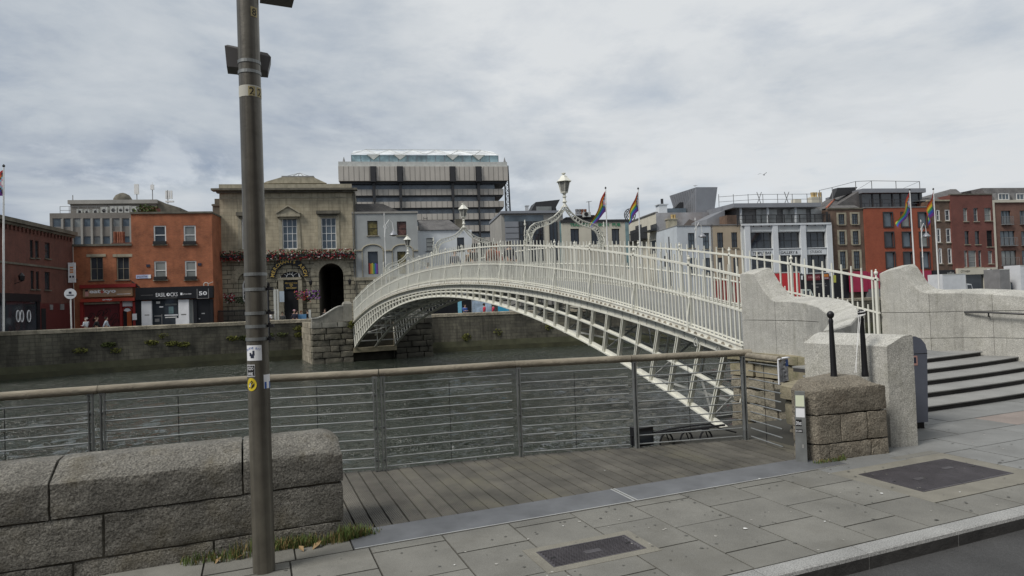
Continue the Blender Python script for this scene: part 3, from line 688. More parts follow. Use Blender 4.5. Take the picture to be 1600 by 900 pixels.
# end block with sloping coping at the footpath
blk = thing('granite_block', 'pale granite end block with curved coping between stone pier and bin', 'stone block', (7.5, 5.7, 0))
for (y0, y1) in ((5.05, 5.498), (5.504, 6.3)):
    b = MB(); secs = []
    for y in (y0, y1):
        xo = 7.35-.045*(y-5.16); xi = xo+.345+(y-5.05)*.02; yo = y+.1 if y == 5.05 else y
        prof = [(xo, yo, -.02), (xo, yo, 1.21)]+[(xo+(xi-xo)*f, yo+(y-yo)*f, 1.22+.12*h) for f, h in ((.03, 0), (.2, .22), (.4, .55), (.6, .85), (.8, .99), (.95, 1.))]+[(xi, y, 1.32), (xi, y, -.02)]
        secs.append(prof)
    b.loft(secs); obj('block_stone', b, M['granite'], blk)

# litter bin
def bin_(x, y):
    t = thing('litter_bin', 'blue grey hooded litter bin standing behind the granite block', 'litter bin', (x, y, 0), R(-18))
    prof = [(-.2, .09), (.2, .09), (.235, 1.02), (.235, 1.06), (.215, 1.14), (.16, 1.21), (.08, 1.25), (-.02, 1.26), (-.22, 1.26), (-.235, 1.05)]
    b = MB(); b.prism(prof, -.235, .235, 'y'); obj('body', b, M['bin'], t, local=True)
    s = MB(); s.box(-.23, .2352, -.237, .237, 1.012, 1.02); obj('hood_seam', s, M['black'], t, local=True)
    f = MB(); f.box(-.17, .17, -.2, .2, 0, .09); obj('foot', f, M['black'], t, local=True)
    k = MB(); k.box(.0, .085, -.2385, -.2352, .86, .99); obj('sticker', k, plain('pinkish_sticker', (.42, .24, .21), .6), t, local=True)
    k2 = MB(); k2.box(.02, .065, -.2395, -.2387, .89, .97); obj('sticker_print', k2, M['ink'], t, local=True)
bin_(8.62, 5.86)

# stone pier with two iron posts
pier = thing('stone_pier', 'squat brown sandstone pier carrying two black iron posts', 'stone pier', (6.5, 5.5, 0))
def skew(co):                                      # follow the pier's plan: front face runs slightly towards the kerb
    f = (co.x-6.03)/1.06; d = (co.y-5.17)/.75
    return Vector((co.x+.08*(1-f)-.1*d*(1-f), 5.14-.15*f+d*(.25+.41*f), co.z))
def dome(co):
    q = skew(co)
    if q.z > .6:
        dd = (co.y-5.17)/.75; h = min(1, (1.0-abs((co.x-6.56)/.53))/.3)*min(1, .12+dd/.42); q.z += .105*max(0, h)-.012
    return q
for (x0, x1, z0, z1) in ((6.03, 7.09, .51, .8), (6.035, 6.38, .186, .506), (6.384, 6.78, .186, .506), (6.784, 7.09, .186, .506), (6.04, 6.2, -.02, .182), (6.204, 6.82, -.02, .182), (6.824, 7.09, -.02, .182)):
    b = rough_block(x0, x1, 5.17, 5.95, z0, z1, .008, .016, .045, x0*9+z0, dome if z0 > .5 else skew); obj('pier_stone', b, M['sandstone'], pier, smooth=True)
def hy(px, py, y): d = ray(px, py); return (d.x*y/d.y, y)
obj('pier_core', MB().prism([(6.1, 5.2), (7.05, 5.06), (7.05, 5.55), (6.08, 5.36)], -.1, .74, 'z'), M['joint'], pier)
def bpost(x, y, z, lean, label):
    b = MB(); b.lathe((0, 0, 0), [(.042, -.04), (.042, .0), (.037, .02), (.034, .1), (.03, .4), (.024, .62), (.028, .66), (.02, .69)], 12)
    b.lathe((0, 0, .69), [(.016, 0), (.034, .016), (.042, .042), (.04, .06), (.027, .08), (.008, .09)], 12)
    o = obj('iron_post', b, M['dark_iron'], smooth=True, local=True, loc=(x, y, z)); o.rotation_euler = (0, lean, 0)
    tag(o, label, 'post', 'black iron posts on the stone pier')
bpost(*hy(1303, 586, 5.33), .89, R(-.8), 'slender black ball topped post, left of the pair, without rope'); bpost(*hy(1351.5, 583, 5.33), .89, R(-1.2), 'slender black ball topped post with white rope tied to it')
rp = MB(); _hx = hy(1351.5, 583, 5.33)[0]; tp = Vector((_hx-.012, 5.33, 1.60))
def rope(a, b, sag, off, n=14): return [Vector(a).lerp(Vector(b), i/n)+Vector((off*math.sin(math.pi*i/n), 0, -sag*math.sin(math.pi*i/n))) for i in range(n+1)]
rp.tube([tp+Vector((math.cos(a)*.04, math.sin(a)*.04, -.02+.004*j)) for j, a in [(j, j*.7) for j in range(20)]], .007, 5)
rp.tube(rope(tp+Vector((-.04, -.02, 0)), (_hx-.22, 5.3, .91), .0, -.0), .0045, 5); rp.tube(rope(tp+Vector((-.045, 0, -.01)), (_hx-.205, 5.29, .915), .02, -.015), .0045, 5); rp.tube(rope(tp+Vector((.0, -.04, .0)), tp+Vector((-.12, -.03, -.02)), -.0, .0, 4), .006, 5)
tag(obj('rope', rp, M['whitewood'], smooth=True, loc=tp), 'thin white rope hanging from the right iron post', 'rope')

# abutment stones below the wing wall (seen through the end panel)
ab = thing('abutment', 'old stone abutment under the near end of the bridge', 'abutment', (9, 8.5, -1))
def ab_path(n, off=0):
    P = [(10.62, 11.2), (10.62, 9.7), (10.4, 8.85), (9.75, 7.9), (8.9, 7.2), (7.8, 6.72), (7.15, 6.5), (6.95, 5.75)]
    return P
AP = [Vector((x, y, 0)) for x, y in ab_path(0)]
cum = [0]
for a, b in zip(AP, AP[1:]): cum.append(cum[-1]+(b-a).length)
def ap(s):
    s = max(0, min(cum[-1]-1e-4, s))
    for i in range(len(AP)-1):
        if s <= cum[i+1]: return AP[i].lerp(AP[i+1], (s-cum[i])/(cum[i+1]-cum[i])), (AP[i+1]-AP[i]).normalized()
rs = random.Random(11)
core = MB(); core.loft([[p+n_*o+Vector((0, 0, z)) for o, z in ((.2, -3), (.2, .42), (.42, .42), (.42, -3))] for p, n_ in [(q[0], Vector((-q[1].y, q[1].x, 0))) for q in [ap(cum[-1]*i/24) for i in range(25)]]])
obj('core', core, M['joint'], ab)
for ci, (z0, z1) in enumerate(((.45, .645), (.1, .44), (-.16, .09), (-.5, -.17), (-.9, -.51), (-1.4, -.91), (-2, -1.41), (-2.9, -2.01))):
    s = rs.uniform(-.3, 0)
    while s < cum[-1]:
        w = rs.uniform(.7, 1.3) if ci < 2 else rs.uniform(.4, .95); e = min(s+w, cum[-1]); a = max(s, 0)
        if e-a > .08:
            pr_ = -.10 if ci == 0 else rs.uniform(-.05, .05); dpt = .36
            b = rough_block(0, e-a-.012, 0, dpt, z0+.006, z1-.006, .012 if ci < 2 else .03, .012 if ci < 2 else .022, .09, a*7+ci)
            vs = []
            for v in b.v:
                p, d = ap(a+v[0]); q = p+Vector((-d.y, d.x, 0))*(v[1]+pr_)
                vs.append((q.x, q.y, v[2]))
            b.v = vs; obj('abutment_stone', b, M['ledge'] if ci < 2 else M['rubble'], ab, smooth=True)
        s += w
# right hand abutment (mostly hidden)
obj('quay_wall', MB().box(14.35, 300, 9.2, 9.6, -3.2, .4), M['rubble'], kind='structure')
obj('quay_wall', MB().box(10.9, 14.3, 11.0, 11.3, -3.2, z_ft(11.2)-.2), M['rubble'], kind='structure')

# ------------------------------------------------------------------ boardwalk railing
br = thing('boardwalk_railing', 'steel railing with round timber handrail along the boardwalk edge', 'railing', (2, 7.5, 0))
def post(p, dirv, parent, h=1.08):
    d = Vector(dirv).normalized(); n = Vector((-d.y, d.x, 0)); b = MB()
    for o in (-.017, .017): b.beam(Vector(p)+d*o+Vector((0, 0, -.25)), Vector(p)+d*o+Vector((0, 0, h)), .06, .012, d)
    for z in (.12, .5, .88): b.beam(Vector(p)-d*.03+Vector((0, 0, z)), Vector(p)+d*.03+Vector((0, 0, z)), .025, .025)
    b.beam(Vector(p)+Vector((0, 0, h)), Vector(p)+Vector((0, 0, h+.02)), .06, .06, n)
    obj('post', b, M['steel_post'], parent)
RZ = [.045+.1075*k for k in range(10)]
for i in range(len(RAILP)-1):
    a = Vector((*RAILP[i], 0)); b_ = Vector((*RAILP[i+1], 0)); d = (b_-a).normalized()
    post(a+d*.04, d, br)
    if i in (3, 5, 2): post(a-d*(.07 if i != 5 else .05), d, br)
    if i == len(RAILP)-2: post(b_, d, br)
    for z in RZ:
        obj('rail', MB().tube([a+d*.05+Vector((0, 0, z)), b_-d*.05+Vector((0, 0, z))], .0085, 8), M['steel'], br, smooth=True)
    m_ = (a+b_)/2; obj('spacer_rod', MB().tube([m_+Vector((0, 0, .02)), m_+Vector((0, 0, 1.03))], .004, 6), M['dark_iron'], br)
    hw = MB(); e = d*(.0 if i < len(RAILP)-2 else .12)
    n = 10; hw.tube([a+d*.004+(b_+e-a-d*.008)*(k/n)+Vector((0, 0, 1.135)) for k in range(n+1)], .045, 12); obj('handrail', hw, M['wood_rail'], br, smooth=True)
# short return panel to the stone pier
rt = thing('return_railing', 'short railing panel turning back from the boardwalk corner to the stone pier', 'railing', (6.3, 6.1, 0))
a, b_ = Vector((6.34, 6.36, 0)), Vector((6.2, 5.72, 0)); d = (b_-a).normalized()
for z in RZ: obj('rail', MB().tube([a+Vector((0, 0, z)), b_+Vector((0, 0, z))], .0085, 8), M['steel'], rt, smooth=True)
obj('handrail', MB().tube([a-d*.1+Vector((0, 0, 1.1)), b_+Vector((0, 0, 1.1))], .038, 12), M['wood_rail'], rt, smooth=True)
m_ = (a+b_)/2; obj('spacer_rod', MB().tube([m_+Vector((0, 0, .02)), m_+Vector((0, 0, 1.03))], .004, 6), M['dark_iron'], rt)
# grey end post with stickers
ep = thing('end_post', 'leaning flat grey steel end post covered with stickers', 'post', (6.02, 5.3, 0))
p0, p1 = CAM+ray(1250, 719)*(-EYE/ray(1250, 719).z), None
D0 = Vector((1, 0, 0)); 
epd = (K(5.98, 5.66)-K(6.0, 5.5)); fx = Vector((.62, -.78, 0))   # plate faces the pavement and the camera
base = Vector((5.945, 5.235, 0)); nrm = Vector((-.78, -.62, 0))
def epq(s, z, o=0.): return base+fx*(s*(.062-.01*min(1, z/.75)))+nrm*(o)+Vector((.0, .0, z))+Vector((.03, .01, 0))*(z/.8)
b = MB(); b.loft([[epq(-1, z, -.012), epq(1, z, -.012), epq(1, z, .012), epq(-1, z, .012)] for z in (0, .25, .5, .65, .79)]); obj('plate', b, M['steel_post'], ep)
def epsticker(name, s0, s1, z0, z1, m, o=.0135): obj(name, MB().quad(epq(s0, z0, o), epq(s1, z0, o), epq(s1, z1, o), epq(s0, z1, o)), m, ep)
epsticker('sticker', -.85, .85, .62, .745, plain('green_white_sticker', (.62, .66, .5), .6)); epsticker('sticker', -.8, .85, .5, .6, M['paper']); epsticker('sticker', -.85, .25, .40, .475, M['black']); epsticker('sticker', -.85, .4, .33, .365, M['black'])
for s, z, h, w in (('Dfott', .415, .04, .058), ('DCAHH', .338, .018, .066)):
    k = text_mb(s, h, w, 0, .01, toloc=lambda q, z=z: tuple(epq(-.3+q[0]/.06, z+q[2], .0147))); obj('sticker_lettering', k, M['paper'], ep)
epsticker('bolt', .2, .5, .16, .2, M['alu'], .014)
bx = thing('sign_panel', 'small graffiti covered clear panel fixed above the return railing', 'panel', (6.12, 5.8, 1.0))
q0, q1 = Vector((6.18, 5.72, 0)), Vector((6.43, 5.80, 0)); b = MB()
b.loft([[q0+Vector((0, 0, z)), q1+Vector((0, 0, z)), q1+Vector((-.004, .012, z)), q0+Vector((-.004, .012, z))] for z in (.82, 1.09)]); obj('panel', b, mat('scratched_panel', (.3, .31, .34), .3, .6, 25, 3), bx)
b = MB(); b.beam(q0+Vector((0, 0, .8)), q0+Vector((0, 0, 1.1)), .014, .014); b.beam(q0+Vector((0, 0, 1.105)), q1+Vector((0, 0, 1.105)), .05, .012); obj('frame', b, M['paper'], bx)
b = MB(); n_ = Vector((.08, -.25, 0)).normalized()*.004
def bq(s, z): return q0.lerp(q1, s)+n_+Vector((0, 0, z))
b.quad(bq(.7, 1.0), bq(1., 1.0), bq(1., 1.08), bq(.74, 1.08)); obj('sticker', b, M['blue'], bx)
for i in range(9):
    b = MB(); s = rs.uniform(.08, .7); z = .85+.024*i; b.quad(bq(s, z), bq(s+.2, z+rs.uniform(-.01, .01)), bq(s+.2, z+.012), bq(s, z+.014)); obj('graffiti', b, M['ink'] if i % 2 else M['paper'], bx)

# ------------------------------------------------------------------ near stone parapet on the left
pw = thing('stone_parapet', 'low parapet of big rough granite blocks in the left foreground', 'wall', K(-1, 5.8))
WV = 5.595
def wtop(co):
    u, v, z = co
    q = Vector(co)
    if z > .5:
        f = max(0, min(1, (v-WV-.004)/.24)); q.z = z+.125*(.8*f+.2*(1-(1-f)**2)) if z > .70 else z
        g = max(0, (v-WV-.42)/.2); q.z -= .1*max(0, g)**2 if z > .70 else 0
        e = max(0, (u-.5)/.17); q.z -= .07*e*e if z > .70 and u > .5 else 0
    return q
cap = [-7.4, -5.1, -3.3, -1.405, -.115, .665]
for a, b_ in zip(cap, cap[1:]):
    b = rough_block(a+.003, b_-.003, WV, WV+.62, .45, .71, .008, .011, .035, a*3, wtop)
    b.v = [tuple(K(*v)) for v in b.v]; obj('coping_stone', b, M['granite_dark'], pw, smooth=True)
for js, z0, z1 in (([-7.4, -5.4, -3.2, -1.075, .66], .126, .446), ([-7.4, -6.2, -4.4, -2.6, -1.27, -.335, .655], -.12, .122)):
    for a, b_ in zip(js, js[1:]):
        b = rough_block(a+.002, b_-.002, WV+rs.uniform(.0, .012), WV+.6, z0, z1, .010, .011, .035, a*5+z0)
        b.v = [tuple(K(*v)) for v in b.v]; obj('wall_stone', b, M['granite_dark'], pw, smooth=True)
obj('mortar_core', KM().kbox(-7.3, .63, WV+.022, WV+.57, -.2, .6), mat('dirty_mortar', (.10, .092, .075), .95, .4, 9, 6), pw)
# weeds at the wall foot and at the pier foot
def grass(name, label, spots, seed):
    g = random.Random(seed); m = MB()
    for (c, r, n, h) in spots:
        for _ in range(n):
            a = g.uniform(0, 6.283); q = Vector(c)+Vector((math.cos(a), math.sin(a)*.6, 0))*r*math.sqrt(g.random()); hh = h*g.uniform(.4, 1.2); la = g.uniform(0, 6.283); l = Vector((math.cos(la), math.sin(la), 0))*hh*g.uniform(.1, .7); w = Vector((-math.sin(la), math.cos(la), 0))*.0028
            m.add([q-w, q+w, q+l*.45+Vector((0, 0, hh*.65))+w*.8, q+l+Vector((0, 0, hh)), q+l*.45+Vector((0, 0, hh*.65))-w*.8], [(0, 1, 2, 4), (4, 2, 3)], 0 if g.random() < .72 else 1)
    tag(obj(name, m, [M['grass'], M['straw']], kind='stuff'), label, 'grass')
grass('weeds', 'grass and weeds along the foot of the rough stone parapet', [((K(u, 5.52+.03*math.sin(u*9))), .12, int(n*1.5), h*1.35) for u, n, h in ((-.45, 90, .05), (-.25, 120, .05), (-.1, 60, .09), (.1, 130, .05), (.22, 130, .07), (.32, 160, .06), (.45, 120, .045), (.58, 120, .05), (.68, 220, .075), (.76, 190, .06), (.85, 70, .03))], 5)
grass('weeds', 'green weeds at the foot of the brown stone pier', [(Vector((6.06+.1*k, 5.1-.012*k, 0)), .08, 90, .035) for k in range(4)]+[(Vector((6.4, 5.08, 0)), .05, 40, .07)], 6)
lf = MB()
for (u, v, r, a) in ((.06, 5.5, .045, .3), (.02, 5.42, .03, 1.2), (.42, 5.42, .05, .6), (.3, 5.4, .035, 2), (-.3, 5.45, .035, .9), (-.15, 5.44, .03, .1)):
    c = K(u, v, .02); x = Vector((math.cos(a), math.sin(a), .45)); y = Vector((-math.sin(a), math.cos(a), .3)); lf.add([c-x*r, c+y*r*.6, c+x*r, c-y*r*.6+Vector((0, 0, .02))], [(0, 1, 2), (0, 2, 3)])
tag(obj('fallen_leaves', lf, M['leaf'], kind='stuff'), 'a few dry brown leaves at the foot of the steel pole', 'leaves')

# ------------------------------------------------------------------ the steel pole
PX, PY, PR, PH = .30, 5.12, .0775, 6.6
pole = thing('street_pole', 'tall weathered steel pole with stickers in front of the parapet', 'pole', (PX, PY, 0))
pole.rotation_euler = (0, R(-.15), 0)
b = MB(); n = 28; b.loft([[(PR*(1 if z > .4 else 1)*math.cos(2*math.pi*k/n), PR*math.sin(2*math.pi*k/n), z) for k in range(n)] for z in [-.05]+[i*.33 for i in range(21)]]); obj('shaft', b, M['pole'], pole, smooth=True, local=True)
CA = math.atan2(-PY, -PX)                         # direction from the pole towards the camera
def cyl(name, a0, a1, z0, z1, m, r=PR+.0015, parent=pole, n=8):
    b = MB()
    for i in range(n):
        t0, t1 = CA+R(a0+(a1-a0)*i/n), CA+R(a0+(a1-a0)*(i+1)/n)
        b.quad((r*math.cos(t0), r*math.sin(t0), z0), (r*math.cos(t1), r*math.sin(t1), z0), (r*math.cos(t1), r*math.sin(t1), z1), (r*math.cos(t0), r*math.sin(t0), z1))
    return obj(name, b, m, parent, local=True)
def zpole(py): return EYE+(483-py)/FPX*4.88+.015*0
def band(py, h=.012, w=.004, m='steel_post'):
    z = zpole(py); b = MB(); b.loft([[((PR+q)*math.cos(2*math.pi*k/24), (PR+q)*math.sin(2*math.pi*k/24), z+zz) for k in range(24)] for q, zz in ((0, -h), (w, -h), (w, h), (0, h))]); obj('clamp_band', b, M[m], pole, local=True)
for py in (101, 117, 426, 449, 485, 505, 524): band(py)
cyl('number_band', -88, 88, zpole(156), zpole(139), plain('pale_band', (.5, .49, .43), .6), n=20)
def onpole(s, h, ang, z, m, w=None, r=PR+.004, rot=0.):
    k = text_mb(s, h, w, 0, .01, rot=rot, toloc=lambda q: (r*math.cos(CA+R(ang)+q[0]/r), r*math.sin(CA+R(ang)+q[0]/r), z+q[2])); return obj('numeral', k, m, pole, local=True)
for a in (8, 52): cyl('number_plate', a-18, a+18, zpole(155.5), zpole(141), plain('ochre_plate', (.4, .33, .16), .6), PR+.0027); onpole('2', .055, a, zpole(154), M['black'])
cyl('number_plate', 14, 52, zpole(33), zpole(18), bpy.data.materials['ochre_plate'], PR+.0027); onpole('8', .055, 33, zpole(31.5), M['black'])
# box lights behind the pole
b = MB(); b.loft([[(-.2, -.085, z0-.0), (.19, -.085, z0-.02), (.19, .07, z0-.02), (-.2, .07, z0)] if 0 else [(x, y, z) for x, y, z in q] for q in ([(-.16, .085, zpole(102)), (.13, .085, zpole(103)), (.13, .25, zpole(103)), (-.16, .25, zpole(102))], [(-.17, .085, zpole(70)), (.155, .085, zpole(81)), (.155, .25, zpole(81)), (-.17, .25, zpole(70))], [(-.15, .1, zpole(67)), (.13, .1, zpole(74)), (.13, .235, zpole(74)), (-.15, .235, zpole(67))])])
bx_ = obj('control_box', b, plain('grey_box', (.105, .1, .1), .55), pole, local=True); bx_.rotation_euler = (0, 0, R(-4))
b = MB(); b.box(-.05, .05, .07, .1, zpole(95), zpole(78)); obj('box_bracket', b, M['steel_post'], pole, local=True)
b = MB(); zl = zpole(2)+.1; b.tube([(0, .0, zl+.02), (.12, .06, zl), (.3, .12, zl+.01)], .03, 8); b.box(.1, .34, .05, .2, zl-.02, zl+.07); obj('lantern_arm', b, plain('grey_box_dark', (.12, .115, .11), .5), pole, local=True)
# side bracket with an edge-on sign
b = MB(); sx = Vector((math.cos(CA+R(62)), math.sin(CA+R(62)), 0))
for py in (449, 485, 505, 525): z = zpole(py); b.beam(sx*PR+Vector((0, 0, z)), sx*(PR+.055)+Vector((0, 0, z)), .02, .02); b.lathe(sx*(PR+.02)+Vector((0, 0, z+.01)), [(.012, 0), (.012, .012)], 6)
obj('sign_bracket', b, M['dark_iron'], pole, local=True)
b = MB(); o = Vector((0.012, .09, 0)); zt_, zb_ = zpole(450), zpole(531); e1 = Vector((math.cos(CA+R(95)), math.sin(CA+R(95)), 0))*(PR+.004); b.loft([[e1+Vector((0, 0, z)), e1+Vector((.03, .5, z)), e1+Vector((.036, .5, z)), e1+Vector((.008, 0, z))] for z in (zb_, zt_)]); obj('side_sign', b, plain('dark_blue_grey_sign', (.05, .055, .065), .5), pole, local=True)
# stickers
cyl('sticker', -66, 20, zpole(556), zpole(533), M['paper'], PR+.0022, n=12)
for i, ch in enumerate('BURNE BOY'):
    a = -58+8.2*i; onpole(ch, .016, a, zpole(541)+.016*math.sin(math.pi*(i+.5)/9)-.004, M['blue'], .0085, PR+.0035, R(40-10*i)*.6)
b = MB()
for (a0, a1, py0, py1) in ((-38, -20, 552, 546), (-44, -34, 549, 544), (-27, -17, 548, 541)): 
    for i in range(3):
        t0, t1 = CA+R(a0+(a1-a0)*i/3), CA+R(a0+(a1-a0)*(i+1)/3); r = PR+.0035; b.quad((r*math.cos(t0), r*math.sin(t0), zpole(py0)), (r*math.cos(t1), r*math.sin(t1), zpole(py0)), (r*math.cos(t1), r*math.sin(t1), zpole(py1)), (r*math.cos(t0), r*math.sin(t0), zpole(py1)))
obj('sticker_emblem', b, M['ink'], pole, local=True)
cyl('sticker', -70, -17, zpole(580), zpole(562), M['paper'], PR+.0022); cyl('sticker_face', -66, -19, zpole(579), zpole(563), M['black'], PR+.003)
for s, py in (('ICDO', 570), ('WK', 578.5)): onpole(s, .026, -42, zpole(py), M['paper'], .05, PR+.004)
def disc(a0, z0, r, m, off, name='sticker'):
    b = MB(); k = 20; rr = PR+off; pts = [(rr*math.cos(CA+R(a0)+r*.85*math.cos(t)/PR), rr*math.sin(CA+R(a0)+r*.85*math.cos(t)/PR), z0+r*math.sin(t)) for t in [2*math.pi*i/k for i in range(k)]]
    c = (rr*math.cos(CA+R(a0)), rr*math.sin(CA+R(a0)), z0); b.add([c]+pts, [(0, 1+i, 1+(i+1) % k) for i in range(k)]); obj(name, b, m, pole, local=True)
disc(-40, zpole(591.5), .048, M['yellow'], .0022)
def blob(pts, a0, z0, m, off):
    rr = PR+off; b = MB(); b.add([(rr*math.cos(CA+R(a0)+x/PR), rr*math.sin(CA+R(a0)+x/PR), z0+y) for x, y in pts], [tuple(range(len(pts)))]); obj('sticker_emblem', b, m, pole, local=True)
blob([(-.022, -.022), (-.012, .012), (.004, .03), (.016, .018), (.006, .008), (-.004, -.005), (-.012, -.026)], -40, zpole(591.5), M['black'], .003)
blob([(-.004, -.03), (.004, -.006), (.018, .01), (.022, -.008), (.01, -.022)], -40, zpole(592), M['black'], .003)
blob([(-.019, -.02), (-.01, .008), (-.002, .012), (-.008, -.016)], -40, zpole(591.5), M['paper'], .0036)
cyl('sticker', 26, 76, zpole(599), zpole(578), M['paper'], PR+.0022)
for a in (30, 62): cyl('sticker_stripe', a, a+12, zpole(599), zpole(589), M['blue'], PR+.003)

# ------------------------------------------------------------------ floodlight and hoop brackets outside the railing
fl = thing('floodlight_box', 'black floodlight box fixed outside the railing by the white rib', 'floodlight', (5.1, 7.1, 0))
b = MB(); b.box(4.98, 5.24, 6.98, 7.14, -.04, .2); obj('housing', b, M['black'], fl)
b = MB(); b.box(5.0, 5.22, 6.972, 6.979, .0, .15); obj('lens', b, M['glass'], fl)
b = MB(); b.beam((4.9, 6.98, -.1), (4.9, 6.98, .12), .012, .012); b.beam((4.9, 6.98, .1), (4.98, 7.03, .1), .012, .012); obj('bracket', b, M['dark_iron'], fl)
for i in range(3):
    x = 5.45+.27*i; y = 6.98-.075*i; t = thing('hoop_bracket', ('black hoop bracket outside the railing, next to the floodlight box', 'black hoop bracket outside the railing, middle one of the row', 'black hoop bracket outside the railing, nearest the white rib')[i], 'bracket', (x, y, 0), 0, 'hoop brackets outside the railing')
    b = MB(); b.tube([(.11*math.cos(a), 0, -.06+.15*math.sin(a)) for a in [j*math.pi/12 for j in range(13)]], .012, 6); obj('hoop', b, M['rubber'], t, local=True, smooth=True)
    b = MB(); b.beam((0, 0, .08), (.05, 0, -.05), .012, .012); b.box(-.05, .05, -.02, .02, .08, .11); obj('clamp', b, M['rubber'], t, local=True)
b = MB(); b.tube([(5.26, 7.05, .1), (5.5, 7.0, .13), (5.8, 6.93, .15), (6.1, 6.86, .16), (6.2, 6.8, .1), (6.45, 6.75, .02)], .012, 6); b.tube([(5.3, 7.02, .1), (6.0, 6.85, .12), (6.3, 6.8, .13)], .016, 6)
tag(obj('cable', b, M['rubber'], smooth=True, loc=(5.8, 6.9, .1)), 'black cable running outside the railing above the hoop brackets', 'cable')
# ------------------------------------------------------------------ far bank
FA = R(-15.14); FO = Vector((0, 77, 0))
# quay line (X, Y) of the far river wall
QL = [(-140, 48), (-60, 56.5), (-14.3, 60.2), (7.2, 61.2), (15, 59.6), (33, 55.3), (80, 42.5), (160, 21)]
def quay_y(x):
    for (a, b), (c, d) in zip(QL, QL[1:]):
        if a <= x <= c: return b+(d-b)*(x-a)/(c-a)
    return 50
fg = MB()
fg.add([(x, y+.3, 0) for x, y in QL]+[(x*4, 900, 0) for x, y in QL], [(i, i+1, i+1+len(QL), i+len(QL)) for i in range(len(QL)-1)])
obj('street', fg, M['asphalt'], kind='structure')
fp_ = MB(); fp_.loft([[(x, y+.3, 0), (x, y+3.6, 0), (x, y+3.6, .12), (x, y+.3, .12)] for x, y in QL]); obj('pavement', fp_, M['slab'], kind='structure')
M['quaystone'] = brick('dark_quay_stone', (.10, .094, .07), (.07, .066, .052), (.055, .052, .04), .75, .3, .02, .8, .45, .95, .6, streak=.75)
M['quayfoot'] = mat('wet_quay_foot', (.045, .045, .022), .6, .4, 1, 7)
M['quaymoss'] = mat('algae_band', (.072, .073, .042), .9, .35, .8, 7, streak=.4, scol=(.04, .04, .03), sscl=(1.5, 1.5, .6))
qw = thing('river_wall', 'dark stained stone river wall along the far quay', 'wall', (0, 61, ZW))
def qloft(z0, z1, o0, o1, m, nm, th=.6): 
    b = MB(); b.loft([[(x, y-o0, z0), (x, y+th, z0), (x, y+th, z1), (x, y-o1, z1)] for x, y in QL]); obj(nm, b, m, qw)
qloft(ZW-.5, ZW+.42, .16, .13, M['quayfoot'], 'wet_footing'); qloft(ZW+.421, ZW+.95, .12, .10, M['quaymoss'], 'algae_course'); qloft(ZW+.951, .78, .08, .0, M['quaystone'], 'stone_face')
# coping stones
rs = random.Random(4); x = -60.
while x < 110:
    w = rs.uniform(1.5, 2.2); b = MB(); a = x+.01; e = x+w-.01
    b.loft([[(t, quay_y(t)-.05, .782), (t, quay_y(t)+.5, .782), (t, quay_y(t)+.5, 1.06), (t, quay_y(t)+.4, 1.1), (t, quay_y(t)+.05, 1.1), (t, quay_y(t)-.05, 1.05)] for t in (a, e)])
    obj('coping_stone', b, M['copings'] if 'copings' in M else M['rubble'], qw); x += w
gr = MB(); g2 = random.Random(9)
for (x, z, n) in [(-9.5, -.65, 90), (-7.6, -.3, 160), (-7, -.8, 60), (-4.6, -.3, 150), (-3.8, .2, 50), (-3.2, -.45, 110), (-2.3, -.6, 140), (1.5, -.3, 120), (2.4, -.35, 150), (3.2, -.4, 150), (4.4, -.2, 90), (5.6, -.2, 70), (7.05, -.3, 120), (7.05, .3, 80), (10.62, .55, 200), (22, -1.2, 150), (25, -.9, 60), (17.5, -.8, 60), (30, -.6, 80)]:
    y = (quay_y(x) if not 7.3 < x < 10.7 else 54.5)-.12; gr.leaves((x, y, z), (.55, .1, .22 if x < 10 else .35), n, .085, 0 if g2.random() < .6 else 1, g2)
tag(obj('wall_plants', gr, [mat('yellow_green_weed', (.13, .135, .03), .9, .4, 3), mat('olive_weed', (.06, .075, .02), .9, .4, 3)], kind='stuff'), 'yellow green weeds growing in the river wall', 'plants')

# far abutments of the bridge
rs = random.Random(21)
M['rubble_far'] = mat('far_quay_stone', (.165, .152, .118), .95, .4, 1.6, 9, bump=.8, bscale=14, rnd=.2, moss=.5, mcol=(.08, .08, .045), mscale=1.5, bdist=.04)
M['quaydark'] = mat('shaded_wet_stone', (.05, .047, .036), .9, .4, 1.2, 8, rnd=.2)  # shadow under the far bridge end and wet, both put into the colour
def far_abut(nm, label, x0, x1, vis):
    t = thing(nm, label, 'abutment', ((x0+x1)/2, 57, ZW))
    obj('core', MB().box(x0+.15, x1-.15, 54.75, 61, ZW-.4, .75), M['joint'], t)
    zs = [.84, .38, -.12, -.62, -1.12, -1.62, -2.12, ZW-.3]
    for r in range(7):
        z1, z0 = zs[r], zs[r+1]; x = x0
        while x < x1-.05:
            w = rs.uniform(.7, 1.5); e = min(x+w, x1)
            if x1-e < .35: e = x1
            sh = 0 if r == 0 else rs.uniform(.0, .12)
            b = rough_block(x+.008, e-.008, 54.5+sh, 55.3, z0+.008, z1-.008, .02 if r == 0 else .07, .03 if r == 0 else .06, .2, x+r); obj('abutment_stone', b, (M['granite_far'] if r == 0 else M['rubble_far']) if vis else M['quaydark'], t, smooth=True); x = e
        for xs, dx in ((x0, 1), (x1, -1)):
            y = 55.3
            while y < 60.5:
                w = rs.uniform(.9, 1.6); b = MB(); b.box(xs, xs+dx*.4, y+.012, min(y+w, 61)-.012, z0+.012, z1-.012); obj('abutment_stone', b, M['rubble'], t); y += w
    return t
M['granite_far'] = mat('grey_granite', (.26, .25, .215), .9, .25, 1.5, 7, streak=.5, scol=(.1, .1, .07), sscl=(3, 3, .5))
at1 = far_abut('far_abutment', 'coursed stone abutment left of the far end of the bridge', 7.27, 10.62, 1)
far_abut('far_abutment', 'coursed stone abutment right of the far end under the bridge', 14.25, 17.6, 0)
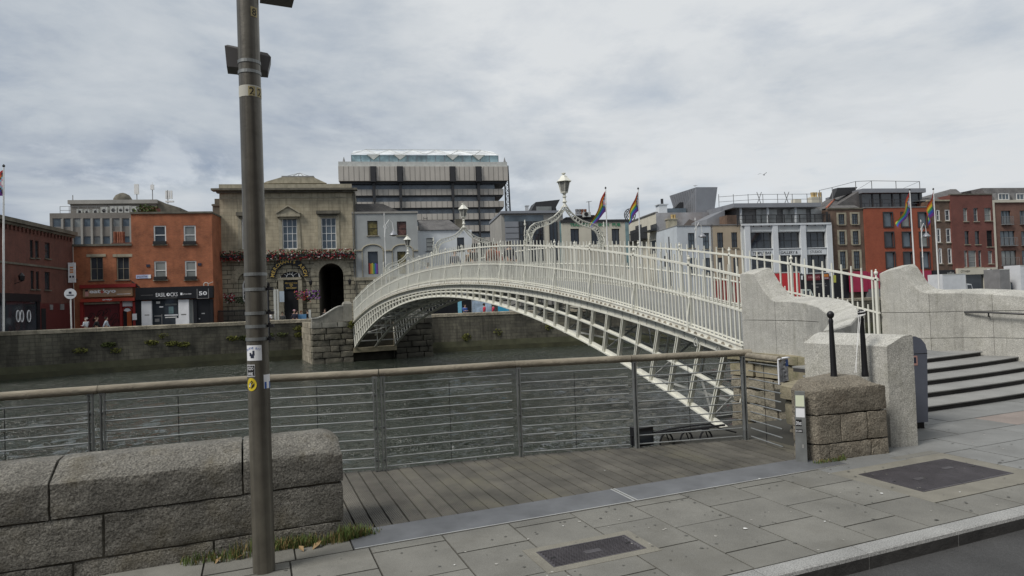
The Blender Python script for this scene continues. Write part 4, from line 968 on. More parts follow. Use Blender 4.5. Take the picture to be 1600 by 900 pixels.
obj('quay_wall', MB().box(10.62, 14.25, 54.4, 55.4, -1.8, -1.42), M['ledge'], kind='structure'); obj('quay_wall', MB().box(10.62, 14.25, 55.4, 57, ZW-.4, .85), M['quaydark'], kind='structure')
# curved parapet on the far abutment, swept up to its pillar
def far_wing(nm, label, x0, x1, sgn):
    t = thing(nm, label, 'wall', (x1, 55, .8)); b = MB(); secs = []
    for k in range(13):
        f = k/12; x = x0+(x1-x0)*f; z = 1.15+.95*(1-math.cos(math.pi*min(1, max(0, f-.1)/.9)))/2
        secs.append([(x, 54.56, .85), (x, 54.95, .85), (x, 54.95, z), (x, 54.56, z)])
    b.loft(secs); obj('parapet', b, M['granite_far'], t)
    c = MB(); c.loft([[(q[3][0], 54.5, q[3][2]+.003), (q[3][0], 55.0, q[3][2]+.003), (q[3][0], 55.0, q[3][2]+.1), (q[3][0], 54.5, q[3][2]+.1)] for q in secs]); obj('coping', c, M['granite'], t)
    p = MB(); a, e = (x1+.01, x1+.72) if sgn > 0 else (x1-.72, x1-.01)
    p.box(a, e, 54.46, 55.1, .85, 2.3); p.loft([[(a-.0+d, 54.46+d, z), (e-d, 54.46+d, z), (e-d, 55.1-d, z), (a+d, 55.1-d, z)] for d, z in ((.0, 2.301), (.08, 2.45), (.2, 2.5))]); obj('pillar', p, M['granite_far'], t)
far_wing('wing_wall', 'far parapet sweeping up to a stone pillar at the left bridge end', 7.3, 9.85, 1); far_wing('wing_wall', 'far parapet and stone pillar at the right of the far bridge end', 17.5, 15.1, -1)

# ---------------- building kit (local frame: x along the front, y into the building, z up)
class B:
    def __init__(s, name, label, px, off=0., ang=FA, o=None, cat='building', group=None, z0=0.):
        s.ang = ang; s.o = Vector(o) if o is not None else FO.copy(); s.ux = Vector((math.cos(ang), math.sin(ang), 0)); s.n = Vector((-math.sin(ang), math.cos(ang), 0))
        s.o = s.o + s.n*off; s.x0 = 0.; s.x0 = s.x(px, 470); s.o = s.o + s.ux*s.x0; s.x0 = 0.
        s.o.z = z0; s.root = thing(name, label, cat, s.o, ang, group)
    def hit(s, px, py, dy=0.):
        d = ray(px, py); q = s.o+s.n*dy; k = ((q-CAM)@s.n if 0 else (q-CAM).dot(s.n))/d.dot(s.n); return CAM+d*k
    def x(s, px, py, dy=0.): return (s.hit(px, py, dy)-s.o).dot(s.ux)
    def z(s, px, py, dy=0.): return s.hit(px, py, dy).z-s.o.z
    def rect(s, r, dy=0.):
        a, b, c, d = r; mx, my = (a+c)/2, (b+d)/2
        return s.x(a, my, dy), s.x(c, my, dy), s.z(mx, d, dy), s.z(mx, b, dy)
    def part(s, name, mb, m, parent=None, smooth=False, kind=None): return obj(name, mb, m, parent or s.root, smooth, True, kind)
    def wall(s, x0, x1, z0, z1, ops, m, rev=.2, depth=9., name='wall', y=0., sides=True):
        xs = sorted({x0, x1, *[q for o in ops for q in o[:2]]}); zs = sorted({z0, z1, *[q for o in ops for q in o[2:4]]}); b = MB()
        xs = [q for q in xs if x0-1e-6 <= q <= x1+1e-6]; zs = [q for q in zs if z0-1e-6 <= q <= z1+1e-6]
        for a, c in zip(xs, xs[1:]):
            for d, e in zip(zs, zs[1:]):
                mx, mz = (a+c)/2, (d+e)/2
                if any(o[0] < mx < o[1] and o[2] < mz < o[3] for o in ops): continue
                b.quad((a, y, d), (c, y, d), (c, y, e), (a, y, e))
        for o in ops:
            a, c, d, e = o[:4]; r = y+rev
            b.quad((a, y, d), (a, r, d), (a, r, e), (a, y, e)); b.quad((c, y, d), (c, y, e), (c, r, e), (c, r, d)); b.quad((a, y, e), (a, r, e), (c, r, e), (c, y, e)); b.quad((a, y, d), (c, y, d), (c, r, d), (a, r, d))
        if sides:
            Y = y+depth; b.quad((x0, y, z0), (x0, y, z1), (x0, Y, z1), (x0, Y, z0)); b.quad((x1, y, z0), (x1, Y, z0), (x1, Y, z1), (x1, y, z1)); b.quad((x0, y, z1), (x1, y, z1), (x1, Y, z1), (x0, Y, z1)); b.quad((x0, Y, z0), (x0, Y, z1), (x1, Y, z1), (x1, Y, z0))
        return s.part(name, b, m)
    def window(s, o, fm, gm, nx=1, nz=2, rev=.2, fw=.06, sill=None, bar=.03, y=0., name='window', sillh=.1, box=None):
        a, c, d, e = o[:4]; r = y+rev; f = MB()
        f.box(a, a+fw, r-.07, r-.005, d, e); f.box(c-fw, c, r-.07, r-.005, d, e); f.box(a+fw, c-fw, r-.07, r-.005, d, d+fw); f.box(a+fw, c-fw, r-.07, r-.005, e-fw, e)
        zl = [d+fw+(e-d-2*fw)*j/nz for j in range(nz+1)]
        for i in range(1, nx): x = a+(c-a)*i/nx; f.box(x-bar/2, x+bar/2, r-.06, r-.01, d+fw, e-fw)
        for z in zl[1:-1]: f.box(a+fw, c-fw, r-.055, r-.012, z-bar/2, z+bar/2)
        w = s.part(name, f, fm)
        g = MB(); g.box(a+.01, c-.01, r-.004, r+.03, d+.01, e-.01); s.part('pane', g, gm, w)
        if sill: q = MB(); q.box(a-.12, c+.12, y-.12, r-.071, d-sillh, d-.003); s.part('sill', q, sill, w)
        if box: q = MB(); q.box(a-.02, c+.02, y-.2, y-.01, d+.003, d+box); s.part('window_box', q, M['black'], w)
        return w
    def boxp(s, name, r, y0, y1, m, parent=None, dy=None):
        a, c, d, e = s.rect(r, y0 if dy is None else dy); return s.part(name, MB().box(a, c, y0, y1, d, e), m, parent)
    def sign(s, name, st, r, m, y, parent=None, bold=0., thick=0.):
        a, c, d, e = s.rect(r, y); return s.part(name, text_mb(st, e-d, c-a, 0, bold, ((a+c)/2, y, d)), m, parent)
def recede(px, target, py=470, off=0.):
    """how far behind the front at pixel column px a wall running straight back must go to meet column target"""
    ux = Vector((math.cos(FA), math.sin(FA), 0)); n = Vector((-math.sin(FA), math.cos(FA), 0)); o = FO+n*off
    d = ray(px, py); p = CAM+d*((o-CAM).dot(n)/d.dot(n)); t = ray(target, py); k = Vector((-t.y, t.x, 0)); p2 = p-CAM
    return -(p2.x*k.x+p2.y*k.y)/(n.x*k.x+n.y*k.y)

M['brick_o'] = brick('orange_brick', (.40, .132, .056), (.31, .09, .04), (.28, .15, .085), var=.34, streak=.22)
M['brick_r'] = brick('red_orange_brick', (.37, .112, .046), (.285, .08, .036), (.26, .14, .08), var=.34, streak=.12)
M['brick_d'] = brick('dark_red_brick', (.15, .05, .036), (.115, .04, .03), (.11, .06, .045), var=.3, streak=.3)
M['brick_b'] = brick('brown_brick', (.16, .1, .068), (.12, .076, .055), (.12, .09, .07), var=.35, streak=.3)
M['brick_n'] = brick('new_red_brick', (.34, .085, .04), (.29, .068, .034), (.22, .075, .045), var=.14)
M['brick_m'] = brick('maroon_brick', (.185, .06, .045), (.15, .05, .04), (.12, .06, .05), var=.2)
M['brick_a'] = brick('apartment_brick', (.20, .10, .07), (.165, .08, .06), (.14, .09, .07), var=.2)
M['ashlar'] = brick('ashlar_stone', (.42, .37, .265), (.35, .305, .215), (.24, .21, .15), 1.05, .42, .012, .28, .5, .9, .3, streak=.45)
M['rust_ash'] = brick('rusticated_stone', (.31, .283, .21), (.26, .236, .175), (.075, .068, .05), 1.3, .52, .04, .28, .6, .9, 1., streak=.5)
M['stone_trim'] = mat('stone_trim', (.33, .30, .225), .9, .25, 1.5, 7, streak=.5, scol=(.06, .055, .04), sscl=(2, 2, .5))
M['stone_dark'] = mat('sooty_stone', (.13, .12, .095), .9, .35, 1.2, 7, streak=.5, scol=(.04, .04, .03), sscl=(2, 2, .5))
M['render_g'] = mat('grey_render', (.33, .345, .34), .85, .1, .6, 6, streak=.25, scol=(.17, .17, .16), sscl=(1.5, 1.5, .3))
M['render_w'] = mat('white_render', (.62, .65, .67), .8, .08, .5, 6, streak=.2, scol=(.3, .3, .3), sscl=(1.5, 1.5, .3))
M['render_wb'] = mat('bluish_white_render', (.5, .54, .57), .8, .1, .5, 6, streak=.25, scol=(.25, .25, .26), sscl=(1.5, 1.5, .3))
M['cream'] = mat('cream_render', (.55, .52, .43), .8, .1, .5, 6, streak=.2, scol=(.3, .27, .2), sscl=(1.5, 1.5, .3))
M['beige'] = mat('beige_render', (.40, .335, .245), .85, .1, .5, 6, streak=.2, scol=(.2, .17, .13), sscl=(1.5, 1.5, .3))
M['conc'] = mat('concrete', (.3, .29, .265), .85, .15, .4, 7, streak=.35, scol=(.14, .135, .12), sscl=(1, 1, .2))
M['conc_bank'] = mat('pale_stone_cladding', (.44, .41, .365), .8, .1, .25, 6, streak=.25, scol=(.24, .22, .19), sscl=(.8, .8, .1))
M['conc_d'] = mat('grey_brown_concrete', (.2, .185, .165), .85, .2, .4, 7, streak=.4, scol=(.09, .085, .075), sscl=(1, 1, .2))
M['clad'] = mat('zinc_cladding', (.26, .27, .29), .45, .1, .5, 5, .3)
M['fascia_k'] = plain('black_shopfront', (.012, .013, .016), .4)
M['fascia_r'] = plain('red_shopfront', (.25, .025, .022), .5)
M['shutter'] = plain('maroon_shutter', (.13, .022, .026), .55)
M['dkframe'] = plain('dark_window_frame', (.03, .03, .032), .5)
GL = [M['glass'], M['glass'], M['glass_b'], M['glass_c']]
rb = random.Random(17)

# 1 dark brick corner building, its side wall facing up the quay
cn = FO+Vector((math.cos(FA), math.sin(FA), 0))*0
mb_ = B('temp', 'x', 'x' and 115); c115 = mb_.o.copy(); bpy.data.objects.remove(mb_.root)
b = B('corner_building', 'dark red brick corner building with black shopfront at the far left', 0, 0, R(74.86), c115)
X1 = b.x(115.5, 470); Z = lambda px, py: b.z(px, py); zt = (b.z(20, 341)+b.z(100, 362))/2
ops = [b.rect(r) for r in ((47, 375, 52, 403), (55, 376, 60.5, 403), (70, 379, 78, 404), (48, 423, 53, 452), (56.5, 424, 61, 452), (70, 425, 78, 453))]
XL = -14.
b.wall(XL, X1, 0, zt, ops, M['brick_d'], .15, 8)
for o in ops: b.window(o, M['dkframe'], M['glass'], 1, 2, .15, .07, M['stone_dark'])
cor = MB(); cor.box(XL, X1+.1, -.45, .3, zt-.32, zt+.04); cor.box(XL, X1+.05, -.22, -.003, zt-.55, zt-.325); b.part('cornice', cor, M['stone_dark'])
cor = MB(); z_ = b.z(60, 360.5); cor.box(XL, X1, -.07, -.002, z_-.05, z_+.05); b.part('string_course', cor, M['stone_trim'])
cor = MB(); z_ = b.z(54, 415); cor.box(XL, X1, -.08, -.002, z_-.09, z_+.09); b.part('string_course', cor, M['stone_dark'])
den = MB(); x = XL
while x < X1: den.box(x, x+.18, -.16, -.002, zt-.95, zt-.56); x += .62
b.part('dentil_course', den, M['brick_d'], kind='stuff')
a, c, d, e = b.rect((-40, 460, 60, 516)); s_ = MB(); s_.box(XL, c, -.25, -.003, e-.6, e+.1); s_.box(c-.5, c, -.16, -.003, 0, e-.6); b.part('shopfront', s_, M['fascia_k'])
g = MB(); g.box(XL, c-.5, -.06, -.003, .5, e-.6); b.part('shop_window', g, M['glass'])
for px in (28, 34, 45): a_, c_, d_, e_ = b.rect((px-2.5, 485, px+2.5, 503), -.07); k = MB(); k.tube([((a_+c_)/2+(c_-a_)*.5*math.cos(t), -.08, (d_+e_)/2+(e_-d_)/2*math.sin(t)) for t in [i*math.pi/8 for i in range(17)]], .045, 5); b.part('window_emblem', k, M['paper'])
b.boxp('painted_base', (58, 474, 115.4, 522), -.03, -.002, plain('oxblood_paint', (.10, .022, .02), .6)); b.boxp('side_door', (65, 482, 72, 522), -.05, -.031, M['dark_opening']); b.boxp('meter_box', (95, 475, 100.5, 484), -.1, -.031, M['lead']); b.boxp('meter_box', (79, 476, 83, 484), -.1, -.031, M['lead'])
k = MB(); a, c, d, e = b.rect((18, 430, 26, 440)); k.lathe(((a+c)/2, -.6, d), [(.05, 0), (.2, .1), (.26, .5), (.1, .7), (.02, .8)], 6); k.beam(((a+c)/2, -.6, d), ((a+c)/2, 0, d-.2), .05, .05); b.part('wall_lantern', k, M['dark_iron'])

# 2 office block behind
b = B('office_block', 'grey concrete office block with rooftop plant behind the brick shops', 80, 22)
x1 = b.x(262, 350); r1 = [(82, 341, 97, 355), (99.5, 341, 112, 355), (114.5, 341, 127.5, 355), (130, 341, 142.5, 354.5), (145.5, 341, 158, 354.5), (160.5, 341, 173, 354.5), (175.5, 341, 188, 354), (191, 341, 203, 354), (206, 341, 219, 354), (222, 341, 235, 354)]
ops = [b.rect(r) for r in r1]+[b.rect((q[0], 369, q[2]+.5, 383.5)) for q in r1]
b.wall(0, x1, 0, b.z(150, 332.5), ops, M['conc_d'], .12, 10)
for i, o in enumerate(ops): b.window(o, M['lead'], [M['glass_b'], M['glass_b'], M['glass_c'], M['glass_b']][i % 4], 1, 1, .12, .07)
fin = MB()
for q in r1[1:]: a = b.x(q[0]-1.3, 360); fin.box(a-.13, a+.13, -.18, -.002, 0, b.z(150, 341.5))
b.part('fin', fin, M['conc'])
z0 = b.z(150, 332.5); ph = MB(); a = b.x(109.5, 310, 4); e = b.x(244, 310, 4); h1 = b.z(180, 312.6, 4); h0 = b.z(180, 318.6, 4)
ph.box(a, e, 4, 10, z0+.003, h0); b.part('penthouse', ph, M['conc_d']); ph = MB(); ph.box(a-.2, e+.2, 3.7, 10, h0+.003, h1); b.part('penthouse_parapet', ph, M['conc'])
ph = MB(); ph.prism([(b.x(244, 310, 4), h1-.1), (b.x(280, 324, 4), b.z(280, 324, 4)), (b.x(280, 333, 4), z0), (b.x(242, 333, 4), z0)], 4.2, 10, 'y'); b.part('sloping_roof', ph, M['stone_dark'])
rl = MB()
for zz_ in (.55, 1.1): rl.beam((a, 1.2, z0+zz_), (b.x(206, 325, 1.2), 1.2, z0+zz_), .05, .05)
for i in range(9): x = a+(b.x(206, 325, 1.2)-a)*i/8; rl.beam((x, 1.2, z0), (x, 1.2, z0+1.1), .05, .05)
b.part('roof_railing', rl, M['lead'])
dm = MB(); dm.lathe((b.x(192, 312, 6), 6, h1), [(1.25, 0), (1.2, .5), (.9, 1.0), (.4, 1.3), (.05, 1.4)], 14); b.part('roof_dome', dm, M['stone_dark'], smooth=True)
for i, (px0, px1, py) in enumerate(((120, 129, 327), (132, 140, 327.5), (145, 154, 327), (157.5, 168, 323.5), (172, 182.5, 322), (184.5, 193, 322), (194.5, 202.5, 321.5), (204, 213.5, 322.5))):
    a, c = b.x(px0, py, 2), b.x(px1, py, 2); e = b.z(px0, py, 2); w = b.o+b.ux*((a+c)/2)+b.n*2.3; t = thing('air_conditioner', ('low' if i < 3 else 'tall')+' pale air conditioning unit, '+('first', 'second', 'third', 'fourth', 'fifth', 'sixth', 'seventh', 'last')[i]+' from the left on the office block roof', 'air conditioner', (w.x, w.y, z0), FA, 'air conditioners on the office block roof'); k = MB(); hw = (c-a)/2; k.box(-hw, hw, -.4, .4, .08, e-z0); obj('casing', k, M['whiteg'], t, local=True)
    k = MB(); r_ = min(hw*.6, (e-z0)*.38); k.lathe((0, 0, 0), [(r_, 0), (r_*.9, .03), (.05, .05)], 12); k.v = [(x, -.402-z, y+(e-z0)*.52) for x, y, z in k.v]; obj('fan', k, M['dark_iron'], t, local=True)
    k = MB(); k.box(-hw, hw, -.3, .3, 0, .08); obj('foot', k, M['lead'], t, local=True)
def antenna(px, pyt, pyb, label, kind, dy=5):
    w = b.hit(px, pyb, dy); h = b.z(px, pyt, dy)-b.z(px, pyb, dy); t = thing('antenna', label, 'antenna', w, FA); k = MB(); k.tube([(0, 0, 0), (0, 0, h)], .06, 6); obj('mast', k, M['lead'], t, local=True); k = MB()
    if kind == 0: k.box(-.28, .28, -.2, .1, h*.35, h)
    elif kind == 1: k.box(-.22, .22, -.15, .1, h*.66, h*.97); k.tube([(0, 0, h), (0, 0, h*1.12)], .03, 5)
    elif kind == 2:
        for x in (-.3, .05, .4): k.box(x, x+.22, -.15, .1, h*.35, h*.95)
        k.box(-.3, .8, -.2, .2, h*.1, h*.2)
    else: k.box(-.05, .05, -.04, .04, 0, h)
    obj('panel', k, M['whitewood'], t, local=True)
antenna(214, 288, 312, 'tall white panel antenna on the office block roof', 0); antenna(238.5, 288, 313, 'white box antenna on a thin mast, middle of the roof', 1); antenna(262.5, 297, 318, 'cluster of three white antennas at the right roof end', 2); antenna(114, 305, 322, 'thin bare aerial at the left end of the office roof', 3)

# 3 brick restaurant
b = B('restaurant_building', 'low orange brick building with red sushi restaurant front', 116)
x1 = b.x(207.3, 430); zt = b.z(160, 384.5); ops = [b.rect(r) for r in ((140.5, 401.5, 161, 438), (182, 401.5, 202, 437.5))]
b.wall(0, x1, 0, zt, ops, M['brick_o'], .2, 9)
for o in ops: b.window(o, M['stone_trim'], M['glass'], 2, 2, .2, .08, M['stone_dark'])
for r in ((135, 397, 165, 401.3), (176, 397, 206.6, 401.3)): b.boxp('lintel', r, -.06, -.002, M['stone_trim'])
cp = MB(); cp.box(-.05, x1, -.12, .3, zt+.003, zt+.22); b.part('parapet_coping', cp, M['stone_dark'])
b.boxp('shop_surround', (124, 444, 211.5, 449.5), -.45, -.002, M['fascia_r'])
f = b.boxp('sign_board', (129.5, 450, 207, 463.5), -.3, -.002, plain('tan_sign_board', (.32, .21, .13), .6)); b.sign('sign_lettering', 'eat kyo', (139.5, 451.5, 181, 459.8), M['paper'], -.305, f, .035); b.sign('sign_lettering', 'o', (157.2, 454.2, 162.6, 457.8), M['red'], -.306, f, .04)
a, c, d, e = b.rect((182, 459, 204, 459.7), -.31); b.part('sign_rule', MB().box(a, c, -.309, -.302, d, e), M['paper'], f)
b.boxp('sign_figure', (133, 453, 138, 463), -.33, -.302, plain('pink_sign_figure', (.55, .3, .27), .6)); b.boxp('sign_figure_hair', (133, 452.5, 137.5, 455.5), -.34, -.331, M['black'])
f = b.boxp('awning_rail', (125.5, 466.2, 210, 471.2), -.6, -.002, plain('bright_red_awning', (.36, .05, .03), .5)); b.sign('sign_lettering', 'eat tokyo', (160, 466.8, 175, 469.8), M['paper'], -.605, f, .03)
for r in ((125, 471.5, 130.5, 522), (187.3, 471.5, 190.5, 522), (207.5, 471.5, 212, 522)): b.boxp('shop_pilaster', r, -.35, -.002, M['fascia_r'])
sh = b.boxp('roller_shutter', (130.8, 475.5, 187, 522), -.12, -.002, M['shutter']); sl = MB(); a, c, d, e = b.rect((130.8, 475.5, 187, 522), -.12)
z = d
while z < e: sl.box(a, c, -.145, -.121, z, z+.06); z += .11
b.part('shutter_slat', sl, M['shutter'], sh, kind='stuff'); gf = MB()
for cx_, cz_, rr in ((142, 494, 4.2), (156, 490, 4.5), (166, 488, 5), (178, 495, 4.8), (180, 503, 4.2), (149, 498, 3)):
    q = b.hit(cx_, cz_, -.15); lx = (q-b.o).dot(b.ux); gf.tube([(lx+.075*rr*math.cos(t)*(1+.25*math.sin(2*t)), -.152, q.z+.075*rr*math.sin(t*1.3)) for t in [i*.35 for i in range(16)]], .03, 4)
b.part('graffiti', gf, M['black'], sh)
b.boxp('shutter_box', (131, 471.6, 187, 475), -.32, -.002, M['stone_trim'])
a, c, d, e = b.rect((191, 470.5, 207.3, 522), -.1); dr = MB(); dr.box(a, c, -.1, -.002, e-.55, e); b.part('door_sign', dr, M['paper'])
dr = MB(); dr.box(a, c, -.03, -.002, 0, e-.56); b.part('door_recess', dr, M['dark_opening']); ar = MB(); cx_ = (a+c)/2; rr = (c-a)/2; ar.tube([(cx_+rr*.9*math.cos(t), -.12, e-.56-rr+rr*.9*math.sin(t)) for t in [i*math.pi/12 for i in range(13)]], .09, 6); b.part('door_arch', ar, M['fascia_r']); dr = MB(); dr.box(cx_-.05, c-.12, -.09, -.031, 0, e-.56-rr*.9); b.part('door', dr, plain('orange_door', (.42, .1, .03), .5)); fl_ = MB(); fl_.add([(cx_, -.1, e-.62-rr)]+[(cx_+rr*.75*math.cos(t), -.1, e-.62-rr+rr*.75*math.sin(t)) for t in [math.pi*(.1+.8*i/10) for i in range(11)]], [(0, i+1, i+2) for i in range(10)]); b.part('fanlight', fl_, M['paper'])
b.boxp('notice', (206.8, 490.2, 213.5, 500), -.42, -.36, M['paper'])
# blade sign and round sign in front of it
w = b.hit(112.5, 426, -1.2); t = thing('hanging_sign', 'white vertical hanging sign with orange lettering on the brick corner', 'sign', w, FA); hs = (b.z(112, 410, -1.2)-b.z(112, 441, -1.2)); ws = (b.x(118, 426, -1.2)-b.x(107.2, 426, -1.2))
k = MB(); k.box(-ws/2, ws/2, -.1, .1, -hs/2, hs/2); obj('board', k, M['paper'], t, local=True); k = MB(); k.box(-.03, .03, .1, 1.1, hs*.3, hs*.34); k.box(-.03, .03, .1, 1.1, -hs*.34, -hs*.3); obj('bracket', k, M['dark_iron'], t, local=True)
for i in range(3): k = MB(); k.box(-.15, .17, -.106, -.101, hs*(.22-.12*i), hs*(.30-.12*i)); obj('sign_print', k, plain('orange_print', (.6, .25, .1), .6), t, local=True)
for x in (-.2, .06): k = MB(); k.box(x, x+.16, -.106, -.101, -hs*.26, -hs*.16); obj('sign_print', k, M['ink'], t, local=True)
xw = -8.6
def roundsign(px, pyt, pyb, rad, label):
    d = ray(px, 505); k = (quay_y(d.x/d.y*62)+1.1)/d.y; w = CAM+d*k; w.z = .12; sc = k/FPX*1.0; t = thing('round_sign', label, 'sign', w); h = EYE+(0-0)
    zt_ = (CAM+ray(px-1, pyt)*k).z; k_ = MB(); k_.tube([(0, 0, 0), (-.02, 0, zt_-.12)], .055, 8); obj('post', k_, M['whitewood'], t, local=True); k_ = MB(); k_.lathe((0, 0, 0), [(rad, -.03), (rad, .0)], 20); k_.v = [(x-.02, z-.06, y+zt_-.12) for x, y, z in k_.v]; obj('disc', k_, M['paper'], t, local=True)
    k_ = MB(); k_.box(-.27, .23, -.1, -.092, zt_-.27, zt_-.2); k_.box(-.12, .06, -.1, -.092, zt_-.12, zt_+.05); obj('sign_print', k_, M['ink'], t, local=True)
roundsign(111.5, 459, 512, .42, 'round white sign on a white post in front of the corner building')

# 4 tall brick locksmith building
b = B('locksmith_building', 'tall orange red brick building with black locksmith shopfront', 207.3, -.05)
x1 = b.x(333, 430); zt = b.z(270, 333.8); dpt = recede(333, 347, 430)
ops = [b.rect(r) for r in ((240, 352.5, 259.5, 382), (287, 352.2, 306, 382), (241, 408, 260.3, 437.3), (289, 407.5, 307, 437))]
b.wall(0, x1, 0, zt, ops, M['brick_r'], .12, 9)
for o in ops: b.window(o, M['whitewood'], rb.choice([M['glass_b'], M['glass_c'], M['glass']]), 1, 2, .12, .12, M['stone_trim'], .08, box=.35)
cp = MB(); cp.box(-.05, x1+.06, -.12, .3, zt+.003, zt+.2); cp.box(x1-.2, x1+.061, .301, 9, zt+.003, zt+.2); b.part('parapet_coping', cp, M['stone_dark'])
b.boxp('wall_plaque', (228.5, 413, 234, 417), -.05, -.002, M['ink']); b.boxp('wall_plaque', (309, 411, 314.5, 415), -.05, -.002, M['ink'])
f = b.boxp('street_nameplate', (212.5, 429.3, 235.8, 435), -.06, -.002, plain('bluish_plate', (.42, .47, .66), .5)); b.boxp('nameplate_end', (231.7, 429.5, 235.6, 434.8), -.065, -.061, M['paper']); b.sign('nameplate_lettering', 'BAILE ATHA', (214, 430.8, 230, 433.6), M['ink'], -.066, f)
f = b.boxp('fascia', (211.5, 448, 332.5, 467), -.5, -.002, M['fascia_k']); b.sign('sign_lettering', 'EASIL', (243.3, 457.6, 258.3, 463.6), M['paper'], -.505, f); b.sign('sign_lettering', 'CKS', (266, 457, 277.5, 463), M['paper'], -.505, f); a, c, d, e = b.rect((260, 457, 265.6, 463.4), -.505); k = MB(); k.lathe((0, 0, 0), [((c-a)/2, 0), ((c-a)/2, .01)], 16); k.v = [((a+c)/2+x, -.503-z, (d+e)/2+y) for x, y, z in k.v]; b.part('padlock_logo', k, M['paper'], f)
a, c, d, e = b.rect((263, 458.6, 264.2, 461), -.52); b.part('padlock_keyhole', MB().box(a-.03, c, -.5165, -.5135, d, e), M['black'], f)
b.sign('sign_lettering', 'phonelab', (285.8, 458, 299, 460.8), M['paper'], -.505, f); a, c, d, e = b.rect((281.8, 457.4, 285, 461), -.505); b.part('phone_logo', MB().box(a, c, -.51, -.5, d, e), M['paper'], f)
for r in ((220, 461, 239, 461.5), (247, 465.4, 276, 465.8)): a, c, d, e = b.rect(r, -.505); b.part('sign_rule', MB().box(a, c, -.506, -.5, d, e), M['lead'], f)
b.sign('number_lettering', '50', (310.5, 455.2, 323.3, 461.3), M['paper'], -.505, f, .02); fr = MB(); a, c, d, e = b.rect((307.5, 451, 326.3, 466.5), -.505)
for q in ((a, a+.07, d, e), (c-.07, c, d, e), (a+.07, c-.07, d, d+.05)): fr.box(q[0], q[1], -.505, -.5, q[2], q[3])
b.part('number_frame', fr, M['lead'], f); k = MB(); q = b.hit(322, 445, -.3); lx = (q-b.o).dot(b.ux); k.tube([(lx+.24*math.cos(t), -.3, q.z+.24*math.sin(t)) for t in [i*math.pi/8 for i in range(17)]], .05, 6); k.beam((lx+.2, -.3, q.z+.1), (lx+.7, -.3, q.z+.3), .06, .06); b.part('key_ornament', k, M['whiteg'])
for r, m in (((211.5, 467.3, 221, 522), 'fascia_k'), ((221.2, 470.5, 237, 522), 'paper'), ((279, 468, 295.3, 522), 'paper'), ((302.5, 467.3, 308, 522), 'fascia_k'), ((328.5, 467.3, 333, 522), 'fascia_k')): b.boxp('shop_panel', r, -.3, -.002, M[m])
for r in ((226, 491.5, 233.5, 493), (283, 490.5, 291, 492.3)): b.boxp('panel_print', r, -.305, -.301, M['lead'])
w = b.boxp('shop_window', (237.2, 467.3, 278.8, 522), -.1, -.002, M['glass']); b.boxp('display_strip', (295.5, 468, 302.3, 522), -.12, -.002, M['glass_c'])
for r, m in (((244, 471, 250, 474.5), 'whitewood'), ((249, 478.5, 255, 480.5), 'paper'), ((258, 474.5, 276, 477), 'glass_c'), ((263.5, 479, 271, 490), 'glass_t'), ((257, 491.5, 278, 493.2), 'paper'), ((258, 495, 276, 496.5), 'whitewood'), ((241, 493, 252, 494.5), 'lead'), ((242, 498, 249, 503), 'lead'), ((252.5, 491, 253.6, 522), 'lead'), ((274.5, 497, 279, 507), 'paper')): b.boxp('shop_display', r, -.13, -.101, M[m], w)
dr = b.boxp('door', (308.2, 467.3, 328.3, 522), -.15, -.002, M['fascia_k']); b.boxp('letter_plate', (315, 489, 320, 490.6), -.17, -.151, M['alu'], dr); b.boxp('door_knob', (311, 497, 312.6, 499), -.2, -.151, M['alu'], dr)
pt = MB(); pt.tube([(b.x(206, 440, -.15), -.15, b.z(206, 440)), (b.x(218, 449, -.15), -.15, b.z(218, 449))], .07, 6); b.part('cable_run', pt, M['black'])
ivy = MB(); ivy.leaves((b.x(228, 326, 3), 3, zt+.9), (1.3, .6, .6), 260, .17, 0, rb); b.part('roof_planting', ivy, mat('roof_shrub', (.07, .10, .03), .9, .4, 2))
ck = MB(); ck.box(b.x(222, 330, 4), b.x(246, 330, 4), 3.6, 5, zt, zt+1.3); b.part('chimney_stack', ck, M['brick_d'])
k = B('temp', 'x', 207.3)
bpy.data.objects.remove(k.root)
# pots behind the restaurant roof
b3 = bpy.data.objects['restaurant_building']; k = MB()
bb = B('chimney_cluster', 'row of terracotta chimney pots above the restaurant roof', 176, 3.5, cat='chimney')
zt3 = bb.z(190, 388); k.box(0, bb.x(207, 380), 0, .9, 6, bb.z(190, 379)); bb.part('stack', k, M['brick_d']); 
for px in (177.5, 183, 186.5, 190): p = MB(); p.lathe((bb.x(px, 372), .4, bb.z(px, 379)), [(.2, 0), (.17, .3), (.19, 1.2), (.14, 1.25)], 8); bb.part('chimney_pot', p, mat('terracotta', (.2, .085, .05), .9, .3, 3) if 'terracotta' not in bpy.data.materials else bpy.data.materials['terracotta'])
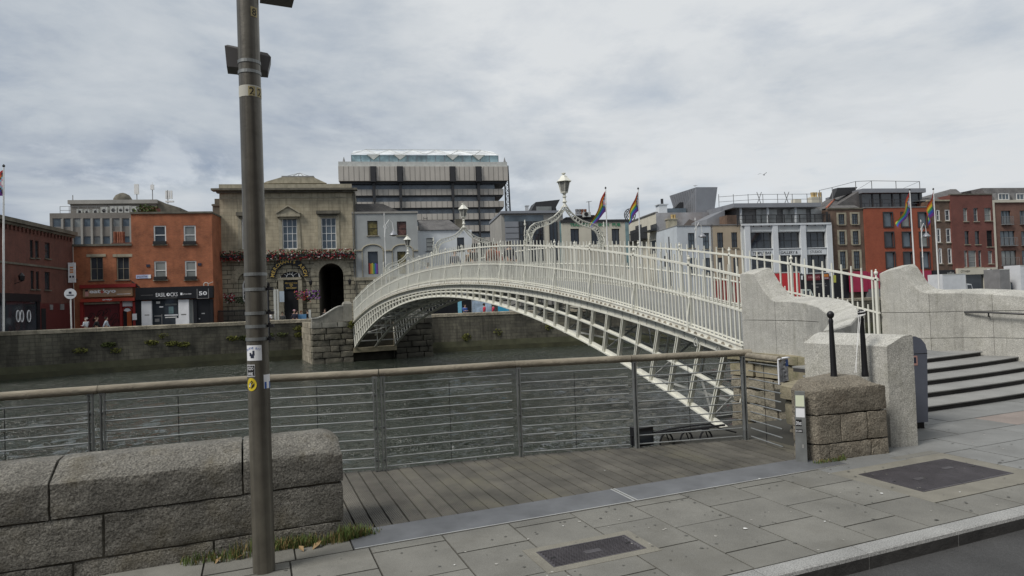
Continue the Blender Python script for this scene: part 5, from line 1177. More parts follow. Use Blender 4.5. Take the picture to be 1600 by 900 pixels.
# 5 the stone merchants' hall
OFFM = recede(333, 347, 430)
b = B('merchants_hall', 'grey brown stone hall with arched pub entrance and flower balcony', 346.8, OFFM)
X1 = b.x(554, 400); zs = b.z(450, 405); zc0 = b.z(450, 301.5); zc1 = b.z(450, 295.5); zp = b.z(450, 287.8)
ops = [b.rect(r) for r in ((377.5, 341, 399, 389), (441, 341, 464.3, 389), (502, 340, 525.3, 389))]
b.wall(0, X1, zs, zc0, ops, M['ashlar'], .25, 14, name='upper_wall')
for o in ops: b.window(o, M['whitewood'], M['glass_b'], 3, 4, .25, .1, None, .06)
zs2 = b.z(450, 405.5)
A1 = b.rect((372, 426, 402, 500)); A2 = b.rect((432.5, 424, 479.5, 500)); A3 = b.rect((498.5, 411.5, 537.3, 500))
def arch_open(o, rev, m, parent=None, n=14, ring=None, y=0.):
    """fills the corners of a rectangular opening so that its head is a half circle"""
    a, c, d, e = o; r = (c-a)/2; cx = (a+c)/2; zc = e-r; pts = [(cx+r*math.cos(math.pi*i/n), zc+r*math.sin(math.pi*i/n)) for i in range(n+1)]; mb = MB()
    for i in range(n):
        (x0, z0), (x1, z1) = pts[i], pts[i+1]
        mb.quad((x0, y, z0), (x1, y, z1), (x1, y, e), (x0, y, e)); mb.quad((x0, y, z0), (x0, y+rev, z0), (x1, y+rev, z1), (x1, y, z1))
    return b.part('arch_head', mb, m)
for o in (A1, A2, A3): pass
o2 = [(A1[0], A1[1], 0, A1[3]), (A2[0], A2[1], 0, A2[3]), (A3[0], A3[1], 0, A3[3])]
b.wall(0, X1, 0, zs2-.003, o2, M['rust_ash'], .35, 14, name='rusticated_base')
for o in o2: arch_open(o, .35, M['rust_ash'])
# passage
a, c, d, e = o2[2]; t = MB(); t.quad((a, .35, 0), (a, 13, 0), (a, 13, e), (a, .35, e)); t.quad((c, .35, 0), (c, .35, e), (c, 13, e), (c, 13, 0)); t.quad((a, .35, e), (a, 13, e), (c, 13, e), (c, .35, e)); t.quad((a, 13, 0), (c, 13, 0), (c, 13, e), (a, 13, e)); b.part('passage', t, M['stone_dark'])
# backing of the two blind arches
for o in o2[:2]: b.part('arch_recess', MB().box(o[0]-.1, o[1]+.1, .351, .6, 0, o[3]+.1), M['rust_ash'])
def voussoirs(o, n, l0, l1):
    a, c, d, e = o; r = (c-a)/2; cx = (a+c)/2; zc = e-r
    for i in range(n):
        t0, t1 = math.pi*(i+.04)/n, math.pi*(i+.96)/n; mb = MB(); mb.loft([[(cx+q*math.cos(t), y, zc+q*math.sin(t)) for q, y in ((r+.02, -.05), (r+l0, -.05), (r+l0, -.002), (r+.02, -.002))] for t in (t0, t1)]); b.part('arch_stone', mb, M['stone_trim'])
voussoirs(o2[2], 15, .95, 1.2); voussoirs(o2[0], 11, .8, 1)
# arched left window
a, c, d, e = b.rect((380, 437, 398, 472), .36); f = MB(); r = (c-a)/2; cx = (a+c)/2
f.tube([(a, .33, d)]+[(cx-r*math.cos(t), .33, e-r+r*math.sin(t)) for t in [math.pi*i/12 for i in range(13)]]+[(c, .33, d)], .07, 4)
for z in (d+(e-d)*.33, d+(e-d)*.62): f.box(a, c, .3, .34, z-.03, z+.03)
f.box(cx-.03, cx+.03, .3, .34, d, e-.1); w = b.part('window', f, M['whitewood']); g = MB(); g.box(a, c, .335, .35, d, e-r); g.add([(cx, .34, e-r)]+[(cx-r*math.cos(t), .34, e-r+r*math.sin(t)) for t in [math.pi*i/12 for i in range(13)]], [(0, i+1, i+2) for i in range(12)]); b.part('pane', g, M['glass'], w)
# cornice, parapet, string course
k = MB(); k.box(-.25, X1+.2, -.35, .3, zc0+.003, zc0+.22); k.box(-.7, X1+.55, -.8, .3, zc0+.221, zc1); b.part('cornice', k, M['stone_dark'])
k = MB(); k.box(0, X1-.1, -.1, .6, zc1+.003, zp); b.part('parapet', k, M['stone_trim'])
k = MB(); z_ = b.z(450, 309); k.box(0, X1, -.06, -.002, z_-.07, z_+.07); b.part('string_course', k, M['stone_trim'])
k = MB(); k.box(-.05, X1+.05, -.3, -.003, zs2-.15, zs2+.25); b.part('balcony_ledge', k, M['stone_trim'])
for i, (o, hood) in enumerate(zip(ops, ((369, 331.5, 407, 337), (432, 334, 469, 338.5), (494, 329, 531, 334)))):
    k = MB(); a, c, d, e = o
    k.box(a-.38, a-.003, -.08, -.002, d, e+.35); k.box(c+.003, c+.38, -.08, -.002, d, e+.35); k.box(a-.003, c+.003, -.08, -.002, e+.003, e+.35); b.part('window_surround', k, M['stone_trim'])
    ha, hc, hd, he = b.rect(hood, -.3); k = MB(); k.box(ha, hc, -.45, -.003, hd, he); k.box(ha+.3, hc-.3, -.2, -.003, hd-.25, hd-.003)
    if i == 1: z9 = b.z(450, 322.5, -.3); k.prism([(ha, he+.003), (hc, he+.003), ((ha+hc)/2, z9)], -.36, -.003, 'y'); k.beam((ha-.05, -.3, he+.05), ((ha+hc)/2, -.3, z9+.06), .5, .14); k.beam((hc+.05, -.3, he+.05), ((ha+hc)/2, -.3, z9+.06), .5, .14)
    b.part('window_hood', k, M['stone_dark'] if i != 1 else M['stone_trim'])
# attic roof and skylight
q = lambda px, py, y: (b.x(px, py, y), b.z(px, py, y)); k = MB(); k.prism([q(412, 288, 1.2), q(418, 285, 1.2), q(441.5, 278.2, 1.2), q(490.5, 278.2, 1.2), q(511, 287.5, 1.2)], .62, 9, 'y'); b.part('attic', k, M['stone_trim'])
k = MB(); a, zb = q(441, 278, 1.5); c, _ = q(491, 278, 1.5); k.box(a, c, 1.0, 7, zb+.003, zb+.15); b.part('skylight_kerb', k, M['lead'])
a, zb = q(445, 277, 1.5); c, _ = q(487, 277, 1.5); px_, zt_ = q(468, 270.5, 4); k = MB(); k.add([(a, 1.2, zb), (c, 1.2, zb), (c, 6.8, zb), (a, 6.8, zb), (px_, 4, zt_)], [(0, 1, 4), (1, 2, 4), (2, 3, 4), (3, 0, 4)]); sk = b.part('skylight', k, glass_mat('skylight_glass', (.55, .58, .6), .15)); k = MB()
for f in (0, .25, .5, .75, 1): k.beam((a+(c-a)*f, 1.19, zb), (px_, 3.99, zt_), .06, .06)
b.part('glazing_bar', k, M['lead'], sk)
k = MB(); k.box(b.x(333, 330, 1), -.02, .8, 2.6, 0, b.z(340, 319, 1)); k.box(b.x(336, 315, 1), -.02, .8, 2.6, b.z(340, 318.9, 1), b.z(340, 311, 1)); k.box(b.x(331.5, 315, 1), -.02, .7, 2.7, b.z(340, 322, 1), b.z(340, 319.5, 1)); b.part('chimney', k, M['stone_dark'])
k = MB(); k.tube([(X1+.06, -.08, 0), (X1+.06, -.08, zc0-.1)], .07, 8); b.part('downpipe', k, M['stone_dark'])
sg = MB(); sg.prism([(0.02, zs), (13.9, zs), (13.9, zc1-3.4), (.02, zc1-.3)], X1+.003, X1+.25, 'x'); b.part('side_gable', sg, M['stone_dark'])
# black arch sign
cxp, czp = b.x(452, 432, -.25), b.z(452, 433, -.25); ro = b.x(482.5, 432, -.25)-cxp; ri = ro*.70; k = MB(); n = 24
k.loft([[(cxp+rr*math.cos(t), y, czp+rr*math.sin(t)) for rr, y in ((ri, -.25), (ro, -.25), (ro, -.003), (ri, -.003))] for t in [math.pi*(.02+.96*i/n) for i in range(n+1)]]); sgn = b.part('arch_sign', k, M['fascia_k'])
s_ = 'MERCHANTS ARCH'; rm = ri+(ro-ri)*.2; k = MB()
for i, ch in enumerate(s_):
    if ch == ' ': continue
    th = math.pi*(.955-.91*i/(len(s_)-1)); text_mb(ch, (ro-ri)*.62, None, 0, .025, (cxp+rm*math.cos(th), -.256, czp+rm*math.sin(th)), rot=th-math.pi/2, mb=k)
b.part('sign_lettering', k, M['gold'], sgn)
k = MB(); rf = ri*.72; k.add([(cxp, .2, czp)]+[(cxp+rf*math.cos(t), .2, czp+rf*math.sin(t)) for t in [math.pi*i/12 for i in range(13)]], [(0, i+1, i+2) for i in range(12)]); fl_ = b.part('fanlight', k, M['glass']); k = MB()
for i in range(1, 6): t = math.pi*i/6; k.beam((cxp+rf*.35*math.cos(t), .17, czp+rf*.35*math.sin(t)), (cxp+rf*math.cos(t), .17, czp+rf*math.sin(t)), .06, .04)
k.tube([(cxp+rf*.35*math.cos(t), .17, czp+rf*.35*math.sin(t)) for t in [math.pi*i/8 for i in range(9)]], .04, 5); k.tube([(cxp+rf*math.cos(t), .15, czp+rf*math.sin(t)) for t in [math.pi*i/12 for i in range(13)]], .09, 6); b.part('glazing_bar', k, M['whitewood'], fl_)
b.boxp('door_entablature', (433, 433.5, 471, 437.2), -.1, .34, M['stone_trim']); 
for r in ((435.5, 437.5, 443.5, 510), (466.5, 437.5, 472.5, 510)): b.boxp('door_pilaster', r, -.08, .34, M['stone_trim'])
ts = b.boxp('door_sign', (444, 438.5, 466, 452.5), .1, .34, M['fascia_k'])
for st, r in (('MERCHANTS ARCH', (445.5, 441, 464.5, 443.5)), ('BAR', (452.5, 443.8, 457.7, 446)), ('&', (453.8, 446.3, 456.3, 448.3)), ('RESTAURANT', (447, 448.8, 463.5, 451.2))): b.sign('sign_lettering', st, r, M['gold'], .095, ts, .01)
b.boxp('door', (444, 452.8, 466, 510), .2, .34, M['dark_opening'])
b.boxp('menu_board', (436.5, 455, 444, 472), -.4, -.32, plain('pale_blue_board', (.45, .52, .58), .5))
for px, py in ((485.5, 443), (546.5, 441.5), (418.5, 447)): k = MB(); q0 = b.hit(px, py+3, -.4); lx = (q0-b.o).dot(b.ux); k.lathe((lx, -.4, q0.z), [(.06, 0), (.15, .1), (.2, .45), (.22, .48), (.08, .62), (.02, .7)], 6); k.beam((lx, -.4, q0.z+.02), (lx, -.01, q0.z-.15), .05, .05); b.part('wall_lantern', k, M['dark_iron'])
# flower boxes along the ledge
M['fl_leaf'] = mat('dark_flower_foliage', (.03, .05, .018), .9, .5, 2); M['fl_red'] = plain('red_geranium', (.30, .025, .035), .8, 0, .3); M['fl_white'] = plain('white_petunia', (.55, .52, .5), .8, 0, .2); M['fl_pink'] = plain('pink_petunia', (.45, .08, .22), .8, 0, .3); M['fl_purple'] = plain('purple_petunia', (.28, .08, .4), .8, 0, .3); M['fl_orange'] = plain('orange_bloom', (.55, .22, .08), .8, 0, .3)
zf0, zf1 = b.z(450, 406.5, -.6), b.z(450, 389.5, -.6); rf_ = random.Random(5); k = MB()
def flowers(nm, label, spots, w):
    t = thing(nm, label, 'flowers', w, FA); lv = MB(); fs = {}
    for (c, sz, n, cols) in spots:
        lv.leaves(c, sz, n, .12, 0, rf_)
        for col, k_ in cols:
            fs.setdefault(col, MB()); 
            for _ in range(k_):
                p = (c[0]+rf_.uniform(-1, 1)*sz[0], c[1]-sz[1]*rf_.uniform(.3, 1), c[2]+rf_.uniform(-.9, .95)*sz[2]); fs[col].leaves(p, (.07, .05, .07), 4, .09, 0, rf_)
    obj('foliage', lv, M['fl_leaf'], t, local=True, kind='stuff')
    for c, m in fs.items(): obj('blooms', m, M[c], t, local=True, kind='stuff')
sp_ = []
for i in range(34):
    x = .25+(X1-.4)*i/33; sp_.append(((x, -.55, (zf0+zf1)/2-.05), (.32, .32, (zf1-zf0)*.5), 46, [('fl_red', 9+int(5*rf_.random()))]+([('fl_white', rf_.randint(1, 5))] if 8 < i else [('fl_white', 1)])))
flowers('flower_boxes', 'long trough of red and white flowers on the stone hall ledge', sp_, b.o); k.box(.1, X1-.1, -.75, -.35, zs2+.26, zs2+.55); b.part('flower_trough', k, M['fascia_k'])
def bask(px, py, rx, rz, cols, label):
    q0 = b.hit(px, py, -1.2); flowers('flower_basket', label, [((0, 0, 0), (rx, .4, rz), 120, cols)], q0)
bask(470.5, 461, .75, .55, [('fl_pink', 34), ('fl_orange', 14)], 'basket of pink and orange flowers beside the pub door'); bask(489.5, 461, .75, .5, [('fl_purple', 36), ('fl_white', 8)], 'basket of purple flowers between pub door and archway'); bask(480, 466, .4, .45, [('fl_red', 14)], 'dark red flower basket between the pink and purple ones')
bask(359, 466.5, .55, .6, [('fl_red', 22), ('fl_white', 16), ('fl_pink', 8)], 'red and white flower basket near the left pub railings'); bask(378, 469, .9, .45, [('fl_white', 3)], 'green planter under the left arched pub window')
rl = MB(); a, c, d, e = b.rect((341, 484, 386, 510), -2.5)
for i in range(34): x = a+(c-a)*i/33; rl.box(x-.025, x+.025, -2.52, -2.48, 0, e)
rl.box(a, c, -2.53, -2.47, e-.2, e-.12)
wq = b.o; t = thing('area_railings', 'black iron railings in front of the stone hall', 'railings', b.o, FA); obj('bars', rl, M['dark_iron'], t, local=True)
# ornamental stand with hoardings beside the pub
# 6 grey rendered house
b = B('grey_house', 'two bay grey rendered house with round headed recesses', 554.2, OFFM)
x1 = b.x(653.5, 390); zt = b.z(600, 333.5)
ops = [b.rect(r) for r in ((574, 345, 590, 368), (620.3, 346, 635, 368), (575, 393, 590.7, 428.5), (621, 393, 634.5, 428))]; zl = b.z(600, 434)
b.wall(0, x1, zl, zt, ops, M['render_g'], .18, 8)
for i, o in enumerate(ops): b.window(o, M['dkframe'], [mat('stained_glass', (.12, .10, .035), .3, .8, 2.2), mat('stained_glass_red', (.1, .05, .04), .3, .8, 2.5), M['glass'], bpy.data.materials['stained_glass'] if 'stained_glass' in bpy.data.materials else M['glass']][i], 1, 2 if i < 2 else 1, .18, .06, M['stone_trim'] if i < 2 else None)
for i, c_ in enumerate(((.35, .04, .04), (.45, .2, .03), (.4, .36, .05), (.06, .22, .08), (.04, .1, .35), (.16, .05, .25))): b.boxp('rainbow_poster', (576+2.4*i, 411+i % 2, 578.4+2.4*i, 428), .14, .172, plain('poster_colour', c_, .5))
k = MB(); k.box(-.05, x1+.1, -.1, .3, zt+.003, zt+.22); b.part('parapet_coping', k, M['conc'])
k = MB()
for (pa, pb, pm) in ((566, 599, 382), (613, 645.5, 382)):
    a, c = b.x(pa, 400), b.x(pb, 400); r = (c-a)/2; cx = (a+c)/2; zc = b.z((pa+pb)/2, 391.5); h = b.z((pa+pb)/2, pm)-zc
    k.tube([(cx-r*math.cos(t), -.03, zc+h*math.sin(t)) for t in [math.pi*i/14 for i in range(15)]], .09, 6); k.box(a-.05, a+.05, -.06, -.002, zl+.2, zc); k.box(c-.05, c+.05, -.06, -.002, zl+.2, zc)
for r in ((554.5, 390.4, 566, 392.4), (599, 390.4, 613, 392.4), (645.5, 390.4, 653.5, 392.4)): a, c, d, e = b.rect(r); k.box(a, c, -.12, -.002, d, e)
b.part('recess_moulding', k, M['stone_trim'])
b.wall(0, x1, 0, zl-.003, [], M['rust_ash'], .2, 8, name='stone_base'); k = MB(); k.box(0, x1, -.14, -.002, zl-.25, zl+.12); b.part('base_course', k, M['stone_trim'])
k = MB(); a, c = b.x(555, 330, 3), b.x(627, 332, 3); z1 = b.z(590, 323.5, 3); k.prism([(a, zt), (c+.4, zt), (c-2.2, z1), (a, z1)], .4, 7, 'y'); b.part('roof', k, M['slate'])
# 7 white house with slate roof
b = B('white_house', 'low white house with dark slate roof behind the bridge', 653.7, OFFM+3)
x1 = b.x(737.5, 380); ze = b.z(690, 359.5); ops = [b.rect((666.3, 372, 677, 392)), b.rect((714.3, 371, 725.5, 394))]
b.wall(0, x1, 0, ze, ops, M['render_w'], .15, 8); b.window(ops[0], M['lead'], M['whiteg'], 1, 3, .15, .05, M['lead'], .08); b.window(ops[1], M['dkframe'], M['glass'], 1, 2, .15, .06)
k = MB(); z1 = b.z(690, 343, 2.5); a = b.x(654, 350, 2.5); c = b.x(720, 343, 2.5); k.add([(a, -.2, ze), (b.x(722, 359, 0), -.2, ze), (c-1.5, 3, z1), (a, 3, z1), (a, 6, ze), (b.x(722, 359, 0), 6, ze)], [(0, 1, 2, 3), (3, 2, 5, 4), (1, 5, 2), (0, 3, 4)]); b.part('roof', k, M['slate'])
k = MB(); k.box(b.x(711, 348, 3), b.x(722, 348, 3), 2.4, 3.6, ze, b.z(716, 343, 3)); b.part('chimney', k, M['stone_dark']); k = MB(); a, c, d, e = b.rect((662, 339, 667.5, 343.5), 3)
for x in (a, c): k.beam((x, 3, d), (x, 3, e), .06, .06)
k.beam((a, 3, (d+e)/2), (c, 3, (d+e)/2), .06, .06); b.part('roof_hatch_rail', k, M['dkframe'])
b.boxp('shop_front', (654, 462, 737, 520), -.3, -.003, M['fascia_k'])
# 8 modern glazed block
off8 = OFFM; b = B('glazed_block', 'modern glazed block with pale concrete end wall behind the lamp', 787.5, off8)
x1 = b.x(881, 380); zt = b.z(830, 333.6); d8 = 10
b.wall(0, x1, 0, zt, [], M['conc'], .2, d8)
for r, m in (((790, 346, 811.5, 420), 'clad'), ((812, 347, 849, 420), 'glass'), ((859.5, 347, 871, 420), 'glass'), ((872, 345, 875, 420), 'conc'), ((875.3, 346, 881, 420), 'glass_t'), ((788, 336.5, 849, 346), 'glass_b'), ((849.5, 346.5, 859, 420), 'cream')): b.boxp('facade_panel', r, -.08, -.003, M[m])
k = MB()
for px in (812, 818, 824.5, 831, 837, 843, 849, 859.5, 865, 871): a = b.x(px, 380, -.1); k.box(a-.05, a+.05, -.16, -.081, 0, zt-1.0)
for py in (353, 366, 379): z_ = b.z(830, py, -.1); k.box(b.x(812, py, -.1), b.x(849, py, -.1), -.14, -.082, z_-.04, z_+.04)
b.part('mullion', k, M['dkframe']); k = MB()
for i in range(1, 5): z_ = b.z(800, 346+i*9, -.1); k.box(b.x(790, 360, -.1), b.x(811.5, 360, -.1), -.1, -.081, z_-.03, z_+.03)
b.part('panel_joint', k, M['dkframe']); k = MB(); k.box(-.1, x1, -.3, d8, zt+.003, zt+.3); b.part('roof_edge', k, M['clad'])
k = MB(); k.prism([(b.x(826, 331, 4), zt+.3), (b.x(868, 331, 4), zt+.3), (b.x(866, 329, 4), zt+1.2), (b.x(872.5, 325.5, 4), zt+2.2), (b.x(835, 326, 4), zt+1.9), (b.x(829, 329, 4), zt+1.0)], 3, 6, 'y'); b.part('roof_pavilion', k, M['dkframe']); k = MB(); k.box(b.x(838, 330, 2.9), b.x(862, 330, 2.9), 2.9, 2.99, zt+.5, zt+1.3); b.part('pavilion_glass', k, M['glass_c']); k = MB(); k.box(b.x(822, 330, 2), b.x(826, 330, 2), 2, 2.5, zt+.3, b.z(824, 322, 2)); k.box(b.x(821, 322, 2), b.x(827, 322, 2), 1.9, 2.6, b.z(824, 322, 2)+.003, b.z(824, 321, 2)); b.part('vent', k, M['alu'])
# 9 cream pub
b = B('pub_building', 'cream rendered pub with green lettering across the parapet', 882, off8-.3)
x1 = b.x(978, 380); zt = b.z(930, 347.3); ops = [b.rect(r) for r in ((891.7, 357.3, 905.2, 382), (924, 357.3, 937, 382), (956, 357.3, 968.2, 382))]
b.wall(0, x1, 0, zt, ops, M['cream'], .2, 9)
for o in ops: b.window(o, M['dkframe'], M['glass'], 2, 1, .2, .08)
k = MB(); k.box(-.1, x1+.7, -.12, 9, zt+.003, zt+.32); b.part('parapet_coping', k, M['dkframe'])
gm = plain('green_lettering', (.03, .2, .1), .5)
for st, r in (('TRADITIONAL', (890.5, 348.6, 932, 353.7)), ('IRISH', (935, 348.6, 951, 353.7)), ('PUB', (956.5, 348.6, 969.2, 353.7))): b.sign('sign_lettering', st, r, gm, -.06, None, .03)
b.boxp('stair_glazing', (978.2, 346.5, 983.5, 420), -.05, 3, M['glass_t'])
k = MB(); k.box(b.x(884.5, 342, 4), b.x(931.5, 342, 4), 4, 8, zt, b.z(910, 339, 4)); k.box(b.x(900, 336, 4), b.x(931, 336, 4), 4.5, 6, b.z(910, 338.9, 4), b.z(910, 335.2, 4)); b.part('roof_plant', k, M['black'])
for px in (901, 905.5, 909.8, 914.5): p = MB(); p.lathe((b.x(px, 332, 5), 5, b.z(px, 335.2, 5)), [(.2, 0), (.17, .3), (.2, .55), (.2, .7)], 8); b.part('chimney_pot', p, M['lead'] if px < 908 else bpy.data.materials['terracotta'])
k = MB(); k.box(b.x(912.3, 335, 3.5), b.x(923.2, 335, 3.5), 3.5, 4.2, b.z(918, 338.8, 3.5), b.z(918, 331.2, 3.5)); ac = b.part('condenser', k, M['whiteg']); k = MB(); k.lathe((0, 0, 0), [(.28, 0), (.26, .03)], 12); q0 = b.hit(916, 334.6, 3.49); lx = (q0-b.o).dot(b.ux); k.v = [(lx+x, 3.49-z, q0.z+y) for x, y, z in k.v]; b.part('fan', k, M['black'], ac)
k = MB(); x_ = b.x(920.3, 322, 4.5); z_ = b.z(920, 314.5, 4.5); k.tube([(x_, 4.5, zt+1), (x_, 4.5, z_)], .05, 5); k.beam((x_-.35, 4.5, z_-.1), (x_+.4, 4.5, z_), .05, .05); b.part('aerial', k, M['dkframe'])
# hoop sculpture on the roof
w = b.hit(984.5, 346, 2); t = thing('roof_sign', 'round black lattice sign on the roof corner of the pub', 'sign', w, FA); rr = (b.x(993, 338, 2)-b.x(976, 338, 2))/2; k = MB()
for s_ in (1, .72, .4): k.tube([(rr*s_*math.cos(t_), 0, rr*1.1+rr*s_*1.1*math.sin(t_)) for t_ in [-.9+i*(math.pi+1.8)/22 for i in range(23)]], .07, 5)
for i in range(9): t_ = -.7+i*(math.pi+1.4)/8; k.beam((rr*.4*math.cos(t_), 0, rr*1.1+rr*.44*math.sin(t_)), (rr*math.cos(t_+.25), 0, rr*1.1+rr*1.1*math.sin(t_+.25)), .05, .05)
obj('lattice', k, M['dkframe'], t, local=True)
SA = FA-math.pi/2
OFFR = OFFM
def corner(px, off): t = B('temp', 'x', px, off); o = t.o.copy(); bpy.data.objects.remove(t.root); return o
# 10 white corner house (front + side wall)
dW = recede(1062, 1029, 430, OFFR)
b = B('white_corner_house', 'white corner house with blank windows behind the bridge railing', 1062, OFFR); fr_ = b
x1 = b.x(1115, 400); zt = b.z(1090, 353); ops = [b.rect(r) for r in ((1075.3, 364, 1085.5, 387.5), (1098.3, 364, 1108.3, 389), (1076, 403, 1086, 428), (1101, 403, 1110, 428))]
b.wall(0, x1, 0, zt, ops, M['render_wb'], .15, dW)
for o in ops: b.window(o, M['dkframe'], M['glass_b'], 2, 2, .15, .06, M['stone_trim'])
k = MB(); k.box(-.03, x1, -.08, .3, zt+.003, zt+.12); k.box(-.03, .2, .301, dW, zt+.003, zt+.12); b.part('coping', k, M['lead'])
for f, h0, h1, w_ in ((.55, .55, .68, .5), (.3, .3, .66, .12)): k = MB(); k.box(-.04, -.003, dW*f, dW*f+w_, zt*h0, zt*h1); b.part('side_opening', k, M['dkframe'])
k = MB(); k.box(-.1, -.003, dW*.35, dW*.35+.12, 0, zt*.9); b.part('downpipe', k, M['dkframe'])
q0 = b.hit(1050, 352, 6); k = MB(); a, c = b.x(1044, 345, 6), b.x(1057.5, 345, 6); k.box(a, c, 6, 7, zt-2, b.z(1050, 343, 6)); k.box(a-.12, c+.12, 5.9, 7.1, b.z(1050, 343, 6)+.003, b.z(1050, 341.5, 6)); b.part('chimney', k, M['stone_trim'])
for i, px in enumerate((1050, 1054)): p = MB(); p.lathe((b.x(px, 340, 6.4), 6.4, b.z(px, 341.5, 6)), [(.2, 0), (.16, .2), (.22, .6)], 8); b.part('chimney_pot', p, plain('buff_pot', (.45, .33, .15), .8) if not i else bpy.data.materials['buff_pot'])
# 11 beige house
b = B('beige_house', 'narrow beige rendered house between the white house and the gallery', 1115.2, OFFR)
x1 = b.x(1163, 400); zt = b.z(1140, 352); ops = [b.rect(r) for r in ((1120.8, 363.3, 1130.3, 387.5), (1143, 363, 1152.3, 387), (1122, 402.5, 1131.5, 428), (1146, 403, 1154.5, 428))]
b.wall(0, x1, 0, zt, ops, M['beige'], .15, 9)
for o in ops: b.window(o, M['dkframe'], M['glass'], 2, 2, .15, .06, M['stone_trim'])
k = MB(); k.box(0, x1, -.08, .3, zt+.003, zt+.12); b.part('coping', k, M['lead'])
b.boxp('shopfront', (1116, 438, 1162, 520), -.2, -.003, M['fascia_r'])
# 12 set back apartment block with mural and zinc tower
offb = OFFR+dW; oc = corner(1030.5, offb); dB = recede(1030.5, 984, 430, offb)
b = B('apartment_block', 'pale set back apartment block with faded mural and zinc tower', 1030.5, offb)
x1 = b.x(1118, 340); zt = b.z(1070, 332); b.wall(0, x1, 0, zt, [], mat('faded_mural', (.30, .30, .31), .85, .45, .25, 5, moss=.55, mcol=(.24, .19, .17), mscale=.2), .2, dB+.01)
k = MB(); k.add([(b.x(1068, 352, -.05), -.05, b.z(1068, 352, -.05)), (b.x(1091, 352, -.05), -.05, b.z(1091, 352, -.05)), (b.x(1086, 346, -.05), -.05, b.z(1086, 346, -.05)), (b.x(1077, 342.5, -.05), -.05, b.z(1077, 342.5, -.05))], [(0, 1, 2, 3)]); b.part('mural_hill', k, plain('mural_brown', (.13, .11, .1), .9)); k = MB(); q0 = b.hit(1110.5, 343.5, -.05); k.lathe((0, 0, 0), [(.5, 0), (.5, .01)], 16); lx = (q0-b.o).dot(b.ux); k.v = [(lx+x, -.04-z, q0.z+y*1.9) for x, y, z in k.v]; b.part('mural_oval', k, M['dkframe'])
s = B('side_elevation', 'x', 1030.5, 0, SA, oc); bpy.data.objects.remove(s.root); s.root = b.root
s_o = s.o
def spart(name, mb, m):                            # side elevation coordinates -> front frame of b
    out = MB(); out.f = mb.f; out.m = mb.m
    for x, y, z in mb.v:
        w = s.o+s.ux*x+s.n*y+Vector((0, 0, z)); r = w-b.o; out.v.append((r.dot(b.ux), r.dot(b.n), z))
    return b.part(name, out, m)
sw = MB(); xa = -dB; ze = s.z(1029, 333); k = MB(); k.box(xa, 0, -.04, -.002, 0, zt); spart('side_wall', k, M['cream'])
def srect(r): return s.rect(r)
for r, m in (((985.5, 357, 1012, 376), 'dkframe'), ((1017.5, 350.5, 1027, 361), 'glass'), ((993.5, 352, 1003, 357), 'glass'), ((1016.5, 376, 1026, 396), 'glass')):
    a, c, d, e = srect(r); k = MB(); k.box(a, c, -.1, -.045, d, e); spart('side_window', k, M[m])
a, c, d, e = srect((984, 365, 1012.5, 376)); k = MB()
for i in range(14): x = a+(c-a)*i/13; k.beam((x, -1.1, d), (x, -1.1, e), .06, .06)
k.beam((a, -1.1, e), (c, -1.1, e), .1, .1); k.box(a, c, -1.1, -.101, d-.15, d); spart('balcony', k, M['dkframe'])
a, c, d, e = srect((1016, 360.5, 1028, 362)); k = MB(); k.box(a, c, -1.2, -.101, d, e); spart('window_canopy', k, M['dkframe'])
k = MB(); k.box(xa, 0, -.2, .3, zt+.003, zt+.15); spart('parapet_coping', k, M['lead'])
k = MB(); a, c = b.x(1028.5, 325, .8), b.x(1041, 325, .8); k.box(a, c, .5, 1.7, zt+.003, b.z(1035, 320.5, .8)); k.box(a-.2, c+.2, .4, 1.8, b.z(1035, 320.4, .8), b.z(1035, 319.3, .8)); b.part('chimney', k, M['render_w']); k = MB(); k.lathe((b.x(1034.5, 318, 1), 1, b.z(1035, 319.3, .8)), [(.2, 0), (.2, .8)], 8); b.part('chimney_pot', k, M['dkframe'])
k = MB(); k.box(b.x(1041.5, 329, 2), b.x(1072, 329, 2), 2, 5, zt, b.z(1055, 325.5, 2)); b.part('roof_storey', k, M['glass_b']); k = MB(); k.prism([(b.x(1052, 325, 3), b.z(1055, 325.4, 2)), (b.x(1068, 325, 3), b.z(1055, 325.4, 2)), (b.x(1068, 315, 3), b.z(1055, 314.5, 2)), (b.x(1062, 315, 3), b.z(1055, 314.5, 2))], 3, 4, 'y'); b.part('roof_stair', k, M['dkframe'])
z1, z0 = b.z(1100, 293, .6), zt+.003; fl = [(b.x(1087, 320, .6), .6), (b.x(1115.5, 320, .6), .6), (b.x(1115.5, 320, .6), 7.0), (b.x(1087, 320, .6), 7.0)]
tl = [(b.x(1086.5, 293, .6), .3), (b.x(1119.5, 293, .6), .3), (b.x(1119.5, 293, .6), 7.5), (b.x(1086.5, 293, .6)-.9, 7.5)]
k = MB(); k.loft([[(x, y, z0) for x, y in fl], [(x, y, z1) for x, y in tl]]); b.part('zinc_tower', k, M['clad'])
k = MB()
for i in range(1, 12): k.beam((fl[0][0]-.03-.0*i, .6+6.4*i/12, z0), (tl[0][0]-.03-.9*i/12, .3+7.2*i/12, z1), .04, .03)
b.part('tower_seam', k, M['lead'])
w = b.hit(1086, 292, 1); t = thing('gull', 'gull standing on top of the zinc tower', 'bird', w); k = MB(); k.loft([[(x*1.6, r*math.cos(a_), .22+r*math.sin(a_)+x*.1) for a_ in [j*1.047 for j in range(6)]] for x, r in ((-.22, .01), (-.1, .07), (.05, .1), (.14, .07), (.2, .055), (.25, .05), (.29, .01))]); obj('body', k, M['paper'], t, local=True, smooth=True); k = MB(); k.beam((0, -.02, 0), (0, -.02, .16), .02, .02); k.beam((0, .04, 0), (0, .04, .16), .02, .02); obj('leg', k, M['dkframe'], t, local=True)
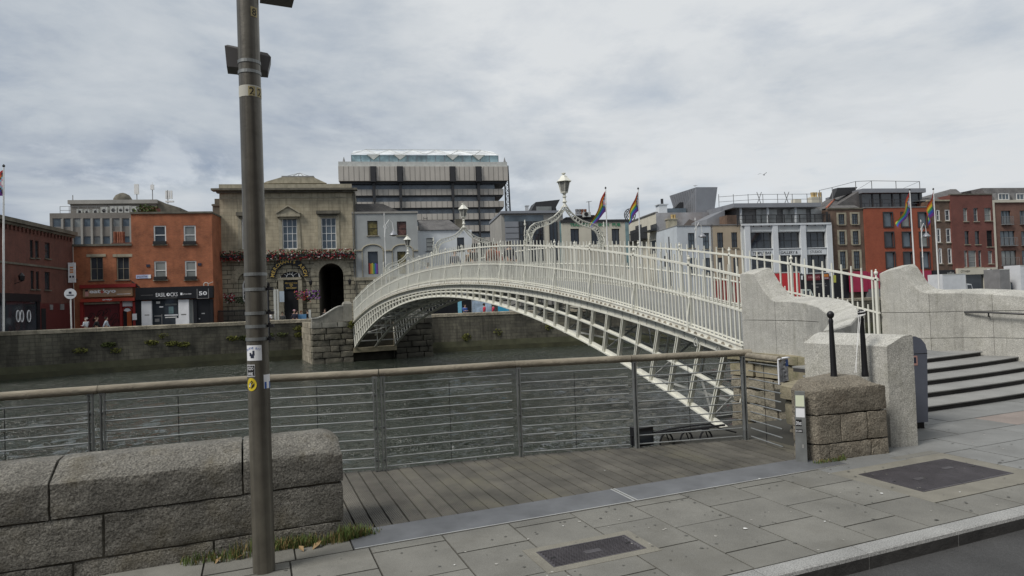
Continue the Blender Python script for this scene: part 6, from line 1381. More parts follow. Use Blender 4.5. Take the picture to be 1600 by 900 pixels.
# 13 gallery
b = B('gallery_building', 'white framed gallery and studios building with glazed penthouse', 1163.2, OFFR-.3)
x1 = b.x(1299, 400); zt = b.z(1230, 349); ops = []
bays = ((1173, 1206.5), (1215.3, 1250), (1258.2, 1290))
for i, (p, q_) in enumerate(bays):
    ops += [b.rect((p, 363-.3*i, q_, 388.3-.8*i)), b.rect((p+2, 400-.8*i, q_+2, 427-.5*i))]
b.wall(0, x1, 0, zt, ops, mat('white_gallery_paint', (.56, .58, .57), .75, .1, .6, 6, streak=.25, scol=(.3, .3, .29), sscl=(2, 2, .3)), .3, 14)
for o in ops: b.window(o, M['dkframe'], M['glass'], 3, 2, .3, .06, M['render_w'])
k = MB()
for px in (1163.3, 1206.7, 1250.3, 1291): a = b.x(px+.5, 390); k.box(a, a+b.x(px+8, 390)-b.x(px, 390), -.25, -.002, b.z(px, 432), zt-.25)
k.box(0, x1, -.3, -.002, zt-.249, zt-.003); b.part('frame_pier', k, M['render_w'])
for i, (p, q_) in enumerate(bays):
    a, c, d, e = b.rect((p+1, 352.5, q_-1, 361.5)); k = MB()
    for r in ((a, c, e-.07, e), (a, c, d, d+.07), (a, a+.07, d+.07, e-.07), (c-.07, c, d+.07, e-.07)): k.box(r[0], r[1], -.06, -.002, r[2], r[3])
    b.part('panel_moulding', k, M['render_w']); f = b.boxp('sign_band', (p+1, 391.5-.9*i, q_+1.5, 399.2-.9*i), -.06, -.002, M['render_w']); st, r = (('TEMPLE BAR', (1176, 393.2, 1205.7, 397.6)), ('GALLERY &', (1219.8, 392.3, 1246.3, 396.8)), ('STUDIOS', (1266, 391.3, 1284, 395.6)))[i]; b.sign('sign_lettering', st, r, M['black'], -.065, f, .02)
b.boxp('shopfront', (1166, 429, 1298, 520), -.25, -.003, M['fascia_k'])
f = b.boxp('shop_sign', (1260.5, 429, 1281.5, 438), -.4, -.251, plain('dark_red_sign', (.13, .012, .02), .5)); b.sign('sign_lettering', 'HANDLAN', (1263, 431, 1280.5, 434.8), plain('pink_letter', (.5, .25, .27), .5), -.405, f)
f = b.boxp('shop_sign', (1285, 428.3, 1294.5, 432.5), -.4, -.251, plain('orange_sign', (.5, .17, .03), .5)); f2 = b.boxp('shop_sign', (1284.5, 432.7, 1296, 436.5), -.4, -.251, bpy.data.materials['dark_red_sign']); b.sign('sign_lettering', '000', (1286, 433.4, 1294.5, 435.6), M['paper'], -.405, f2)
b.boxp('yellow_notice', (1302, 430, 1306.3, 441.5), -.4, -.35, plain('lime_notice', (.45, .45, .08), .5)); b.boxp('window_notice', (1252, 430.5, 1254.5, 437), -.4, -.35, M['paper'])
for r in ((1268, 443, 1290, 444), (1274, 448, 1279, 449.4), (1284, 446, 1292, 447)): b.boxp('window_print', r, -.26, -.2501, M['lead'])
# penthouse
yb = 2.2; zb = zt+.003; zr0, zr1 = b.z(1220, 324, .6), b.z(1220, 314.5, .6)
k = MB(); k.box(b.x(1150, 330, 1.7), b.x(1285, 330, 1.7), 1.7, 13, zb, zr0); b.part('penthouse_wall', k, M['lead'])
for p, q_ in ((1161, 1192), (1201, 1236), (1243.5, 1276)): a, c = b.x(p, 335, 4.9), b.x(q_, 335, 4.9); b.part('penthouse_glass', MB().box(a, c, 1.5, 1.6, zb+.1, zr0-.1), glass_mat('penthouse_glass', (.36, .375, .37), .2) if 'penthouse_glass' not in bpy.data.materials else bpy.data.materials['penthouse_glass'])
k = MB(); k.loft([[(b.x(p, 318, .3), y, z) for y, z in ((.3, h), (13, h), (13, h+.9), (.3, h+.55))] for p, h in ((1146, zr0), (1200, zr0-.0), (1250, zr0), (1283, zr0))]); b.part('penthouse_roof', k, M['clad'])
for px in (1157.5, 1199.5, 1243): a = b.x(px, 335, .8); b.part('column', MB().tube([(a, .8, zb), (a, .8, zr0)], .16, 10), M['render_w'], smooth=True)
k = MB(); a, c = b.x(1152, 345), x1; zra = zb+1.15
k.beam((a, -.05, zra), (c, -.05, zra), .09, .09); k.beam((a, -.05, zb+.1), (c, -.05, zb+.1), .07, .07); k.beam((a, -.05, zb+.6), (c, -.05, zb+.6), .04, .04)
n = 12
for i in range(n+1): x = a+(c-a)*i/n; k.box(x-.045, x+.045, -.1, .0, zb-.4, zra)
for i in range(90): x = a+(c-a)*i/89; k.box(x-.012, x+.012, -.06, -.035, zb+.12, zra-.04)
b.part('balcony_railing', k, M['dkframe']); 
k = MB(); zr = zr1+.1
for i in range(8): x = b.x(1123+23*i, 310, 3); k.beam((x, 3, zr-.4), (x, 3, zr+1.3), .06, .06); 
for h in (.55, 1.25): k.beam((b.x(1123, 310, 3), 3, zr+h-.3), (b.x(1180, 310, 3), 3, zr+h), .05, .05); k.beam((b.x(1180, 310, 3), 3, zr+h), (b.x(1283, 310, 3), 3, zr+h), .05, .05)
b.part('roof_railing', k, M['lead'], kind='stuff')
for px in (1185, 1228): x = b.x(px, 310, 3.2); k = MB(); k.beam((x-.3, 3.2, zr-.2), (x+.5, 3.2, zr+1.6), .07, .07); k.beam((x+.4, 3.2, zr-.2), (x-.2, 3.2, zr+1.6), .07, .07); b.part('roof_brace', k, M['lead'])
k = MB(); k.box(b.x(1242, 312, 6), b.x(1252, 312, 6), 6, 7, zr1, b.z(1247, 311, 6)); b.part('chimney', k, M['cream']); k = MB(); k.box(b.x(1268, 309, 6), b.x(1284, 309, 6), 6, 7, zr1, b.z(1275, 307.5, 6)); b.part('chimney', k, M['cream'])
for px in (1269.5, 1274, 1281): p = MB(); p.lathe((b.x(px, 308, 6.5), 6.5, b.z(1275, 307.5, 6)), [(.28, 0), (.22, .2), (.28, .7)], 8); b.part('chimney_pot', p, bpy.data.materials['buff_pot'])
k = MB(); k.prism([(0, zb), (b.x(1147, 335, 0), zb), (b.x(1147, 320, 0), zr0), (b.x(1118, 330, 0), zr0-1.2), (b.x(1118, 345, 0), zb)], 2.5, 9, 'y'); b.part('zinc_side', k, M['clad']); k = MB(); k.box(b.x(1136, 345, .5), b.x(1151, 345, .5), .5, 3, zb-.3, b.z(1143, 336, .5)); b.part('brick_stub', k, M['brick_b'])
# 14 brown brick house
b = B('brown_house', 'tall brown brick house with pale window surrounds and hipped slate roof', 1299.2, OFFR)
x1 = b.x(1356, 400); zt = b.z(1325, 327); rows = [((1310, 334.5, 1319.5, 351), (1331, 334, 1340.5, 350.5)), ((1311.3, 361.5, 1320.3, 382), (1332.3, 361, 1341.5, 382)), ((1312.5, 393, 1321.5, 420), (1334, 392.5, 1343.5, 420))]
ops = [b.rect(r) for rr_ in rows for r in rr_]; b.wall(0, x1, 0, zt, ops, M['brick_b'], .12, 9)
for o in ops:
    b.window(o, M['dkframe'], M['glass_b'], 3, 4, .12, .05, M['stone_trim']); k = MB(); a, c, d, e = o
    k.box(a-.28, a-.003, -.04, -.002, d, e+.2); k.box(c+.003, c+.28, -.04, -.002, d, e+.2); k.box(a-.003, c+.003, -.04, -.002, e+.003, e+.2); b.part('window_surround', k, M['stone_trim'])
k = MB(); k.box(0, x1, -.1, .3, zt+.003, zt+.2); b.part('coping', k, M['stone_dark']); k = MB(); a, c = 0, b.x(1347, 326); z1 = b.z(1318, 311, 4); k.add([(a, .3, zt+.2), (c, .3, zt+.2), (c, 8, zt+.2), (a, 8, zt+.2), (b.x(1304, 312, 4), 4, z1), (b.x(1325, 312, 4), 4.2, z1-.4)], [(0, 1, 5, 4), (1, 2, 5), (2, 3, 4, 5), (3, 0, 4)]); b.part('roof', k, M['slate']); k = MB(); k.tube([(a+.05, .25, zt+.25), (b.x(1304, 312, 4), 4, z1)], .12, 5); b.part('ridge_tile', k, plain('terracotta_ridge', (.36, .12, .07), .8)); k = MB(); k.box(-.2, -.05, -.15, .1, 0, zt-.3); b.part('downpipe', k, M['dkframe'])
b.boxp('hoarding', (1327.5, 424, 1356, 456), -.6, -.5, plain('magenta_hoarding', (.33, .022, .065), .5)); b.boxp('shopfront', (1300, 424, 1327, 520), -.2, -.003, M['fascia_k'])
# 15 new red brick block
b = B('red_block', 'new plain red brick block with dark glazed penthouse', 1356.2, OFFR-.1)
x1 = b.x(1457, 400); zt = b.z(1405, 324.5); ops = [b.rect((px+2*r_, y0, px+12.6+2*r_, y1)) for r_, (y0, y1) in enumerate(((332.5, 354), (363.3, 385.5), (394.5, 418.5))) for px in (1381, 1408.6, 1435.2)]
b.wall(0, x1, 0, zt, ops, M['brick_n'], .12, 10)
for i, o in enumerate(ops):
    k = MB(); a, c, d, e = o; k.box(a-.14, a-.003, -.1, -.002, d-.14, e+.14); k.box(c+.003, c+.14, -.1, -.002, d-.14, e+.14); k.box(a-.003, c+.003, -.1, -.002, e+.003, e+.14); k.box(a-.003, c+.003, -.1, -.002, d-.14, d-.003); b.part('window_casing', k, M['dkframe']); b.window(o, M['dkframe'], [M['glass_b'], M['glass_c'], M['glass_b'], M['glass']][i % 4], 1, 1, .12, .05)
k = MB(); k.box(0, x1, -.06, .3, zt+.003, zt+.12); b.part('coping', k, M['lead'])
z1, z2 = b.z(1400, 302, 2), b.z(1400, 295.5, 2); k = MB(); a, c = b.x(1344.5, 310, 2), b.x(1441, 310, 2); k.box(a, c, 2, 9, zt, z1); b.part('penthouse_glazing', k, M['glass']); k = MB(); k.box(a-.1, c+.1, 1.4, 9.3, z1+.003, z2); b.part('penthouse_roof', k, M['clad'])
k = MB(); k.prism([(b.x(1296, 318, 3), zt+.5), (a-.003, zt), (a-.003, z2), (b.x(1335, 305, 3), z2-.3)], 2.2, 9, 'y'); b.part('slate_side', k, M['slate']); k = MB()
for px in (1345, 1363, 1375.5, 1394, 1407, 1421, 1436): x = b.x(px, 312, 2); k.box(x-.09, x+.09, 1.9, 1.998, zt, z1)
k.beam((a, .3, zt+1.2), (c, .3, zt+1.2), .06, .06)
for i in range(6): x = a+(c-a)*i/5; k.beam((x, .3, zt+.13), (x, .3, zt+1.2), .06, .06)
b.part('penthouse_mullion', k, M['dkframe'])
k = MB(); zf = b.z(1380, 283, 3); P_ = [(b.x(px, 290, 3), b.z(px, py, 3)) for px, py in ((1280, 297.5), (1300, 293), (1337, 283.5), (1362, 282.5), (1400, 283), (1437, 283.5))]
for (xa_, za_), (xb_, zb_) in zip(P_, P_[1:]): k.beam((xa_, 3, za_), (xb_, 3, zb_), .06, .06)
for x_, z_ in P_: k.beam((x_, 3, z2-2 if x_ < a else z2), (x_, 3, z_), .07, .07)
k.beam((P_[2][0], 3, z2), (P_[3][0], 3, P_[3][1]), .04, .04); k.beam((b.x(1404, 290, 3), 3, z2), (P_[5][0], 3, P_[5][1]), .04, .04); b.part('roof_mesh_fence', k, M['lead']); k = MB(); k.prism([(b.x(1298, 302, 4), z2-1), (b.x(1330, 296, 4), z2-.2), (b.x(1336, 291, 4), z2+.6), (b.x(1305, 291, 4), z2+.5)], 3.5, 4.5, 'y'); b.part('solar_array', k, M['dkframe'])
b.boxp('shop_hoarding', (1356.3, 424, 1456, 449.5), -.5, -.003, bpy.data.materials['magenta_hoarding']); b.boxp('hoarding_base', (1356.3, 449.6, 1456, 520), -.45, -.003, M['lead'])
# 16, 17, 18
b = B('sash_house', 'narrow brown brick house with white sash windows', 1457.2, OFFR)
x1 = b.x(1492.5, 400); zt = b.z(1475, 314.5); ops = [b.rect(r) for r in ((1463, 328, 1468.5, 345), (1476.5, 327.5, 1484.3, 345), (1464, 357, 1470, 379), (1478.3, 357, 1485.8, 379), (1467, 388, 1472, 412), (1481, 388, 1487.3, 412))]
b.wall(0, x1, 0, zt, ops, M['brick_b'], .1, 9)
for o in ops: b.window(o, M['whitewood'], M['glass'], 1, 2, .1, .12, M['stone_trim'])
k = MB(); k.box(-.05, x1, -.15, .3, zt+.003, zt+.2); b.part('coping', k, M['stone_trim']); k = MB(); z1 = b.z(1490, 295.5, 5); k.add([(-.6, 1, zt+.2), (x1+4, 1, zt+.2), (x1+4, 9, zt+.2), (-.6, 9, zt+.2), (b.x(1485, 296, 5), 5, z1), (b.x(1494, 296, 5), 5, z1)], [(0, 1, 5, 4), (1, 2, 5), (2, 3, 4, 5), (3, 0, 4)]); b.part('roof', k, M['slate'])
f = b.boxp('fascia', (1458, 422, 1492, 430), -.4, -.003, M['fascia_k']); b.sign('sign_lettering', 'coffee', (1480, 424.5, 1490.5, 428), M['whiteg'], -.405, f); b.boxp('shopfront', (1458, 430.2, 1492, 520), -.2, -.003, M['dark_opening'])
b = B('maroon_house', 'maroon brick house with narrow windows above a stone framed shop', 1492.8, OFFR-.2)
x1 = b.x(1555, 400); zt = b.z(1522, 304.5); ops = [b.rect(r) for r in ((1505.3, 325, 1512, 346), (1521.3, 325, 1528.3, 346), (1538.3, 325, 1549, 345), (1507.5, 361, 1514.5, 382), (1523.5, 361, 1531, 382), (1542, 360, 1551, 385.5), (1507, 391.5, 1512, 417.5), (1513.5, 391.5, 1526, 417.5), (1529, 391.5, 1534, 417.5), (1544, 392, 1551, 412))]
b.wall(0, x1, 0, zt, ops, M['brick_m'], .2, 9)
for i, o in enumerate(ops): b.window(o, M['dkframe'] if i in (3, 4, 5) else M['whiteg'], M['dark_opening'] if i == 5 else rb.choice([M['glass'], M['glass_c']]), 1, 3 if i == 7 else 2, .2, .06, M['stone_trim'])
f = b.boxp('shop_frame', (1497, 418.5, 1559, 428.5), -.4, -.003, M['cream']); b.sign('sign_lettering', 'CITY+NEW', (1501, 422.2, 1515.8, 426), M['black'], -.405, f, .02)
for r in ((1541, 428.7, 1548, 520), (1555, 428.7, 1560, 520)): b.boxp('shop_pier', r, -.4, -.003, M['cream'])
b.boxp('logo_panel', (1543, 420.3, 1547, 426.5), -.45, -.401, M['paper']); b.boxp('logo_bar', (1548.3, 420.3, 1549.6, 426), -.45, -.401, M['black']); b.boxp('shop_window', (1498, 428.7, 1540.8, 520), -.1, -.003, M['glass']); b.boxp('shop_door', (1548.2, 428.7, 1554.8, 520), -.1, -.003, M['glass'])
k = MB(); z1 = b.z(1510, 297, 5); k.box(0, x1, -.08, .3, zt+.003, zt+.15); b.part('coping', k, M['stone_dark'])
b = B('brick_apartments', 'brick apartment house with balconies and dark mansard dormers at the right end', 1555.2, OFFR)
x1 = b.x(1700, 400); zt = b.z(1580, 316.5); ops = [b.rect(r) for r in ((1564.3, 329.3, 1579.5, 350.5), (1563, 360.8, 1586, 383.5), (1565, 391.5, 1588.5, 414.5), (1593.5, 329, 1610, 350), (1596, 361, 1616, 383), (1597, 391, 1618, 414), (1630, 329, 1646, 350), (1630, 361, 1650, 383), (1632, 391, 1652, 414))]
b.wall(0, x1, 0, zt, ops, M['brick_a'], .2, 9)
for o in ops:
    w = b.window(o, M['dkframe'], rb.choice([M['glass_b'], M['glass_t'], M['glass_c']]), 3, 1, .2, .06); a, c, d, e = o; k = MB(); k.beam((a-.1, -.3, d+1.1), (c+.1, -.3, d+1.1), .05, .05)
    n = 10
    for i in range(n+1): x = a-.1+(c-a+.2)*i/n; k.box(x-.015, x+.015, -.32, -.29, d, d+1.07)
    k.box(a-.1, c+.1, -.35, -.003, d-.1, d-.003); b.part('balcony_rail', k, M['lead'], w)
k = MB(); k.box(0, x1, -.2, .3, zt+.003, zt+.35); k.box(-.05, .5, -.2, -.003, b.z(1557, 418), zt); b.part('white_coping', k, M['cream'])
z1 = b.z(1580, 293.5, 1.2); k = MB(); k.prism([(.3, zt+.35), (9, zt+.35), (9, z1), (1.2, z1)], .05, x1, 'x'); b.part('mansard', k, M['slate']); k = MB(); k.prism([(b.x(1520, 304, 3), zt+1), (.05, zt+1), (.05, z1), (b.x(1549, 294, 3), z1-.1)], 3, 9, 'y'); b.part('mansard_end', k, M['slate'])
for p, q_ in ((1555.8, 1578), (1584, 1606), (1614, 1636)): a, c, d, e = b.rect((p, 301.5, q_, 314.5), .2); b.part('dormer', MB().box(a, c, .15, 1.5, d, e), M['lead']); b.window((a+.35, c-.25, d+.2, e-.12), M['whitewood'], M['glass_b'], 3, 1, .1, .07, y=.04, name='dormer_window')

# ---------------- the tall bank office behind
b = B('bank_tower', 'tall banded office tower with hanging floors and teal glass crown', 534.5, 85)
xa, xb = 0, b.x(793.5, 272); zc1 = b.z(660, 260); zc0 = b.z(660, 282.3); yin = 2.0; D = 34
k = MB(); k.box(xa, xb, 0, D, zc0, zc1); top = b.part('crown_band', k, M['conc_bank'])
k = MB(); n = 34
for i in range(1, n): x = xb*i/n; k.box(x-.05, x+.05, -.03, -.002, zc0, zc1)
b.part('panel_joint', k, M['conc_d'], top)
xi0, xi1 = b.x(539, 330, 0), b.x(789.2, 330, 0); zs_ = [b.z(660, y) for y in (294.2, 303.6, 313.6, 323.2, 333, 342.6, 352.2, 361.8, 371.6, 381.2, 391, 400.6, 410, 420)]
k = MB(); k.box(xi0+.6, xi1-2.2, 1.9, D-2, 0, zc0-.003); b.part('glazing', k, M['bankglass'] if 'bankglass' in M else glass_mat('bank_glass', (.115, .135, .155), .15))
k = MB(); k.box(xa+.3, xb-.3, .8, D-1, zc0-.6, zc0-.004); b.part('floor_edge', k, M['dkframe'])
for j in range(0, len(zs_)-1, 2):
    k = MB(); k.box(xi0, xi1, 1.2, D-1, zs_[j+1], zs_[j]); sp_ = b.part('spandrel', k, M['conc_bank']); k = MB(); k.box(xi0+.2, xi1-.2, 1.5, D-1, zs_[j+1]-.35, zs_[j+1]-.003); b.part('floor_edge', k, M['dkframe'])
    k = MB(); n = 30
    for i in range(1, n): x = xi0+(xi1-xi0)*i/n; k.box(x-.05, x+.05, 1.16, 1.198, zs_[j+1], zs_[j])
    b.part('panel_joint', k, M['conc_d'], sp_)
for px in (583.5, 625.2, 707.2, 747.8):
    x = b.x(px, 275); xl = b.x(px+1.8, 330); k = MB(); k.box(x-.75, x+.75, -.25, .0-.003, zc0-.3, zc1); k.box(x-.5, x+.5, -.6, -.251, zc0-.3, zc0+2.2); k.box(xl-.34, xl+.34, .55, 1.15, zs_[0]-3, zc0-.3); k.box(xl-.2, xl+.2, .6, 1.14, 0, zs_[0]-3); b.part('hanger', k, M['dkframe'])
zg0, zg1 = b.z(660, 257.5, 4), b.z(660, 242.5, 4); a, c = b.x(549, 250, 4), b.x(778.5, 250, 4); k = MB(); k.box(a, c, 4, D-4, zg0, zg1); cr_ = b.part('crown_glazing', k, glass_mat('crown_teal', (.27, .38, .41), .15)); k = MB(); k.box(xa, xb, .5, D, zc1+.003, zg0); b.part('crown_ledge', k, M['whiteg'])
k = MB(); n = 16
for i in range(n+1): x = a+(c-a)*i/n; k.box(x-.06, x+.06, 3.9, 3.998, zg0, zg1)
b.part('mullion', k, M['clad'], cr_)
k = MB(); zr = b.z(660, 234.5, 14); n = 6; w_ = (c-a)/n
for i in range(n):
    x0_ = a+w_*i; xm = x0_+w_/2
    k.add([(x0_, 3.4, zg1+.02), (xm, 3.4, zg1+.02), (x0_+w_, 3.4, zg1+.02), (xm, 14, zr), (x0_, 14, zr-.3), (x0_+w_, 14, zr-.3)], [(0, 1, 3), (1, 2, 3), (0, 3, 4), (2, 5, 3)])
rf = b.part('crown_roof', k, glass_mat('crown_white_glass', (.66, .68, .68), .2)); k = MB()
for i in range(n+1):
    x0_ = a+w_*i
    if i < n: k.beam((x0_, 3.3, zg1+.05), (x0_+w_/2, 13.9, zr+.05), .06, .06); k.beam((x0_+w_, 3.3, zg1+.05), (x0_+w_/2, 13.9, zr+.05), .06, .06)
k.beam((a+w_/2, 13.9, zr+.06), (c-w_/2, 13.9, zr+.06), .1, .1)
for px in (583.5, 625.2, 707.2, 747.8): x = b.x(px, 245, 3.5); k.prism([(x-1.6, zg1), (x+1.6, zg1), (x, zg1-1.3)], 3.3, 3.9, 'y')
b.part('roof_rib', k, M['whiteg'], rf)
# lattice mast beside the tower
w = b.o+b.ux*(xb+.6)+b.n*6; t = thing('lattice_mast', 'steel lattice stair mast against the right side of the bank tower', 'mast', (w.x, w.y, 0), FA); hm = zc1+1.5; k = MB()
for s_ in (0, 1):
    for u in (0, 1): k.beam((s_*1.3+.4*0, u*1.3, 0), (s_*1.0-.4, u*1.0, hm), .16, .16)
for i in range(26): z0_ = hm*i/26; z1_ = hm*(i+1)/26; f0, f1 = 1-i/26, 1-(i+1)/26; k.beam((-.4+.4*f0, 0, z0_), (.6+.7*f1, 0, z1_), .1, .1); k.beam((.6+.7*f0, .0, z0_), (-.4+.4*f1, 0, z1_), .1, .1); k.beam((-.4+.4*f1, 0, z1_), (.6+.7*f1, 0, z1_), .1, .1)
obj('lattice', k, M['dkframe'], t, local=True)
for px in (537.5, 788.5): w = b.hit(px, 257, 3); t = thing('roof_finial', 'small pale pointed vent on the '+('left' if px < 600 else 'right')+' end of the bank tower roof', 'vent', w); k = MB(); k.lathe((0, 0, 0), [(.5, 0), (.4, .4), (.2, 1.2), (.02, 1.9)], 8); obj('cone', k, M['lead'], t, local=True)
# ------------------------------------------------------------------ flags, lamp posts, vehicles, hoardings on the far quay
def streetpt(px, back, py=500):
    """a point on the far pavement: column px, `back` metres behind the river wall"""
    d = ray(px, py); h = math.hypot(d.x, d.y)
    for i in range(400, 1600):
        k = i*.1/h; p = CAM+d*k
        if QL[0][0] < p.x < QL[-1][0] and p.y > quay_y(p.x)+back: return Vector((p.x, p.y, .12)), k
    return Vector((p.x, p.y, .12)), k
FC = [plain('flag_'+n_, c, .7) for n_, c in (('red', (.42, .03, .03)), ('orange', (.55, .16, .02)), ('yellow', (.55, .42, .03)), ('green', (.03, .22, .07)), ('blue', (.03, .07, .34)), ('violet', (.15, .03, .22)), ('black', (.02, .02, .02)), ('brown', (.12, .06, .03)), ('sky', (.2, .42, .55)), ('pink', (.5, .25, .33)), ('white', (.6, .6, .6)))]
def flag(px_top, py_top, px_bot, label, fl, fw, droop, wave, back=.9, py_bot=500):
    p, k = streetpt(px_bot, back, py_bot); zt_ = (CAM+ray(px_top, py_top)*k).z; tp = CAM+ray(px_top, py_top)*k; lx = tp.x-p.x
    t = thing('flagpole', label+' pole', 'flagpole', p); m = MB(); m.tube([(0, 0, 0), (lx*.5, 0, zt_*.5), (lx, 0, zt_)], [.09, .075, .05], 10); obj('shaft', m, M['whitewood'], t, local=True, smooth=True); m = MB(); m.lathe((lx, 0, zt_), [(.05, 0), (.09, .05), (.1, .12), (.05, .2), (.01, .24)], 10); obj('finial', m, M['dkframe'], t, local=True); m = MB(); m.box(-.2, .2, -.2, .2, -.1, .12); obj('base', m, M['lead'], t, local=True)
    f = MB(); nu, nv = 14, 12; o = Vector((p.x+lx-.06, p.y, zt_-.1)); pts = []
    for i in range(nu+1):
        u = i/nu
        for j in range(nv+1):
            v = j/nv; sh = 1-.5*u; x = -fw*u*(.55+.1*v); z = -fl*v*sh-droop*u**1.15; y = wave*math.sin(u*7+v*2.2)*.32*u+.12*math.sin(v*5)*u; pts.append((x, y, z))
    fs, mi = [], []
    for i in range(nu):
        for j in range(nv):
            a = i*(nv+1)+j; fs.append((a, a+1, a+nv+2, a+nv+1)); st = min(5, int(j/2)); u = (i+.5)/nu; v = abs((j+.5)/nv-.5)*2; ch = u*4.2+v*1.1
            c = st
            if ch < .42: c = 10
            elif ch < .6: c = 9
            elif ch < .78: c = 8
            elif ch < .92: c = 7
            elif ch < 1.05: c = 6
            mi.append(c)
    f.v = pts; f.f = fs; f.m = mi
    fo = obj('pride_flag', f, FC, smooth=True, local=True, loc=o); tag(fo, 'rainbow flag '+label, 'flag', 'rainbow flags along the far quay')
    return t
flag(3.5, 262, 4.5, 'at the far left edge of the scene', 2.0, 2.6, 1.5, 1)
flag(949.5, 296, 951.5, 'above the bridge, left of the two near the pub', 2.1, 2.9, 3.0, 1, 1., 480); flag(1000.5, 297, 1003, 'above the bridge, right of the two near the pub', 2.0, 2.3, 2.6, -1, 1., 480)
flag(1424, 299, 1431.5, 'in front of the red brick block', 2.2, 3.4, 3.0, 1, 1., 460); flag(1461.5, 298, 1468, 'in front of the brown sash window house', 2.6, 2.5, 2.6, -1, 1., 460)
def lamp_post(px, pyt, label, back=.8, py=490, green=False):
    p, k = streetpt(px, back, py); zt_ = (CAM+ray(px, pyt)*k).z; t = thing('street_lamp', label, 'street lamp', p, 0, 'swan neck street lamps on the far quay'); m = MB(); m.lathe((0, 0, 0), [(.16, 0), (.14, .8), (.09, .95), (.07, 1.1), (.055, zt_*.55), (.08, zt_*.555), (.05, zt_*.57), (.045, zt_*.78), (.07, zt_*.785), (.04, zt_*.8), (.03, zt_*.97), (.06, zt_*.975), (.01, zt_)], 8); obj('column', m, M['whitewood'], t, local=True, smooth=True)
    m = MB(); zc = zt_*.80; m.tube([(0, 0, zc), (.12, 0, zc+1.0), (.45, 0, zc+1.45), (.75, 0, zc+1.2), (.85, 0, zc+.5)], .04, 6); m.tube([(.1+.28*math.cos(a)*(1-.05*i), 0, zc+.75+.28*math.sin(a)*(1-.05*i)) for i, a in [(i, i*.5) for i in range(16)]], .03, 5); obj('swan_neck', m, M['whitewood'], t, local=True, smooth=True)
    m = MB(); m.lathe((.85, 0, zc), [(.42, -.02), (.4, .05), (.22, .25), (.08, .4), (.05, .5)], 12); obj('lamp_shade', m, M['clad'], t, local=True, smooth=True); m = MB(); m.lathe((.85, 0, zc-.12), [(.1, 0), (.3, .06), (.3, .095)], 10); obj('lamp_glass', m, M['lantern'], t, local=True)
lamp_post(605, 333, 'pale swan neck street lamp in front of the grey rendered house'); lamp_post(1091.5, 341, 'pale swan neck street lamp behind the bridge railing by the white house', .8, 470); lamp_post(1444.5, 344, 'pale swan neck street lamp between the two flags on the right', .8, 460)
